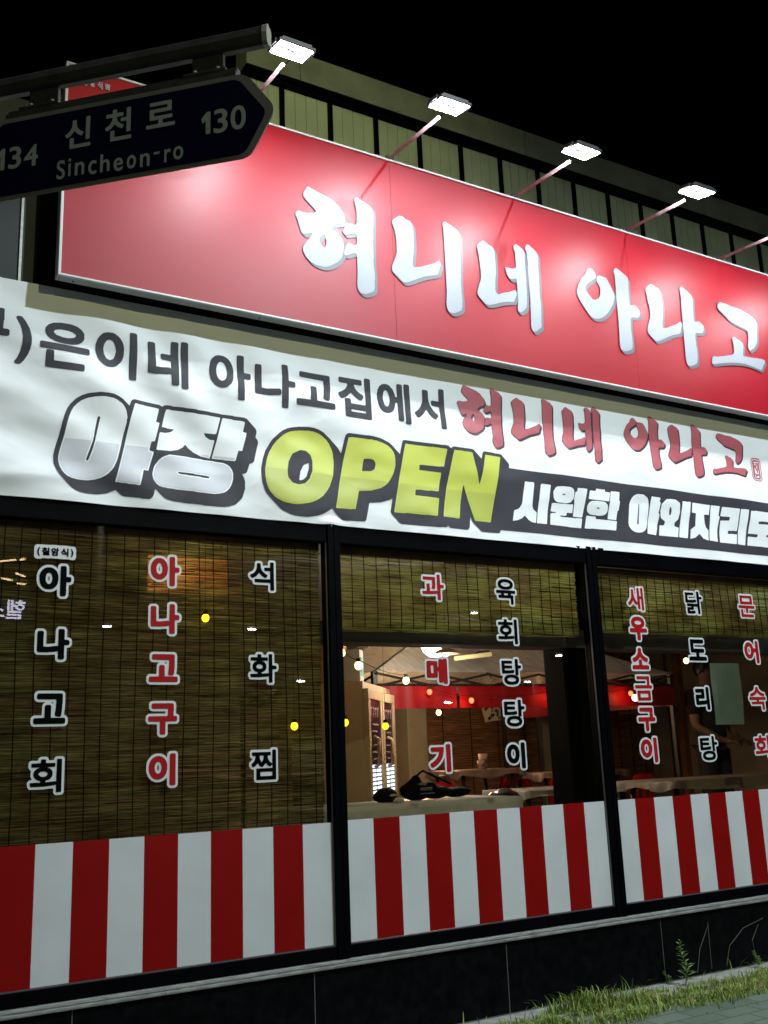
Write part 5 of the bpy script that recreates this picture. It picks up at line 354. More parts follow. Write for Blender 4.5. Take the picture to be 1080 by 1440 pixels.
  'open_s': '2480 3300 2480 3360 2493 3422 2513 3480 2549 3543 2565 3565 2614 3613 2639 3633 2671 3650 2701 3660 2751 3671 2829 3678 2836 3676 2856 3676 2891 3668 2917 3657 2926 3653 2959 3628 3001 3591 3030 3562 3051 3531 3055 3535 3076 3630 3083 3655 3096 3667 3109 3671 3239 3671 3251 3673 3291 3673 3341 3668 3371 3660 3414 3645 3439 3628 3496 3577 3499 3578 3502 3587 3521 3667 3531 3678 3544 3681 3846 3681 3856 3683 3881 3683 3894 3680 3905 3670 3914 3666 3926 3677 3936 3681 4091 3681 4104 3676 4166 3620 4169 3622 4181 3665 4189 3673 4199 3678 4281 3678 4294 3676 4341 3676 4354 3671 4396 3633 4415 3615 4420 3602 4314 3122 4307 3105 4299 3097 4289 3094 4151 3093 4139 3097 4075 3155 4071 3162 4061 3192 4059 3192 4042 3115 4031 3101 4019 3096 3881 3096 3871 3099 3861 3108 3856 3110 3844 3100 3836 3097 3801 3096 3791 3093 3484 3091 3474 3094 3456 3108 3408 3155 3405 3170 3425 3255 3424 3260 3421 3260 3404 3249 3336 3227 3249 3215 3246 3210 3217 3097 3209 3088 3199 3084 3164 3083 3154 3081 3089 3081 3076 3078 3044 3079 3036 3082 3019 3096 2989 3123 2966 3148 2936 3127 2914 3114 2894 3104 2859 3092 2799 3079 2776 3076 2731 3076 2721 3078 2704 3079 2676 3084 2624 3104 2606 3116 2561 3156 2513 3205 2501 3225 2483 3277|2740 3320 2740 3315 2744 3311 2764 3317 2771 3321 2792 3342 2812 3397 2815 3420 2814 3435 2781 3420 2773 3412 2751 3370',
  'open_i': '2513 3307 2513 3352 2515 3370 2519 3373 2649 3373 2652 3360 2653 3335 2656 3320 2659 3314 2686 3284 2694 3281 2724 3276 2744 3277 2779 3287 2786 3291 2822 3327 2838 3370 2841 3373 2971 3373 2976 3372 2977 3370 2969 3345 2949 3297 2931 3269 2899 3231 2866 3207 2824 3184 2796 3174 2736 3161 2721 3161 2711 3158 2684 3158 2674 3161 2656 3161 2629 3167 2584 3184 2566 3196 2541 3222 2528 3245 2521 3267 2515 3287|3004 3165 3048 3360 3051 3370 3054 3373 3381 3373 3389 3372 3388 3367 3367 3350 3334 3329 3271 3309 3201 3299 3189 3298 3169 3293 3163 3287 3135 3172 3131 3167 3101 3166 3091 3163 3026 3163 3014 3161 3006 3161|3441 3177 3487 3372 3491 3373 3794 3373 3799 3372 3797 3360 3794 3356 3756 3356 3746 3353 3671 3353 3661 3351 3611 3350 3606 3345 3598 3305 3600 3297 3606 3294 3761 3293 3792 3290 3792 3280 3785 3245 3772 3187 3768 3180 3739 3178 3729 3176 3571 3176 3559 3173 3446 3173 3442 3175|4039 3370 4039 3372 4044 3373 4261 3373 4267 3372 4267 3362 4227 3182 4224 3177 4106 3176 4101 3178|3838 3185 3879 3370 3886 3373 3993 3372 3995 3370 3992 3357 3956 3180 3951 3178 3844 3178 3839 3180',
  'siwon': '4422 3197 4440 3271 4468 3281 4483 3289 4496 3302 4511 3322 4521 3354 4551 3492 4553 3494 4558 3495 4600 3495 4613 3498 4637 3497 4639 3487 4611 3329 4612 3312 4617 3299 4625 3291 4646 3277 4649 3272 4633 3197 4628 3195 4605 3196 4585 3201 4563 3213 4550 3228 4535 3241 4525 3235 4510 3221 4465 3201 4425 3193|4642 3199 4702 3489 4705 3492 4718 3495 4793 3495 4795 3492 4794 3482 4736 3199 4735 3197 4730 3195 4663 3195 4650 3193 4643 3194;4767 3199 4781 3279 4783 3281 4793 3284 4828 3288 4834 3291 4834 3294 4831 3295 4798 3295 4788 3298 4785 3301 4798 3356 4803 3360 4823 3363 4896 3363 4908 3365 4978 3365 4988 3368 4998 3367 5001 3364 4999 3351 4992 3306 4989 3301 4943 3300 4939 3296 4934 3281 4931 3278 4913 3275 4881 3275 4876 3272 4874 3269 4878 3266 4883 3265 5021 3265 5033 3268 5076 3268 5080 3266 5082 3264 5069 3196 5066 3193 4951 3193 4938 3195 4773 3195 4769 3196|4997 3281 5012 3374 5012 3396 5010 3406 5021 3461 5038 3468 5042 3491 5046 3495 5081 3495 5091 3498 5135 3496 5137 3491 5085 3281 5081 3277 5073 3275 5003 3275 4998 3277|4817 3404 4817 3439 4820 3451 4837 3476 4843 3482 4858 3489 4901 3495 4973 3495 4986 3492 5001 3483 5006 3476 5011 3464 5010 3429 5004 3411 4986 3389 4971 3378 4933 3370 4861 3370 4843 3373 4826 3385 4822 3389|4900 3434 4901 3431 4908 3430 4923 3430 4929 3434 4928 3436 4921 3438 4906 3438;5102 3199 5123 3289 5127 3293 5212 3292 5215 3289 5213 3279 5214 3277 5217 3275 5419 3275 5424 3274 5425 3272 5410 3209 5407 3204 5394 3200 5284 3200 5272 3198 5167 3198 5154 3195 5107 3195 5103 3197|5332 3287 5379 3502 5384 3505 5417 3505 5424 3508 5472 3507 5473 3504 5473 3494 5463 3444 5464 3439 5471 3434 5470 3427 5451 3362 5449 3359 5442 3357 5439 3354 5421 3287 5419 3284 5414 3283 5337 3283 5333 3284|5130 3337 5131 3359 5136 3374 5143 3384 5152 3394 5159 3400 5169 3405 5189 3410 5207 3410 5217 3413 5294 3413 5312 3410 5334 3395 5340 3379 5335 3349 5330 3337 5316 3322 5297 3311 5262 3303 5229 3301 5222 3303 5174 3303 5159 3306 5151 3309 5137 3320 5131 3329|5221 3357 5227 3353 5242 3353 5252 3356 5254 3359 5247 3363 5229 3363 5222 3360|5147 3424 5156 3464 5161 3482 5164 3486 5169 3488 5209 3488 5219 3490 5222 3492 5226 3504 5229 3508 5302 3508 5314 3510 5317 3507 5316 3497 5319 3493 5364 3493 5369 3492 5371 3489 5355 3427 5354 3424 5347 3421 5152 3420 5148 3422;5742 3207 5810 3502 5813 3505 5818 3506 5903 3505 5904 3500 5895 3472 5896 3470 5904 3467 5906 3462 5882 3382 5883 3378 5890 3375 5889 3365 5884 3342 5858 3267 5859 3260 5856 3250 5834 3202 5831 3199 5818 3199 5811 3201 5746 3204|5547 3267 5547 3277 5560 3347 5575 3420 5588 3450 5608 3479 5621 3491 5628 3496 5653 3508 5676 3513 5721 3513 5732 3510 5765 3492 5773 3482 5779 3462 5780 3435 5777 3412 5764 3337 5754 3287 5740 3252 5728 3236 5706 3219 5681 3209 5651 3204 5613 3204 5583 3212 5568 3222 5550 3247|5641 3275 5643 3271 5648 3271 5653 3271 5657 3275 5684 3432 5683 3437 5681 3438 5678 3437 5675 3430;6083 3207 6149 3497 6152 3499 6157 3500 6214 3500 6227 3503 6247 3502 6248 3497 6172 3202 6167 3198 6124 3198 6117 3200 6087 3200 6084 3202|5867 3204 5889 3284 5894 3285 5922 3285 5934 3289 5946 3314 5944 3319 5942 3321 5907 3342 5903 3357 5903 3382 5901 3397 5916 3452 5919 3457 5959 3490 5974 3500 5994 3500 6004 3503 6067 3503 6113 3482 6116 3477 6116 3452 6113 3442 6113 3404 6088 3347 6052 3320 6046 3312 6046 3292 6049 3287 6087 3280 6090 3277 6072 3203 6064 3200 5874 3200 5869 3201|5993 3397 5994 3374 6004 3373 6010 3377 6021 3409 6021 3419 6017 3437 6009 3438 6002 3434;6199 3199 6213 3269 6221 3277 6269 3306 6277 3339 6292 3406 6292 3414 6251 3415 6248 3419 6266 3494 6269 3499 6274 3500 6474 3500 6478 3499 6479 3496 6474 3479 6454 3417 6449 3415 6411 3415 6396 3411 6393 3406 6392 3379 6390 3369 6390 3334 6399 3306 6424 3286 6427 3281 6409 3204 6406 3198 6399 3198 6351 3209 6316 3243 6311 3244 6256 3209 6211 3198 6201 3196|6420 3204 6489 3499 6494 3500 6586 3500 6587 3491 6569 3419 6571 3416 6579 3414 6581 3409 6543 3306 6515 3199 6513 3196 6509 3195 6484 3195 6474 3198 6426 3198 6421 3199;6543 3196 6586 3376 6593 3382 6616 3382 6623 3384 6643 3384 6651 3387 6673 3387 6688 3389 6693 3394 6701 3413 6700 3418 6696 3419 6646 3419 6633 3417 6591 3418 6590 3421 6595 3438 6613 3494 6621 3497 6811 3497 6816 3496 6817 3486 6778 3312 6771 3307 6726 3307 6716 3304 6676 3304 6670 3298 6665 3281 6668 3277 6673 3277 6691 3277 6701 3279 6758 3279 6768 3281 6771 3280 6772 3276 6753 3197 6746 3194 6601 3194 6588 3192 6548 3192 6544 3193|6765 3198 6831 3495 6836 3497 6868 3497 6878 3499 6925 3498 6927 3493 6854 3196 6848 3192 6796 3192 6786 3194 6768 3195;6879 3196 6897 3269 7004 3270 7009 3275 7016 3291 7015 3294 7012 3295 6907 3295 6904 3296 6903 3299 6949 3481 6954 3491 6994 3492 7004 3495 7164 3495 7177 3497 7302 3497 7307 3496 7307 3491 7295 3426 7292 3416 7287 3413 7182 3412 7169 3410 7069 3410 7062 3407 7037 3406 7031 3391 7032 3386 7037 3385 7082 3385 7094 3387 7174 3387 7187 3390 7269 3390 7282 3392 7287 3391 7287 3386 7273 3311 7269 3304 7227 3302 7217 3300 7162 3300 7152 3297 7124 3297 7119 3294 7115 3284 7116 3281 7119 3280 7264 3276 7265 3274 7255 3239 7242 3196 7239 3191 7234 3190 7079 3190 7067 3192 6884 3192 6880 3194',
  'street': '-2084 -104 -2084 232 -2074 250 -2058 258 -1958 258 -1937 244 -1932 228 -1932 12 -1926 2 -1358 2 -1338 -6 -1328 -24 -1328 -108 -1336 -124 -1354 -134 -2054 -134 -2074 -126|-1512 160 -1512 948 -1504 964 -1486 974 -1386 974 -1368 964 -1360 944 -1360 156 -1370 138 -1386 130 -1482 130 -1504 140|-2260 388 -2243 416 -2178 451 -2116 500 -2074 551 -2049 592 -2029 632 -2008 700 -2000 768 -1999 892 -1987 908 -1970 914 -1874 914 -1854 901 -1848 888 -1848 792 -1840 716 -1807 620 -1778 571 -1731 516 -1666 467 -1605 436 -1588 408 -1601 376 -1640 316 -1658 306 -1678 307 -1738 335 -1790 370 -1852 428 -1922 519 -1992 416 -2048 360 -2110 315 -2166 287 -2190 287 -2208 300;-621 -109 -621 227 -611 245 -595 253 -499 253 -476 235 -473 11 -467 1 97 1 117 -7 127 -25 127 -113 119 -129 101 -139 -591 -139 -611 -131|-265 567 -265 651 -251 672 -235 677 -55 679 -53 995 -47 1012 -23 1025 73 1025 86 1019 99 995 99 155 93 137 73 125 -27 125 -43 133 -52 147 -55 534 -239 537 -257 547|-813 371 -799 397 -718 439 -667 477 -623 525 -582 599 -562 659 -557 703 -557 731 -563 737 -755 737 -772 743 -785 767 -785 851 -772 871 -755 877 -559 877 -553 887 -553 995 -545 1011 -527 1021 -431 1021 -411 1013 -401 995 -399 879 -199 877 -179 864 -173 851 -173 763 -187 742 -203 737 -395 737 -404 731 -396 663 -372 599 -339 545 -292 495 -235 454 -163 420 -146 399 -150 371 -202 291 -235 286 -347 346 -437 431 -475 483 -533 403 -599 337 -663 294 -723 266 -743 265 -761 275;644 84 645 168 653 184 666 193 1062 194 1072 200 1070 344 790 347 769 360 764 376 764 716 774 738 794 746 1374 746 1384 752 1384 852 1378 862 782 864 769 872 761 888 761 972 769 988 790 998 1506 998 1526 990 1536 968 1536 640 1526 619 1506 610 922 610 916 600 917 492 926 486 1530 486 1546 481 1560 460 1560 372 1552 356 1538 348 1227 344 1225 200 1234 194 1630 193 1644 184 1652 168 1652 80 1644 64 1622 54 674 54 654 63;2560 53 2576 89 2746 283 2766 291 2838 291 2862 281 2868 261 2868 -479 2858 -504 2838 -509 2742 -509 2717 -499 2712 -479 2710 -23 2702 -25 2634 -97 2606 -100 2593 -75;2978 -471 2979 -363 2988 -342 3012 -342 3076 -376 3124 -392 3204 -397 3228 -392 3268 -367 3285 -347 3298 -295 3293 -255 3264 -209 3224 -186 3196 -178 3132 -172 3123 -151 3122 -59 3128 -39 3148 -29 3220 -20 3246 -7 3268 15 3281 37 3285 65 3273 113 3252 139 3228 154 3164 167 3096 159 3028 135 3012 140 3002 165 3002 253 3008 273 3028 286 3088 306 3148 315 3240 311 3320 286 3368 255 3406 213 3438 137 3442 49 3433 9 3409 -43 3364 -91 3400 -122 3425 -155 3445 -203 3454 -243 3458 -283 3450 -347 3425 -411 3394 -455 3364 -484 3324 -512 3240 -541 3136 -545 3076 -532 2992 -500;3553 -165 3557 -1 3582 107 3622 199 3661 251 3727 299 3811 318 3883 304 3951 261 3995 203 4035 115 4060 7 4069 -93 4060 -233 4039 -329 3995 -429 3951 -486 3891 -526 3819 -543 3795 -543 3727 -526 3675 -491 3622 -425 3586 -345 3557 -225|3697 -89 3701 -205 3714 -277 3730 -325 3755 -366 3779 -386 3807 -395 3835 -390 3864 -365 3891 -321 3908 -265 3920 -185 3920 -41 3908 39 3891 95 3868 135 3835 164 3799 168 3783 163 3759 145 3729 99 3714 51 3701 -21;-4789 106 -4781 130 -4596 338 -4579 344 -4499 344 -4474 334 -4469 314 -4469 -430 -4479 -455 -4499 -460 -4599 -460 -4624 -450 -4629 -430 -4630 34 -4639 32 -4715 -48 -4743 -51;-4328 -407 -4327 -303 -4318 -283 -4290 -282 -4234 -312 -4182 -329 -4102 -333 -4062 -320 -4032 -295 -4017 -267 -4012 -235 -4025 -179 -4046 -155 -4078 -135 -4170 -120 -4182 -112 -4187 -95 -4188 -11 -4182 9 -4162 19 -4082 32 -4046 55 -4029 85 -4025 109 -4037 157 -4060 181 -4090 198 -4146 207 -4210 199 -4278 176 -4294 180 -4304 205 -4304 289 -4298 309 -4246 334 -4154 351 -4078 347 -3990 321 -3946 295 -3914 262 -3885 213 -3872 169 -3868 101 -3885 37 -3908 -3 -3944 -39 -3910 -70 -3889 -99 -3873 -131 -3856 -191 -3860 -275 -3877 -327 -3902 -372 -3936 -411 -3986 -444 -4066 -473 -4170 -477 -4218 -468 -4318 -432;-3750 -223 -3750 -191 -3741 -167 -3390 289 -3368 299 -3315 293 -3306 269 -3305 -111 -3300 -116 -3240 -122 -3230 -147 -3230 -227 -3235 -243 -3256 -253 -3300 -253 -3305 -259 -3306 -471 -3312 -492 -3332 -501 -3420 -501 -3444 -491 -3450 -471 -3452 -255 -3724 -253 -3744 -244|-3548 -111 -3540 -117 -3452 -114 -3452 10 -3460 6;-2520 -683 -2516 -627 -2503 -583 -2480 -547 -2434 -508 -2394 -494 -2342 -490 -2286 -506 -2238 -543 -2237 -651 -2246 -664 -2258 -661 -2278 -638 -2310 -614 -2346 -602 -2378 -602 -2402 -610 -2419 -627 -2428 -651 -2419 -699 -2406 -725 -2268 -847 -2229 -915 -2217 -983 -2216 -1027 -2234 -1095 -2252 -1127 -2288 -1163 -2326 -1184 -2386 -1189 -2430 -1180 -2482 -1152 -2515 -1123 -2516 -1003 -2506 -991 -2494 -994 -2460 -1039 -2434 -1060 -2378 -1080 -2350 -1076 -2328 -1063 -2314 -1043 -2307 -1011 -2322 -955 -2336 -935 -2458 -825 -2499 -767;-2092 -1109 -2092 -677 -2078 -663 -2026 -663 -2016 -669 -2012 -681 -2012 -1113 -2026 -1127 -2074 -1127 -2086 -1123|-2096 -553 -2091 -509 -2070 -483 -2038 -480 -2018 -496 -2009 -513 -2004 -549 -2013 -577 -2028 -597 -2042 -603 -2067 -601 -2087 -581;-1860 -1131 -1858 -695 -1846 -685 -1774 -685 -1762 -694 -1754 -716 -1714 -690 -1674 -677 -1626 -681 -1594 -694 -1560 -723 -1545 -747 -1533 -771 -1520 -827 -1521 -1139 -1538 -1149 -1602 -1149 -1614 -1139 -1620 -835 -1640 -787 -1670 -773 -1698 -774 -1722 -786 -1760 -827 -1761 -1139 -1774 -1149 -1846 -1149 -1856 -1143;-1375 -987 -1371 -895 -1354 -831 -1330 -783 -1293 -741 -1249 -714 -1197 -705 -1145 -714 -1091 -743 -1087 -755 -1091 -855 -1105 -860 -1137 -834 -1173 -818 -1221 -822 -1251 -847 -1270 -883 -1279 -915 -1283 -971 -1270 -1035 -1254 -1067 -1237 -1084 -1213 -1096 -1169 -1101 -1145 -1096 -1101 -1074 -1083 -1079 -1079 -1171 -1089 -1185 -1129 -1204 -1201 -1213 -1245 -1204 -1285 -1184 -1329 -1136 -1354 -1091 -1371 -1031;-954 -1181 -954 -565 -940 -551 -868 -551 -854 -565 -852 -794 -788 -760 -760 -755 -720 -759 -688 -772 -660 -795 -632 -837 -614 -921 -614 -1185 -620 -1195 -632 -1199 -700 -1199 -713 -1189 -714 -909 -736 -860 -764 -847 -788 -847 -812 -856 -854 -897 -856 -1189 -868 -1199 -940 -1199 -950 -1193;-474 -1032 -465 -928 -453 -888 -426 -840 -388 -802 -356 -783 -300 -774 -248 -787 -202 -824 -171 -876 -150 -956 -148 -1032 -164 -1042 -372 -1042 -379 -1048 -378 -1060 -352 -1121 -336 -1137 -308 -1150 -276 -1154 -252 -1149 -164 -1103 -154 -1116 -156 -1200 -204 -1241 -244 -1257 -304 -1262 -352 -1253 -388 -1230 -433 -1180 -457 -1128|-378 -952 -368 -962 -248 -962 -238 -952 -262 -892 -284 -879 -304 -876 -324 -879 -352 -896;-10 -1024 -6 -940 11 -880 32 -839 80 -788 104 -772 144 -763 184 -768 233 -792 269 -832 297 -888 309 -940 313 -1036 293 -1140 269 -1188 232 -1229 200 -1249 148 -1258 104 -1249 68 -1226 31 -1180 7 -1128|70 -1004 83 -1088 108 -1134 148 -1153 172 -1149 193 -1136 221 -1088 234 -1016 221 -932 202 -896 164 -871 132 -872 111 -884 83 -932;456 -1249 457 -813 470 -803 538 -803 550 -811 558 -834 586 -812 626 -795 682 -795 714 -808 755 -845 775 -881 788 -929 791 -1257 774 -1267 706 -1266 693 -1257 692 -957 672 -905 634 -887 593 -901 560 -933 552 -949 551 -1257 538 -1266 470 -1266 460 -1261;926 -881 926 -829 940 -815 1120 -815 1134 -829 1134 -885 1120 -899 940 -899 930 -893;1296 -1233 1297 -797 1310 -787 1362 -789 1372 -801 1374 -835 1414 -788 1434 -779 1458 -780 1478 -791 1516 -833 1519 -841 1515 -857 1493 -913 1482 -926 1470 -923 1450 -899 1430 -887 1410 -895 1393 -917 1380 -953 1372 -1017 1370 -1241 1358 -1251 1310 -1251 1300 -1245;1601 -1001 1605 -921 1638 -833 1683 -779 1731 -752 1787 -747 1815 -752 1847 -768 1897 -813 1924 -861 1941 -921 1945 -961 1941 -1049 1932 -1085 1904 -1149 1885 -1173 1860 -1197 1823 -1217 1783 -1226 1739 -1222 1681 -1193 1646 -1153 1622 -1109 1605 -1045|1685 -981 1698 -1061 1727 -1106 1755 -1121 1783 -1122 1815 -1109 1829 -1097 1852 -1049 1861 -977 1848 -913 1823 -871 1783 -851 1751 -852 1727 -867 1698 -913',
  'neon': '4325 4914 4326 4934 4339 4943 4587 4944 4597 4954 4591 4967 4359 4968 4343 4977 4341 5058 4347 5078 4341 5094 4341 5310 4347 5324 4383 5327 4396 5314 4393 5082 4399 5076 4429 5078 4421 5098 4421 5302 4431 5318 4463 5319 4472 5314 4477 5226 4483 5220 4515 5218 4527 5201 4589 5242 4511 5245 4501 5258 4502 5278 4515 5287 4586 5290 4590 5318 4599 5326 4640 5326 4647 5318 4649 5294 4655 5288 4727 5287 4736 5282 4740 5258 4731 5245 4649 5242 4704 5206 4720 5166 4705 5122 4663 5093 4599 5088 4567 5097 4527 5132 4515 5170 4483 5171 4477 5166 4476 5094 4468 5078 4639 5075 4652 5062 4647 5036 4407 5032 4397 5026 4399 5014 4407 5012 4643 5010 4653 4994 4652 4910 4647 4900 4635 4896 4343 4896 4329 4902|4570 5166 4579 5142 4603 5132 4643 5133 4663 5145 4668 5162 4659 5186 4631 5196 4585 5190;3877 4946 3878 4970 3895 4980 4275 4980 4287 4976 4293 4962 4291 4938 4275 4928 3895 4928 3881 4934|3902 5086 3911 5099 3983 5129 4033 5174 4052 5210 4058 5270 4075 5280 4103 5280 4115 5271 4122 5206 4159 5152 4199 5125 4263 5099 4271 5086 4247 5053 4215 5061 4151 5096 4087 5162 4023 5096 3959 5061 3927 5053',
}


def letters(key):
    """every letter of a line as its own list of outlines"""
    res = []
    for part in SHAPES[key].split(';'):
        out = []
        for q in part.split('|'):
            v = list(map(int, q.split()))
            out.append(list(zip(v[::2], v[1::2])))
        res.append(out)
    return res

def shape(key):
    return [r for part in letters(key) for r in part]

# ------------------------------------------------------------------ materials
M_red_film = mat("red_film", (0.2052, 0.0019, 0.0015), 0.5, spec=0.12, noise_scale=3, noise_amt=0.06)
M_white_film = mat("white_film", (0.54, 0.56, 0.575), 0.45, noise_scale=2.5, noise_amt=0.07, bump=0.04, bump_scale=6)
M_black_metal = mat("black_aluminium", (0.0012, 0.0012, 0.002), 0.5, spec=0.03, noise_scale=6, noise_amt=0.3)
M_black_wall = mat("black_wall_paint", (0.004, 0.004, 0.005), 0.8, spec=0.1)
M_dark_panel = mat("dark_green_panel", (0.0135, 0.0188, 0.0188), 0.6, noise_scale=2, noise_amt=0.15)
M_olive = mat("grey_cladding", (0.37, 0.43, 0.25), 0.55, noise_scale=3, noise_amt=0.12, bump=0.05, bump_scale=30)
M_fascia = mat("fascia_render", (0.175, 0.195, 0.125), 0.75, noise_scale=5, noise_amt=0.2, bump=0.25, bump_scale=60)
M_alu = mat("aluminium_trim", (0.385, 0.392, 0.385), 0.42, 0.6, noise_scale=9, noise_amt=0.15, stretch=(1, 6, 6))
M_sill = mat("weathered_sill", (0.2592, 0.2664, 0.2592), 0.6, 0.1, noise_scale=14, noise_amt=0.35, stretch=(1, 5, 5), bump=0.2, bump_scale=30)
M_tile = mat("black_stone_tile", (0.0021, 0.0024, 0.0031), 0.5, spec=0.06, noise_scale=18, noise_amt=0.7)
M_grout = mat("grey_grout", (0.108, 0.108, 0.108), 0.9)
M_sign = mat("glossy_red_flex", (0.285, 0.0012, 0.009), 0.42, spec=0.34, noise_scale=1.2, noise_amt=0.05)
M_sign_white = mat("sign_white_print", (0.27, 0.29, 0.32), 0.46, spec=0.4)
M_sign_grey = mat("sign_grey_print", (0.10, 0.095, 0.11), 0.45, spec=0.45)
M_trim = mat("white_sign_trim", (0.58, 0.57, 0.57), 0.4, spec=0.5)
M_lip = mat("grey_sign_lip", (0.36, 0.37, 0.37), 0.5, noise_scale=4, noise_amt=0.1)
M_cloth = mat("white_banner_vinyl", (0.83, 0.85, 0.86), 0.45, spec=0.4, noise_scale=2, noise_amt=0.03)
M_ink = mat("charcoal_ink", (0.0425, 0.0408, 0.051), 0.6, spec=0.25, noise_scale=4, noise_amt=0.1)
M_yellow = mat("yellow_ink", (0.5928, 0.6384, 0.0988), 0.45, noise_scale=2, noise_amt=0.05)
M_yellow2 = mat("deep_yellow_ink", (0.5016, 0.5396, 0.0988), 0.45, noise_scale=2, noise_amt=0.05)
M_grey_ink = mat("pale_grey_ink", (0.62, 0.63, 0.68), 0.45, noise_scale=2, noise_amt=0.04)
M_white_ink = mat("white_ink", (0.85, 0.87, 0.88), 0.45)
M_rose = mat("rose_red_ink", (0.448, 0.104, 0.124), 0.45, noise_scale=3, noise_amt=0.06)
M_plum = mat("plum_shadow_ink", (0.06, 0.03, 0.05), 0.45)
M_vin_black = mat("black_vinyl", (0.0015, 0.0015, 0.002), 0.6, spec=0.03)
M_vin_red = mat("red_vinyl", (0.3192, 0.0091, 0.0122), 0.5, spec=0.1)
M_vin_white = mat("white_vinyl", (0.608, 0.6308, 0.6384), 0.45)
M_skin = mat("skin", (0.16, 0.095, 0.065), 0.55)

def glass_mat():
    m = bpy.data.materials.new("window_glass")
    m.use_nodes = True
    nt = m.node_tree
    nt.nodes.clear()
    out = nt.nodes.new("ShaderNodeOutputMaterial")
    tr = nt.nodes.new("ShaderNodeBsdfTransparent")
    tr.inputs[0].default_value = (0.86, 0.89, 0.87, 1)
    gl = nt.nodes.new("ShaderNodeBsdfGlossy")
    gl.inputs["Roughness"].default_value = 0.0
    fr = nt.nodes.new("ShaderNodeFresnel")
    fr.inputs[0].default_value = 1.52
    mx = nt.nodes.new("ShaderNodeMixShader")
    nt.links.new(fr.outputs[0], mx.inputs[0])
    nt.links.new(tr.outputs[0], mx.inputs[1])
    nt.links.new(gl.outputs[0], mx.inputs[2])
    nt.links.new(mx.outputs[0], out.inputs[0])
    return m
M_glass = glass_mat()

# ------------------------------------------------------------------ ground
def ground_mat():
    m = mat("asphalt", (0.05, 0.05, 0.05), 0.85, noise_scale=40, noise_amt=0.4, bump=0.4, bump_scale=120)
    return m
b = MB()
b.quad([(-150, -150, -0.03), (150, -150, -0.03), (150, 150, -0.03), (-150, 150, -0.03)])
structure(b.build("ground", ground_mat()))

def paver_mat():
    m = bpy.data.materials.new("green_pavers")
    m.use_nodes = True
    nt = m.node_tree
    bs = nt.nodes["Principled BSDF"]
    tc = nt.nodes.new("ShaderNodeTexCoord")
    mp = nt.nodes.new("ShaderNodeMapping")
    mp.inputs["Rotation"].default_value = (0, 0, R(0))
    nt.links.new(tc.outputs["Object"], mp.inputs[0])
    br = nt.nodes.new("ShaderNodeTexBrick")
    br.inputs["Scale"].default_value = 3.4
    br.inputs["Color1"].default_value = (0.165, 0.215, 0.165, 1)
    br.inputs["Color2"].default_value = (0.115, 0.16, 0.12, 1)
    br.inputs["Mortar"].default_value = (0.07, 0.09, 0.05, 1)
    br.inputs["Mortar Size"].default_value = 0.02
    br.inputs["Mortar Smooth"].default_value = 0.3
    br.inputs["Brick Width"].default_value = 1.0
    br.inputs["Row Height"].default_value = 0.5
    nt.links.new(mp.outputs[0], br.inputs["Vector"])
    nz = nt.nodes.new("ShaderNodeTexNoise")
    nz.inputs["Scale"].default_value = 25
    nz.inputs["Detail"].default_value = 6
    nt.links.new(tc.outputs["Object"], nz.inputs["Vector"])
    mx = nt.nodes.new("ShaderNodeMix")
    mx.data_type = 'RGBA'
    mx.blend_type = 'MULTIPLY'
    mx.inputs["Factor"].default_value = 0.8
    nt.links.new(br.outputs["Color"], mx.inputs["A"])
    nt.links.new(nz.outputs["Color"], mx.inputs["B"])
    gm = nt.nodes.new("ShaderNodeMix")
    gm.data_type = 'RGBA'
    gm.inputs["Factor"].default_value = 0.55
    nt.links.new(br.outputs["Color"], gm.inputs["A"])
    nt.links.new(mx.outputs["Result"], gm.inputs["B"])
    nt.links.new(gm.outputs["Result"], bs.inputs["Base Color"])
    bs.inputs["Roughness"].default_value = 0.9
    bp = nt.nodes.new("ShaderNodeBump")
    bp.inputs["Strength"].default_value = 0.6
    bp.inputs["Distance"].default_value = 0.01
    bp.invert = True
    nt.links.new(br.outputs["Fac"], bp.inputs["Height"])
    nt.links.new(bp.outputs[0], bs.inputs["Normal"])
    return m
b = MB()
b.box(-8, 30, -3.6, -0.25, -0.20, -0.010)
structure(b.build("pavement", paver_mat()))
b = MB()
b.box(-8, 30, -3.75, -3.6, -0.20, 0.0, 0.008)
structure(b.build("kerb", mat("kerb_concrete", (0.30, 0.30, 0.28), 0.85, noise_scale=20, noise_amt=0.25, bump=0.3, bump_scale=80)))
b = MB()
b.box(-8, 30, -0.25, 0.02, -0.2, 0.004, 0.004)
structure(b.build("concrete_strip", mat("footing_concrete", (0.3024, 0.3024, 0.288), 0.9, noise_scale=12, noise_amt=0.3, bump=0.5, bump_scale=60)))

# ------------------------------------------------------------------ the restaurant building
shop = thing("restaurant_building", "low black fronted restaurant with three big windows under a long red sign", "building", (4, 0, 0))
X0, X1 = -0.6, 11.5
BAYS = [(0.838, 2.930), (3.017, 5.084), (5.176, 7.243), (7.335, 9.40), (9.49, 11.42)]
ZB, ZT = 0.553, 2.930

# base of black stone slabs with grout joints
b = MB()
jx = [0.077, 1.432, 2.7868, 4.1451, 5.4961, 6.851, 8.205, 9.56, 10.915]
edges = [X0] + jx + [X1]
for a, c in zip(edges, edges[1:]):
    b.box(a + 0.0022, c - 0.0022, -0.02, 0.10, 0.012, 0.432, 0.002)
b.build("base_tile", M_tile, shop)
b = MB()
b.box(X0, X1, -0.0185, 0.08, 0.0, 0.431)
b.build("grout_bed", M_grout, shop)
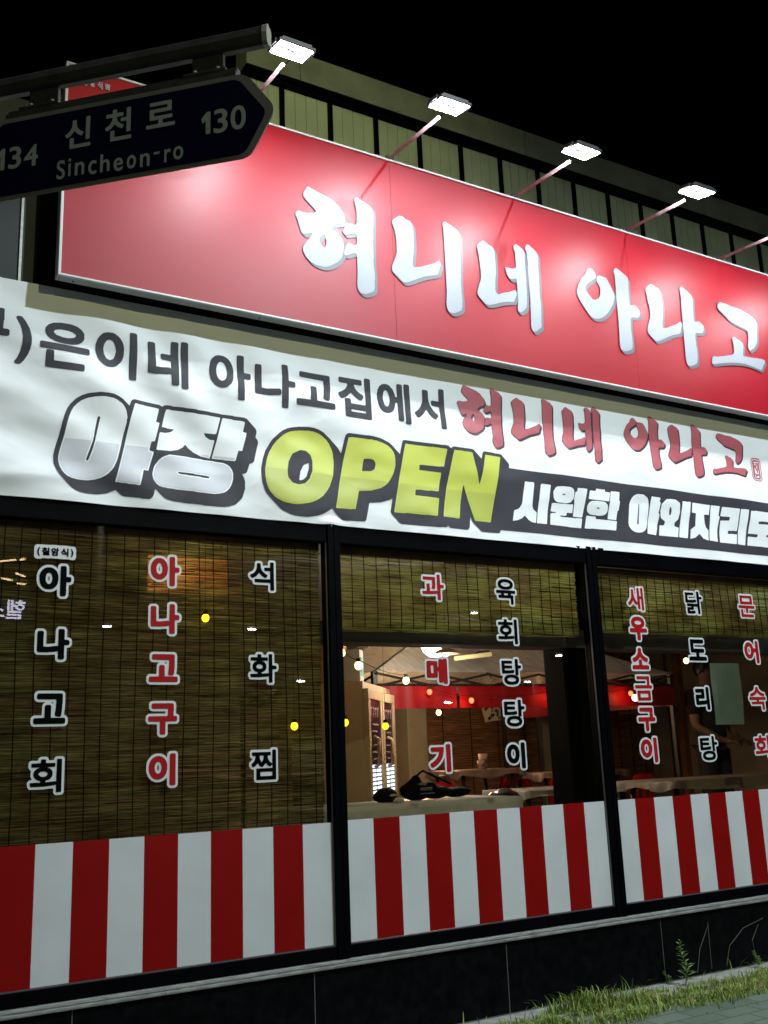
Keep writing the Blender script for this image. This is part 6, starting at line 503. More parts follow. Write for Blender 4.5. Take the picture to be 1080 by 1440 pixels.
# weathered ledge with two grooves
prof = [(-0.02, 0.434), (-0.050, 0.434), (-0.053, 0.440), (-0.053, 0.448), (-0.046, 0.451), (-0.046, 0.456), (-0.051, 0.459), (-0.050, 0.470),
        (-0.036, 0.474), (0.0, 0.476), (0.05, 0.476), (0.05, 0.434)]
b = MB()
for xa, xb in [(X0, 1.9), (1.902, 4.35), (4.352, 6.9), (6.902, X1)]:
    A = [b.bm.verts.new((xa, y, z)) for y, z in prof]
    B = [b.bm.verts.new((xb, y, z)) for y, z in prof]
    n = len(prof)
    for i in range(n):
        b.bm.faces.new((A[i], A[(i + 1) % n], B[(i + 1) % n], B[i]))
    b.bm.faces.new(A[::-1])
    b.bm.faces.new(B)
b.build("ledge", M_sill, shop)
# header wall behind banner and sign
b = MB()
b.box(1.085, 2.42, 0.0, 0.30, 3.06, 5.6)
b.box(2.421, X1, 0.0, 0.30, 3.06, 5.66)
b.build("header_wall", M_black_wall, shop)
b = MB()
b.box(X0, 1.083, 0.0, 0.30, 3.06, 5.49)
b.build("side_panel", M_dark_panel, shop)
b = MB()
b.box(1.000, 1.014, -0.012, -0.001, 3.4, 5.45)
b.build("corner_trim", M_alu, shop)
# cladding above the sign: panels with pressed ribs
b = MB()
mull = [2.846 + 0.4 * k for k in range(-1, 22)]
for a in mull[:-1]:
    x = a + 0.018
    step = 0.364 / 4
    for j in range(4):
        b.box(x + j * step + 0.0015, x + (j + 1) * step - 0.0015, 0.345, 0.38, 5.6, 6.425, 0.003)
b.box(2.56, X1, 0.372, 0.5, 5.6, 6.42)
b.build("cladding", M_olive, shop)
for a in mull:
    if X0 < a < X1:
        b = MB()
        b.box(a - 0.017, a + 0.017, 0.325, 0.40, 5.62, 6.425, 0.003)
        b.build("cladding_post", M_black_metal, shop)
b = MB()
b.box(2.55, X1, 0.305, 0.40, 6.427, 6.455, 0.004)
b.box(2.55, X1, 0.290, 0.40, 6.470, 6.500, 0.004)
b.build("cladding_rail", M_black_metal, shop)
b = MB()
for xa, xb in [(2.55, 2.98), (2.984, 5.1), (5.104, 8.3), (8.304, X1)]:
    b.box(xa, xb, 0.300, 0.5, 6.503, 6.742, 0.004)
b.build("fascia", M_fascia, shop)
b = MB()
b.box(2.55, X1, 0.5, 8.0, 6.3, 6.60)
b.box(X0, 2.42, 0.3, 8.0, 5.5, 5.6)
b.build("roof", M_black_wall, shop)
# room shell
M_inwall = mat("warm_plaster", (0.36, 0.33, 0.27), 0.8, noise_scale=3, noise_amt=0.12)
b = MB()
b.box(X0, X0 + 0.15, 0.301, 8.0, 0.0, 5.5)
b.box(X1 + 0.8, X1 + 0.95, 0.0, 8.0, 0.0, 6.6)
b.box(X0, X1 + 0.95, 7.0, 7.2, 0.0, 5.5)
b.build("wall", M_inwall, shop)
b = MB()
b.box(X0, X1 + 0.9, 0.31, 7.0, 3.25, 3.35)
b.build("ceiling", mat("grey_ceiling", (0.30, 0.28, 0.24), 0.8, noise_scale=2, noise_amt=0.1), shop)
b = MB()
b.box(X0, X1 + 0.9, 0.10, 7.0, 0.30, 0.46)
b.build("floor", mat("brown_floor", (0.10, 0.065, 0.045), 0.4, noise_scale=5, noise_amt=0.3), shop)
# soffit beam behind the glass and the black pillar
b = MB()
b.box(2.95, 11.3, 0.30, 0.52, 2.3454, 2.4784)
b.build("soffit_beam", mat("grey_soffit", (0.0788, 0.0863, 0.0938), 0.7, noise_scale=3, noise_amt=0.15), shop)
b = MB()
b.box(5.087, 5.087 + 0.30, 0.32, 0.54, 0.46, 3.25)
b.build("pillar", mat("matt_black_pillar", (0.0028, 0.0028, 0.0028), 0.9, spec=0.1), shop)
for (xa, xb, y) in [(7.3564, 7.6728, 6.2), (9.5657, 9.8289, 6.2), (11.782, 12.2254, 6.2)]:
    b = MB()
    b.box(xa, xb, y, y + 0.5, 0.46, 3.25, 0.01)
    b.build("pillar", mat("pale_pillar", (0.42, 0.39, 0.31), 0.7, noise_scale=4, noise_amt=0.1), shop)

b = MB()
b.box(12.4248, 15.2456 + 2.0, 6.3, 6.4, 0.46, 3.25)
b.build("partition", mat("dark_brown_partition", (0.035, 0.026, 0.018), 0.7, noise_scale=4, noise_amt=0.3), shop)
b = MB()
b.box(12.1918, 12.3317, 5.9, 6.0, 0.46, 3.25, 0.006)
b.build("wooden_post", mat("orange_wood", (0.36, 0.15, 0.05), 0.6, noise_scale=5, noise_amt=0.3), shop)

# windows: frame, glass, striped film, vinyl lettering
COLS = {0: [("col_a", 'b'), ("tag", 'b'), ("col_b", 'r'), ("col_c", 'b')], 1: [("col_d", 'r'), ("col_e", 'b')],
        2: [("col_f", 'r'), ("col_g", 'b'), ("col_h", 'r')]}
WLAB = ["left window with its reed blind fully lowered", "middle window with its reed blind half rolled up",
        "right window with a grey paper sheet behind the glass", None, None]
for i, (xa, xb) in enumerate(BAYS):
    b = MB()
    xl = xa - 0.0435 if i else xa - 0.3
    xr = xb + 0.0435
    xl, xr = xl + 0.0008, xr - 0.0008
    b.box(xl, xa, -0.045, 0.06, 0.478, 3.055, 0.003)      # jambs
    b.box(xb, xr, -0.045, 0.06, 0.478, 3.055, 0.003)
    b.box(xa + 0.0006, xb - 0.0006, -0.030, 0.05, ZT, 3.055, 0.003)   # head
    b.box(xa + 0.0006, xb - 0.0006, -0.034, 0.05, 0.478, ZB - 0.006, 0.003)   # bottom rail
    w = b.build("window", M_black_metal, shop)
    if WLAB[i]:
        w['label'] = WLAB[i]
    b = MB()
    b.box(xa + 0.0006, xb - 0.0006, -0.024, 0.0, ZB - 0.0055, ZB - 0.001)
    b.box(xa + 0.0006, xa + 0.006, -0.024, -0.012, ZB, ZT - 0.001)
    b.box(xb - 0.006, xb - 0.0006, -0.024, -0.012, ZB, ZT - 0.001)
    b.build("glazing_bead", mat("grey_bead", (0.14, 0.14, 0.15), 0.4, 0.5), w)
    b = MB()
    b.quad([(xa, 0.0, ZB), (xb, 0.0, ZB), (xb, 0.0, ZT), (xa, 0.0, ZT)])
    b.face_dir((0, -1, 0)).build("glass", M_glass, w, recalc=False)
    b = MB()
    nst = 11
    for s in range(nst):
        b.mi = s % 2
        p0 = xa + 0.007 + (xb - xa - 0.014) * s / nst
        p1 = xa + 0.007 + (xb - xa - 0.014) * (s + 1) / nst
        zt = 1.232 if i == 0 else 1.238
        b.box(p0, p1, -0.010, -0.004, ZB + 0.001, zt)
    b.build("striped_film", [M_white_film, M_red_film], w)
    for key, c in COLS.get(i, []):
        back, front = letters(key + "_b"), letters(key + "_f")
        if len(back) == 1:
            front = [[r for part in front for r in part]]
        for lb, lf in zip(back, front):
            b = MB()
            b.rings(lb, 0.001, lambda p, q: (p, -0.0040, q))
            b.mi = 1
            b.rings(lf, 0.001, lambda p, q: (p, -0.0060, q))
            b.face_dir((0, -1, 0))
            o = b.build("letter" if len(back) > 1 else "small_caption", [M_vin_white, M_vin_red if c == 'r' else M_vin_black], w, recalc=False)
            o['label'] = ("red" if c == 'r' else "black") + " vinyl letter with a white outline"

# ------------------------------------------------------------------ reed blinds
def reed_mat(name, lo, mid, hi, gaps):
    m = bpy.data.materials.new(name)
    m.use_nodes = True
    nt = m.node_tree
    bs = nt.nodes["Principled BSDF"]
    tc = nt.nodes.new("ShaderNodeTexCoord")
    mp = nt.nodes.new("ShaderNodeMapping")
    mp.inputs["Scale"].default_value = (1.5, 1, 80)
    nt.links.new(tc.outputs["Object"], mp.inputs[0])
    n = nt.nodes.new("ShaderNodeTexNoise")
    n.inputs["Scale"].default_value = 2.2
    n.inputs["Detail"].default_value = 5
    n.inputs["Roughness"].default_value = 0.7
    nt.links.new(mp.outputs[0], n.inputs["Vector"])
    cr = nt.nodes.new("ShaderNodeValToRGB")
    e = cr.color_ramp.elements
    e[0].position = 0.41
    e[0].color = (*lo, 1)
    e[1].position = 0.62
    e[1].color = (*hi, 1)
    k = cr.color_ramp.elements.new(0.5)
    k.color = (*mid, 1)
    nt.links.new(n.outputs["Fac"], cr.inputs[0])
    pn = nt.nodes.new("ShaderNodeTexNoise")           # older and fresher patches of reed
    pn.inputs["Scale"].default_value = 2.3
    pn.inputs["Detail"].default_value = 3
    mp2 = nt.nodes.new("ShaderNodeMapping")
    mp2.inputs["Scale"].default_value = (1.0, 1, 2.2)
    nt.links.new(tc.outputs["Object"], mp2.inputs[0])
    nt.links.new(mp2.outputs[0], pn.inputs["Vector"])
    pr = nt.nodes.new("ShaderNodeValToRGB")
    pr.color_ramp.elements[0].position = 0.38
    pr.color_ramp.elements[0].color = (0.62, 0.52, 0.42, 1)
    pr.color_ramp.elements[1].position = 0.62
    pr.color_ramp.elements[1].color = (1.0, 1.08, 0.95, 1)
    nt.links.new(pn.outputs["Fac"], pr.inputs[0])
    pm = nt.nodes.new("ShaderNodeMix")
    pm.data_type = 'RGBA'
    pm.blend_type = 'MULTIPLY'
    pm.inputs["Factor"].default_value = 1.0
    nt.links.new(cr.outputs[0], pm.inputs["A"])
    nt.links.new(pr.outputs[0], pm.inputs["B"])
    nt.links.new(pm.outputs["Result"], bs.inputs["Base Color"])
    bs.inputs["Roughness"].default_value = 0.7
    tl = nt.nodes.new("ShaderNodeBsdfTranslucent")
    nt.links.new(pm.outputs["Result"], tl.inputs[0])
    mx = nt.nodes.new("ShaderNodeMixShader")
    mx.inputs[0].default_value = 0.25
    nt.links.new(bs.outputs[0], mx.inputs[1])
    nt.links.new(tl.outputs[0], mx.inputs[2])
    gap = nt.nodes.new("ShaderNodeTexNoise")          # thin broken reeds leave gaps
    gap.inputs["Scale"].default_value = 2.6
    gap.inputs["Detail"].default_value = 3
    nt.links.new(mp.outputs[0], gap.inputs["Vector"])
    mr = nt.nodes.new("ShaderNodeMapRange")
    mr.inputs["From Min"].default_value = 0.56
    mr.inputs["From Max"].default_value = 0.62
    mr.inputs["To Max"].default_value = gaps
    nt.links.new(gap.outputs["Fac"], mr.inputs["Value"])
    tp = nt.nodes.new("ShaderNodeBsdfTransparent")
    m2 = nt.nodes.new("ShaderNodeMixShader")
    nt.links.new(mr.outputs[0], m2.inputs[0])
    nt.links.new(mx.outputs[0], m2.inputs[1])
    nt.links.new(tp.outputs[0], m2.inputs[2])
    nt.links.new(m2.outputs[0], nt.nodes["Material Output"].inputs[0])
    return m
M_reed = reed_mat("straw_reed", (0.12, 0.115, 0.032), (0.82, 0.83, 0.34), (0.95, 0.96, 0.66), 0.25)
M_reed_shaded = reed_mat("shaded_reed", (0.014, 0.014, 0.004), (0.185, 0.190, 0.068), (0.60, 0.61, 0.32), 0.55)  # left blind: same reeds, with shade put into the darker colours
M_cord = mat("dark_cord", (0.012, 0.011, 0.008), 0.9)

def blind(label, x0, x1, zt, zb, y, seed, m):
    rnd = random.Random(seed)
    root = thing("reed_blind", label, "blind", ((x0 + x1) / 2, y, zt), "reed blinds behind the windows")
    b = MB()
    z = zt - 0.03
    while z > zb:
        h = rnd.uniform(0.0035, 0.0065)
        x = x0
        while x < x1:
            L = rnd.uniform(0.25, 0.9)
            xe = min(x1 + rnd.uniform(-0.012, 0.012), x + L)
            dz0 = rnd.uniform(-0.0018, 0.0018)
            dz1 = rnd.uniform(-0.0018, 0.0018)
            yy = y + rnd.uniform(-0.002, 0.002) + 0.006 * math.sin(z * 9) * math.sin((x - x0) * 2.2)
            hh = h * rnd.uniform(0.40, 0.54)
            if rnd.random() > 0.05:
                vs = [b.bm.verts.new(p) for p in [
                    (x, yy, z - hh + dz0), (xe, yy, z - hh + dz1), (xe, yy - 0.0022, z + dz1), (x, yy - 0.0022, z + dz0),
                    (xe, yy, z + hh + dz1), (x, yy, z + hh + dz0)]]
                b.bm.faces.new((vs[0], vs[1], vs[2], vs[3]))
                b.bm.faces.new((vs[3], vs[2], vs[4], vs[5]))
            x = xe + 0.0005
        z -= h
    b.face_dir((0, -1, 0))
    b.build("reeds", m, root, recalc=False)
    b = MB()
    b.box(x0 - 0.01, x1 + 0.01, y - 0.006, y + 0.03, zt - 0.035, zt + 0.03, 0.004)
    b.build("head_rail", mat("brown_tape", (0.13, 0.085, 0.06), 0.5, noise_scale=6, noise_amt=0.4), root)
    n = int((x1 - x0) / 0.092)
    for k in range(n + 1):
        x = x0 + 0.03 + k * 0.092 + rnd.uniform(-0.006, 0.006)
        pts = []
        zz = zt - 0.02
        while zz > zb + 0.01:
            pts.append((x + 0.006 * math.sin(zz * 3 + seed + k * 0.3) + rnd.uniform(-0.0012, 0.0012), y - 0.006, zz))
            zz -= 0.10
        pts.append((x, y - 0.006, zb))
        b = MB()
        b.tube(pts, 0.0030, 5)
        b.build("cord", M_cord, root)
    return root
blind("reed blind lowered all the way behind the left window", 0.80, 2.912, 2.925, 1.10, 0.07, 3, M_reed_shaded)
bl2 = blind("reed blind half rolled up above the middle window's dining tables", 3.04, 5.06, 2.915, 2.4098, 0.09, 5, M_reed)
bl3 = blind("shadowed reed blind half rolled up behind the right window", 5.20, 7.22, 2.905, 2.4582, 0.09, 9, M_reed)
for bl, xa, xb, z in ((bl2, 3.04, 5.06, 2.4098), (bl3, 5.20, 7.22, 2.4582)):
    b = MB()
    rr = random.Random(4)
    pts = [(xa + (xb - xa) * t / 24, 0.125 + 0.004 * math.sin(t), z + 0.012 + rr.uniform(-0.004, 0.004)) for t in range(25)]
    b.tube(pts, [0.028 + rr.uniform(-0.003, 0.003) for _ in pts], 10)
    b.build("rolled_end", M_reed, bl)

# ------------------------------------------------------------------ banner
def bow(x, z):
    """cloth relief, positive = towards the street"""
    t = (z - 3.04) / 1.26
    v = 0.0035 * math.sin(7 * x + 9 * t) * math.sin(3.1 * t + 0.6)
    v += 0.0045 * math.sin(11 * t + 0.8 * math.sin(1.7 * x) + 0.5 * x)
    d = (x - 1.0) * 0.75 + (z - 3.1) * 1.0
    fade = max(0.0, 1 - (x - 0.9) / 2.4)
    v += 0.008 * fade * math.sin(d * 15 + 1.2 * math.sin(3 * x)) * (0.4 + 0.6 * t)
    v += 0.010 * math.exp(-((z - 3.16 - 0.10 * (x - 1.0)) / 0.05) ** 2) * max(0, 1 - abs(x - 0.9) / 0.9)
    v += 0.0025 * noise.noise(Vector((x * 4, 0, z * 9)))
    for (fx, fz, ang, amp, sd_) in ((1.6, 6.0, 0.55, 0.0009, 1.0), (2.2, 8.0, -0.25, 0.0005, 4.0)):   # sharper creases
        cu, cv = x * math.cos(ang) + z * math.sin(ang), -x * math.sin(ang) + z * math.cos(ang)
        n_ = noise.noise(Vector((cu * fx, sd_, cv * fz)))
        v += amp * max(0.0, 1 - 3.2 * abs(n_)) ** 2
    for xt in (2.955, 5.13, 7.29):                     # pinched where it is tied at the mullions
        rr = math.hypot((x - xt) / 0.16, (z - 3.05) / 0.07)
        v += 0.005 * math.exp(-rr * rr) * math.cos(4 * rr)
    return v * 2.1 * min(1.0, 0.12 + (4.30 - z) / 0.42)

banner = thing("banner", "white vinyl banner with charcoal, yellow and rose lettering hung over the windows", "banner", (4, -0.035, 3.04))
BX0, BX1, BZ0, BZ1 = -0.3, 8.9, 3.040, 4.302
b = MB()
nx, nz = 620, 110
grid = []
for j in range(nz + 1):
    row = []
    for i in range(nx + 1):
        x = BX0 + (BX1 - BX0) * i / nx
        z = BZ0 + (BZ1 - BZ0) * j / nz
        zz = z
        if j == 0:
            for xt in (2.955, 5.13, 7.29):
                zz += 0.003 * math.exp(-((x - xt) / 0.03) ** 2)
        row.append(b.bm.verts.new((x, -0.035 - bow(x, z), zz)))
    grid.append(row)
for j in range(nz):
    for i in range(nx):
        b.bm.faces.new((grid[j][i], grid[j][i + 1], grid[j + 1][i + 1], grid[j + 1][i]))
b.face_dir((0, -1, 0)).build("cloth", M_cloth, banner, smooth=True, recalc=False)

def print_on_banner(name, key, m, lift, extra=None):
    b = MB()
    if isinstance(key, str) and ';' in SHAPES[key]:
        for one in letters(key):
            print_on_banner(name, one, m, lift)
        return
    rings = shape(key) if isinstance(key, str) else key
    rings = [[(p, min(q, 4296)) for p, q in r] for r in rings]
    b.rings(rings, 0.001, lambda p, q: (p, 0, q))
    b.cut_grid(0.03)
    for v in b.bm.verts:
        v.co.y = -0.035 - lift - bow(v.co.x, v.co.z)
    b.face_dir((0, -1, 0))
    return b.build(name, m, banner, smooth=True, recalc=False)

print_on_banner("charcoal_letter", "ban_row", M_ink, 0.003)
print_on_banner("brush_letter_shade", "ban_brush_s", M_plum, 0.003)
print_on_banner("brush_letter", "ban_brush_f", M_rose, 0.0045)
print_on_banner("outlined_word_shade", "yajang_s", M_ink, 0.003)
print_on_banner("outlined_letter", "yajang_f", M_white_ink, 0.0045)
print_on_banner("outlined_word_tint", "yajang_i", M_grey_ink, 0.006)
print_on_banner("yellow_word_shade", "open_s", M_ink, 0.003)
print_on_banner("yellow_letter", "open_f", M_yellow, 0.0045)
print_on_banner("yellow_word_tint", "open_i", M_yellow2, 0.006)
band = [[(4337, 3581), (8900, 3581), (8900, 3118), (4297, 3118)]]
print_on_banner("charcoal_band", band, M_ink, 0.002)
print_on_banner("band_letter", "siwon", M_white_ink, 0.0045)
def rrect(xa, xb, za, zb, r):
    out = []
    for cx, cz, a in ((xb - r, zb - r, 0), (xa + r, zb - r, 90), (xa + r, za + r, 180), (xb - r, za + r, 270)):
        out += [(cx + r * math.cos(R(a + k * 22.5)), cz + r * math.sin(R(a + k * 22.5))) for k in range(5)]
    return out
print_on_banner("seal_border", [rrect(7055, 7178, 3772, 3978, 35), rrect(7064, 7169, 3781, 3969, 27)], M_rose, 0.002)
print_on_banner("seal", [rrect(7073, 7160, 3790, 3960, 20)], M_rose, 0.002)
seal_marks = []
for (xa, xb, za, zb) in [(7088, 7145, 3935, 3943), (7095, 7110, 3915, 3930), (7120, 7128, 3880, 3932), (7100, 7120, 3898, 3905),
                         (7092, 7100, 3840, 3885), (7092, 7125, 3836, 3843), (7132, 7140, 3830, 3875), (7090, 7098, 3800, 3828),
                         (7090, 7140, 3797, 3803), (7132, 7140, 3797, 3822)]:
    seal_marks.append([(xa, za), (xb, za), (xb, zb), (xa, zb)])
print_on_banner("seal_text", seal_marks, M_white_ink, 0.0045)
for xt in (2.955, 5.13, 7.29):
    b = MB()
    b.tube([(xt, -0.052, 3.054), (xt + 0.003, -0.050, 3.046), (xt + 0.002, -0.047, 3.030)], 0.0028, 6)
    b.build("cable_tie", mat("white_tie", (0.6, 0.6, 0.58), 0.5), banner)

# ------------------------------------------------------------------ the red sign
sign = thing("shop_sign", "long glossy red sign with white brush lettering along the facade", "sign", (4.5, -0.2, 4.3))
SX0, SX1, SZ0, SZ1, SY = 1.174, 9.2, 4.296, 5.674, -0.22
def sign_face():
    b = MB()
    joints = [SX0 + 0.012, 3.405, 5.63, 7.85, SX1 - 0.012]
    for a, c in zip(joints, joints[1:]):
        nx, nz = 60, 30
        g = [[b.bm.verts.new((a + (c - a) * i / nx + (0.0012 if i == 0 else -0.0012 if i == nx else 0),
                              SY + 0.008 - 0.004 * noise.noise(Vector((a + (c - a) * i / nx, 3, j * 0.05))),
                              SZ0 + 0.012 + (SZ1 - SZ0 - 0.024) * j / nz)) for i in range(nx + 1)] for j in range(nz + 1)]
        for j in range(nz):
            for i in range(nx):
                b.bm.faces.new((g[j][i], g[j][i + 1], g[j + 1][i + 1], g[j + 1][i]))
    b.face_dir((0, -1, 0))
    return b.build("face", M_sign, sign, smooth=True, recalc=False)
sign_face()
b = MB()
b.box(SX0, SX1, SY - 0.004, SY + 0.02, SZ1 - 0.014, SZ1, 0.002)
b.box(SX0, SX1, SY - 0.004, SY + 0.02, SZ0, SZ0 + 0.012, 0.002)
b.box(SX0, SX0 + 0.016, SY - 0.0035, SY + 0.02, SZ0 + 0.0125, SZ1 - 0.0145, 0.002)
b.box(SX1 - 0.016, SX1, SY - 0.0035, SY + 0.02, SZ0 + 0.0125, SZ1 - 0.0145, 0.002)
b.build("edge_trim", M_trim, sign)
b = MB()
b.box(SX0 + 0.001, SX1, SY + 0.021, -0.14, SZ0 + 0.001, SZ0 + 0.03, 0.002)
b.box(SX0 + 0.001, SX1, SY + 0.021, -0.14, SZ1 - 0.03, SZ1 - 0.001, 0.002)
b.box(SX0 + 0.001, SX0 + 0.03, SY + 0.021, -0.14, SZ0 + 0.031, SZ1 - 0.031, 0.002)
b.build("return", M_lip, sign)
b = MB()
b.box(SX0 + 0.03, SX1, -0.165, -0.15, SZ0 + 0.031, SZ1 - 0.031)
b.build("backing", M_black_wall, sign)
b = MB()
for x in (1.6, 2.42, 3.3, 4.4, 5.2, 6.1, 7.0, 8.0):
    b.box(x, x + 0.04, -0.149, -0.001, SZ0 + 0.06, SZ0 + 0.10)
    b.box(x, x + 0.04, -0.149, -0.001, SZ1 - 0.12, SZ1 - 0.08)
b.build("mounting_bracket", M_black_metal, sign)
for x in (1.27, 2.42, 4.4, 6.2):
    b = MB()
    b.lathe((x, SY + 0.05, SZ0 + 0.001), [(0, -0.004), (0.004, -0.004), (0.006, 0)], 10)
    b.build("screw", M_black_metal, sign)
for one in letters("sign_s"):
    b = MB()
    b.rings(one, 0.001, lambda p, q: (p, SY + 0.0015, q))
    b.face_dir((0, -1, 0)).build("letter_shade", M_sign_grey, sign, recalc=False)
for one in letters("sign_f"):
    b = MB()
    b.rings(one, 0.001, lambda p, q: (p, SY - 0.0010, q))
    b.face_dir((0, -1, 0)).build("brush_letter", M_sign_white, sign, recalc=False)
for one in letters("small_f"):
    b = MB()
    b.rings(one, 0.001, lambda p, q: (p, SY + 0.0005, q))
    b.face_dir((0, -1, 0)).build("small_letter", M_sign_white, sign, recalc=False)

# ------------------------------------------------------------------ floodlights on arms
M_led = mat("led_panel", (1, 1, 1), 0.5, emit=(0.88, 0.94, 1.0), strength=400.0)
M_house = mat("grey_lamp_housing", (0.06, 0.06, 0.065), 0.45, 0.5, noise_scale=8, noise_amt=0.2)
M_arm = mat("arm_red_bounce", (0.34, 0.22, 0.23), 0.5, noise_scale=30, noise_amt=0.35, bump=0.3, bump_scale=90)  # pink reflected from the red sign is put into the arm colour
def floodlight(x, label, roll=0.0):
    root = thing("floodlight", label, "floodlight", (x, SY + 0.03, SZ1), "floodlights on arms above the red sign")
    b = MB()
    tip = Vector((x, -0.83, 5.635))
    b.tube([(x, SY + 0.03, SZ1 + 0.02), tip], 0.0125, 8)
    b.build("arm", M_arm, root)
    b = MB()
    b.box(x - 0.03, x + 0.03, SY - 0.0, SY + 0.07, SZ1 + 0.0005, SZ1 + 0.03, 0.003)
    b.build("base_plate", M_house, root)
    c = Vector((x, -0.95, 5.635))
    t = R(12)
    az = Vector((0, math.sin(t), -math.cos(t)))          # emitting direction
    ay = Vector((0, math.cos(t), math.sin(t)))           # across the lamp, towards the wall is up
    ay = az.cross(Vector((1, 0, 0))).normalized()
    ax = Vector((1, 0, 0))
    rot = Matrix.Rotation(roll, 3, az)
    ax, ay = rot @ ax, rot @ ay
    hx, hy = 0.118, 0.088
    b = MB()
    b.obox(c - az * 0.016, ax, ay, az, hx, hy, 0.011, 0.006)
    for k in range(7):
        b.obox(c - az * 0.034 + ay * (k - 3) * 0.024, ax, ay, az, hx * 0.8, 0.003, 0.008)
    b.build("housing", M_house, root)
    b = MB()
    for s in (-1, 1):
        b.obox(c - az * 0.003 + ay * s * 0.058, ax, ay, az, hx * 0.86, 0.019, 0.003)
        b.obox(c - az * 0.003 + ax * s * hx * 0.78, ax, ay, az, hx * 0.08, 0.0385, 0.0029)
    b.build("led_panel", M_led, root)
    b = MB()
    for s in (-1, 1):
        b.obox(c + ax * s * (hx + 0.006) - az * 0.02, ax, ay, az, 0.004, 0.05, 0.012, 0.002)
    b.obox(c - az * 0.062, ax, ay, az, 0.03, 0.02, 0.012, 0.003)
    b.build("bracket", M_house, root)
    b = MB()
    b.tube([c - az * 0.06, c - az * 0.085 + Vector((0.03, 0.03, 0.0)), c - az * 0.05 + Vector((0.05, 0.1, 0)), (x + 0.014, -0.70, 5.66),
            (x + 0.013, -0.5, 5.675)], 0.004, 6)
    b.build("cable", M_black_metal, root)
    return root
floodlight(2.296, "leftmost lit floodlight, beside the tip of the street name sign", 0.0)
floodlight(3.413, "lit floodlight on an arm above the first brush letter of the sign", 0.03)
floodlight(4.521, "lit floodlight on an arm above the gap in the sign lettering", -0.03)
floodlight(5.662, "lit floodlight on an arm near the right edge of the photo", 0.02)
floodlight(6.760, "rightmost floodlight, only its pale arm in view at the photo's right edge", 0.0)
floodlight(7.870, "floodlight beyond the right edge of the photo, over the sign's far end", 0.0)

# ------------------------------------------------------------------ street name sign on its beam
PC = Vector((0.83629212, -2.6996612, 3.59116674))
PU = Vector((0.7193398, -0.69465837, 0.0))
PN = Vector((-0.69465837, -0.7193398, 0.0))       # towards the camera
PZ = Vector((0, 0, 1))
def pp(u, v, n=0.0):
    return PC + PU * u + PZ * v + PN * n
st = thing("street_name_sign", "navy blue street name sign with white letters hung from a dark steel beam", "street sign", pp(-1.45, -3.55))
M_navy = mat("navy_reflective", (0.0021, 0.0028, 0.021), 0.5, spec=0.1, noise_scale=3, noise_amt=0.1)
M_pale = mat("grey_reflective", (0.135, 0.1425, 0.135), 0.6, noise_scale=5, noise_amt=0.1)
M_steel = mat("dark_steel", (0.035, 0.035, 0.0336), 0.6, 0.2, noise_scale=15, noise_amt=0.3, bump=0.1, bump_scale=60)
def roundpoly(pts, r, n=5):
    out = []
    m = len(pts)
    for i in range(m):
        p, a, c = Vector(pts[i]), Vector(pts[i - 1]), Vector(pts[(i + 1) % m])
        da, dc = (a - p).normalized(), (c - p).normalized()
        s, e = p + da * r, p + dc * r
        for k in range(n + 1):
            t = k / n
            out.append(tuple((s * (1 - t) + p * t) * (1 - t) + (p * (1 - t) + e * t) * t))
    return out
def plate(pts, n0, n1, name, m, r):
    b = MB()
    pl = roundpoly(pts, r)
    A = [b.bm.verts.new(pp(u, v, n0)) for u, v in pl]
    B = [b.bm.verts.new(pp(u, v, n1)) for u, v in pl]
    k = len(pl)
    b.bm.faces.new(A)
    b.bm.faces.new(B[::-1])
    for i in range(k):
        b.bm.faces.new((A[i], A[(i + 1) % k], B[(i + 1) % k], B[i]))
    return b.build(name, m, st)
UC = -0.045
uo, ui = [(0.405, 0.146), (0.507, 0.0), (0.418, -0.157)], [(0.380, 0.129), (0.476, -0.007), (0.402, -0.143)]
def mirror(l):
    return l + [(2 * UC - u, v) for u, v in l[::-1]]
plate(mirror(uo), -0.006, 0.0, "plate_border", M_pale, 0.035)
plate(mirror(ui), 0.0005, 0.0012, "plate_field", M_navy, 0.025)
for one in letters("street"):
    b = MB()
    b.rings(one, 0.0001, lambda u, v: pp(u, v, 0.0022))
    b.face_dir(PN).build("letter", mat("letter_reflective", (0.3, 0.3375, 0.3375), 0.6), st, recalc=False)
b = MB()
L0 = -2.2
prof = [(-0.018, 0.286), (-0.020, 0.336), (-0.012, 0.347), (0.012, 0.350), (0.022, 0.340), (0.026, 0.314), (0.022, 0.286), (0.012, 0.278)]
def extr(u0, u1):
    A = [b.bm.verts.new(pp(u0, v, n - 0.06)) for n, v in prof]
    B = [b.bm.verts.new(pp(u1, v, n - 0.06)) for n, v in prof]
    k = len(prof)
    for i in range(k):
        b.bm.faces.new((A[i], A[(i + 1) % k], B[(i + 1) % k], B[i]))
    b.bm.faces.new(A[::-1])
    b.bm.faces.new(B)
extr(-1.55, 0.448)
b.build("beam", M_steel, st)
b = MB()
prof = [(p * 1.06, (v - 0.314) * 1.08 + 0.314) for p, v in prof]
extr(0.4485, 0.466)
b.build("beam_cap", mat("pale_cap", (0.26, 0.26, 0.22), 0.6), st)
b = MB()
b.obox(pp(-0.045, 0.176, -0.035), PU, PN, PZ, 0.415, 0.014, 0.016, 0.003)
b.obox(pp(-0.045, 0.160, -0.014), PU, PN, PZ, 0.415, 0.007, 0.010, 0.002)
b.build("hanger_rail", M_steel, st)
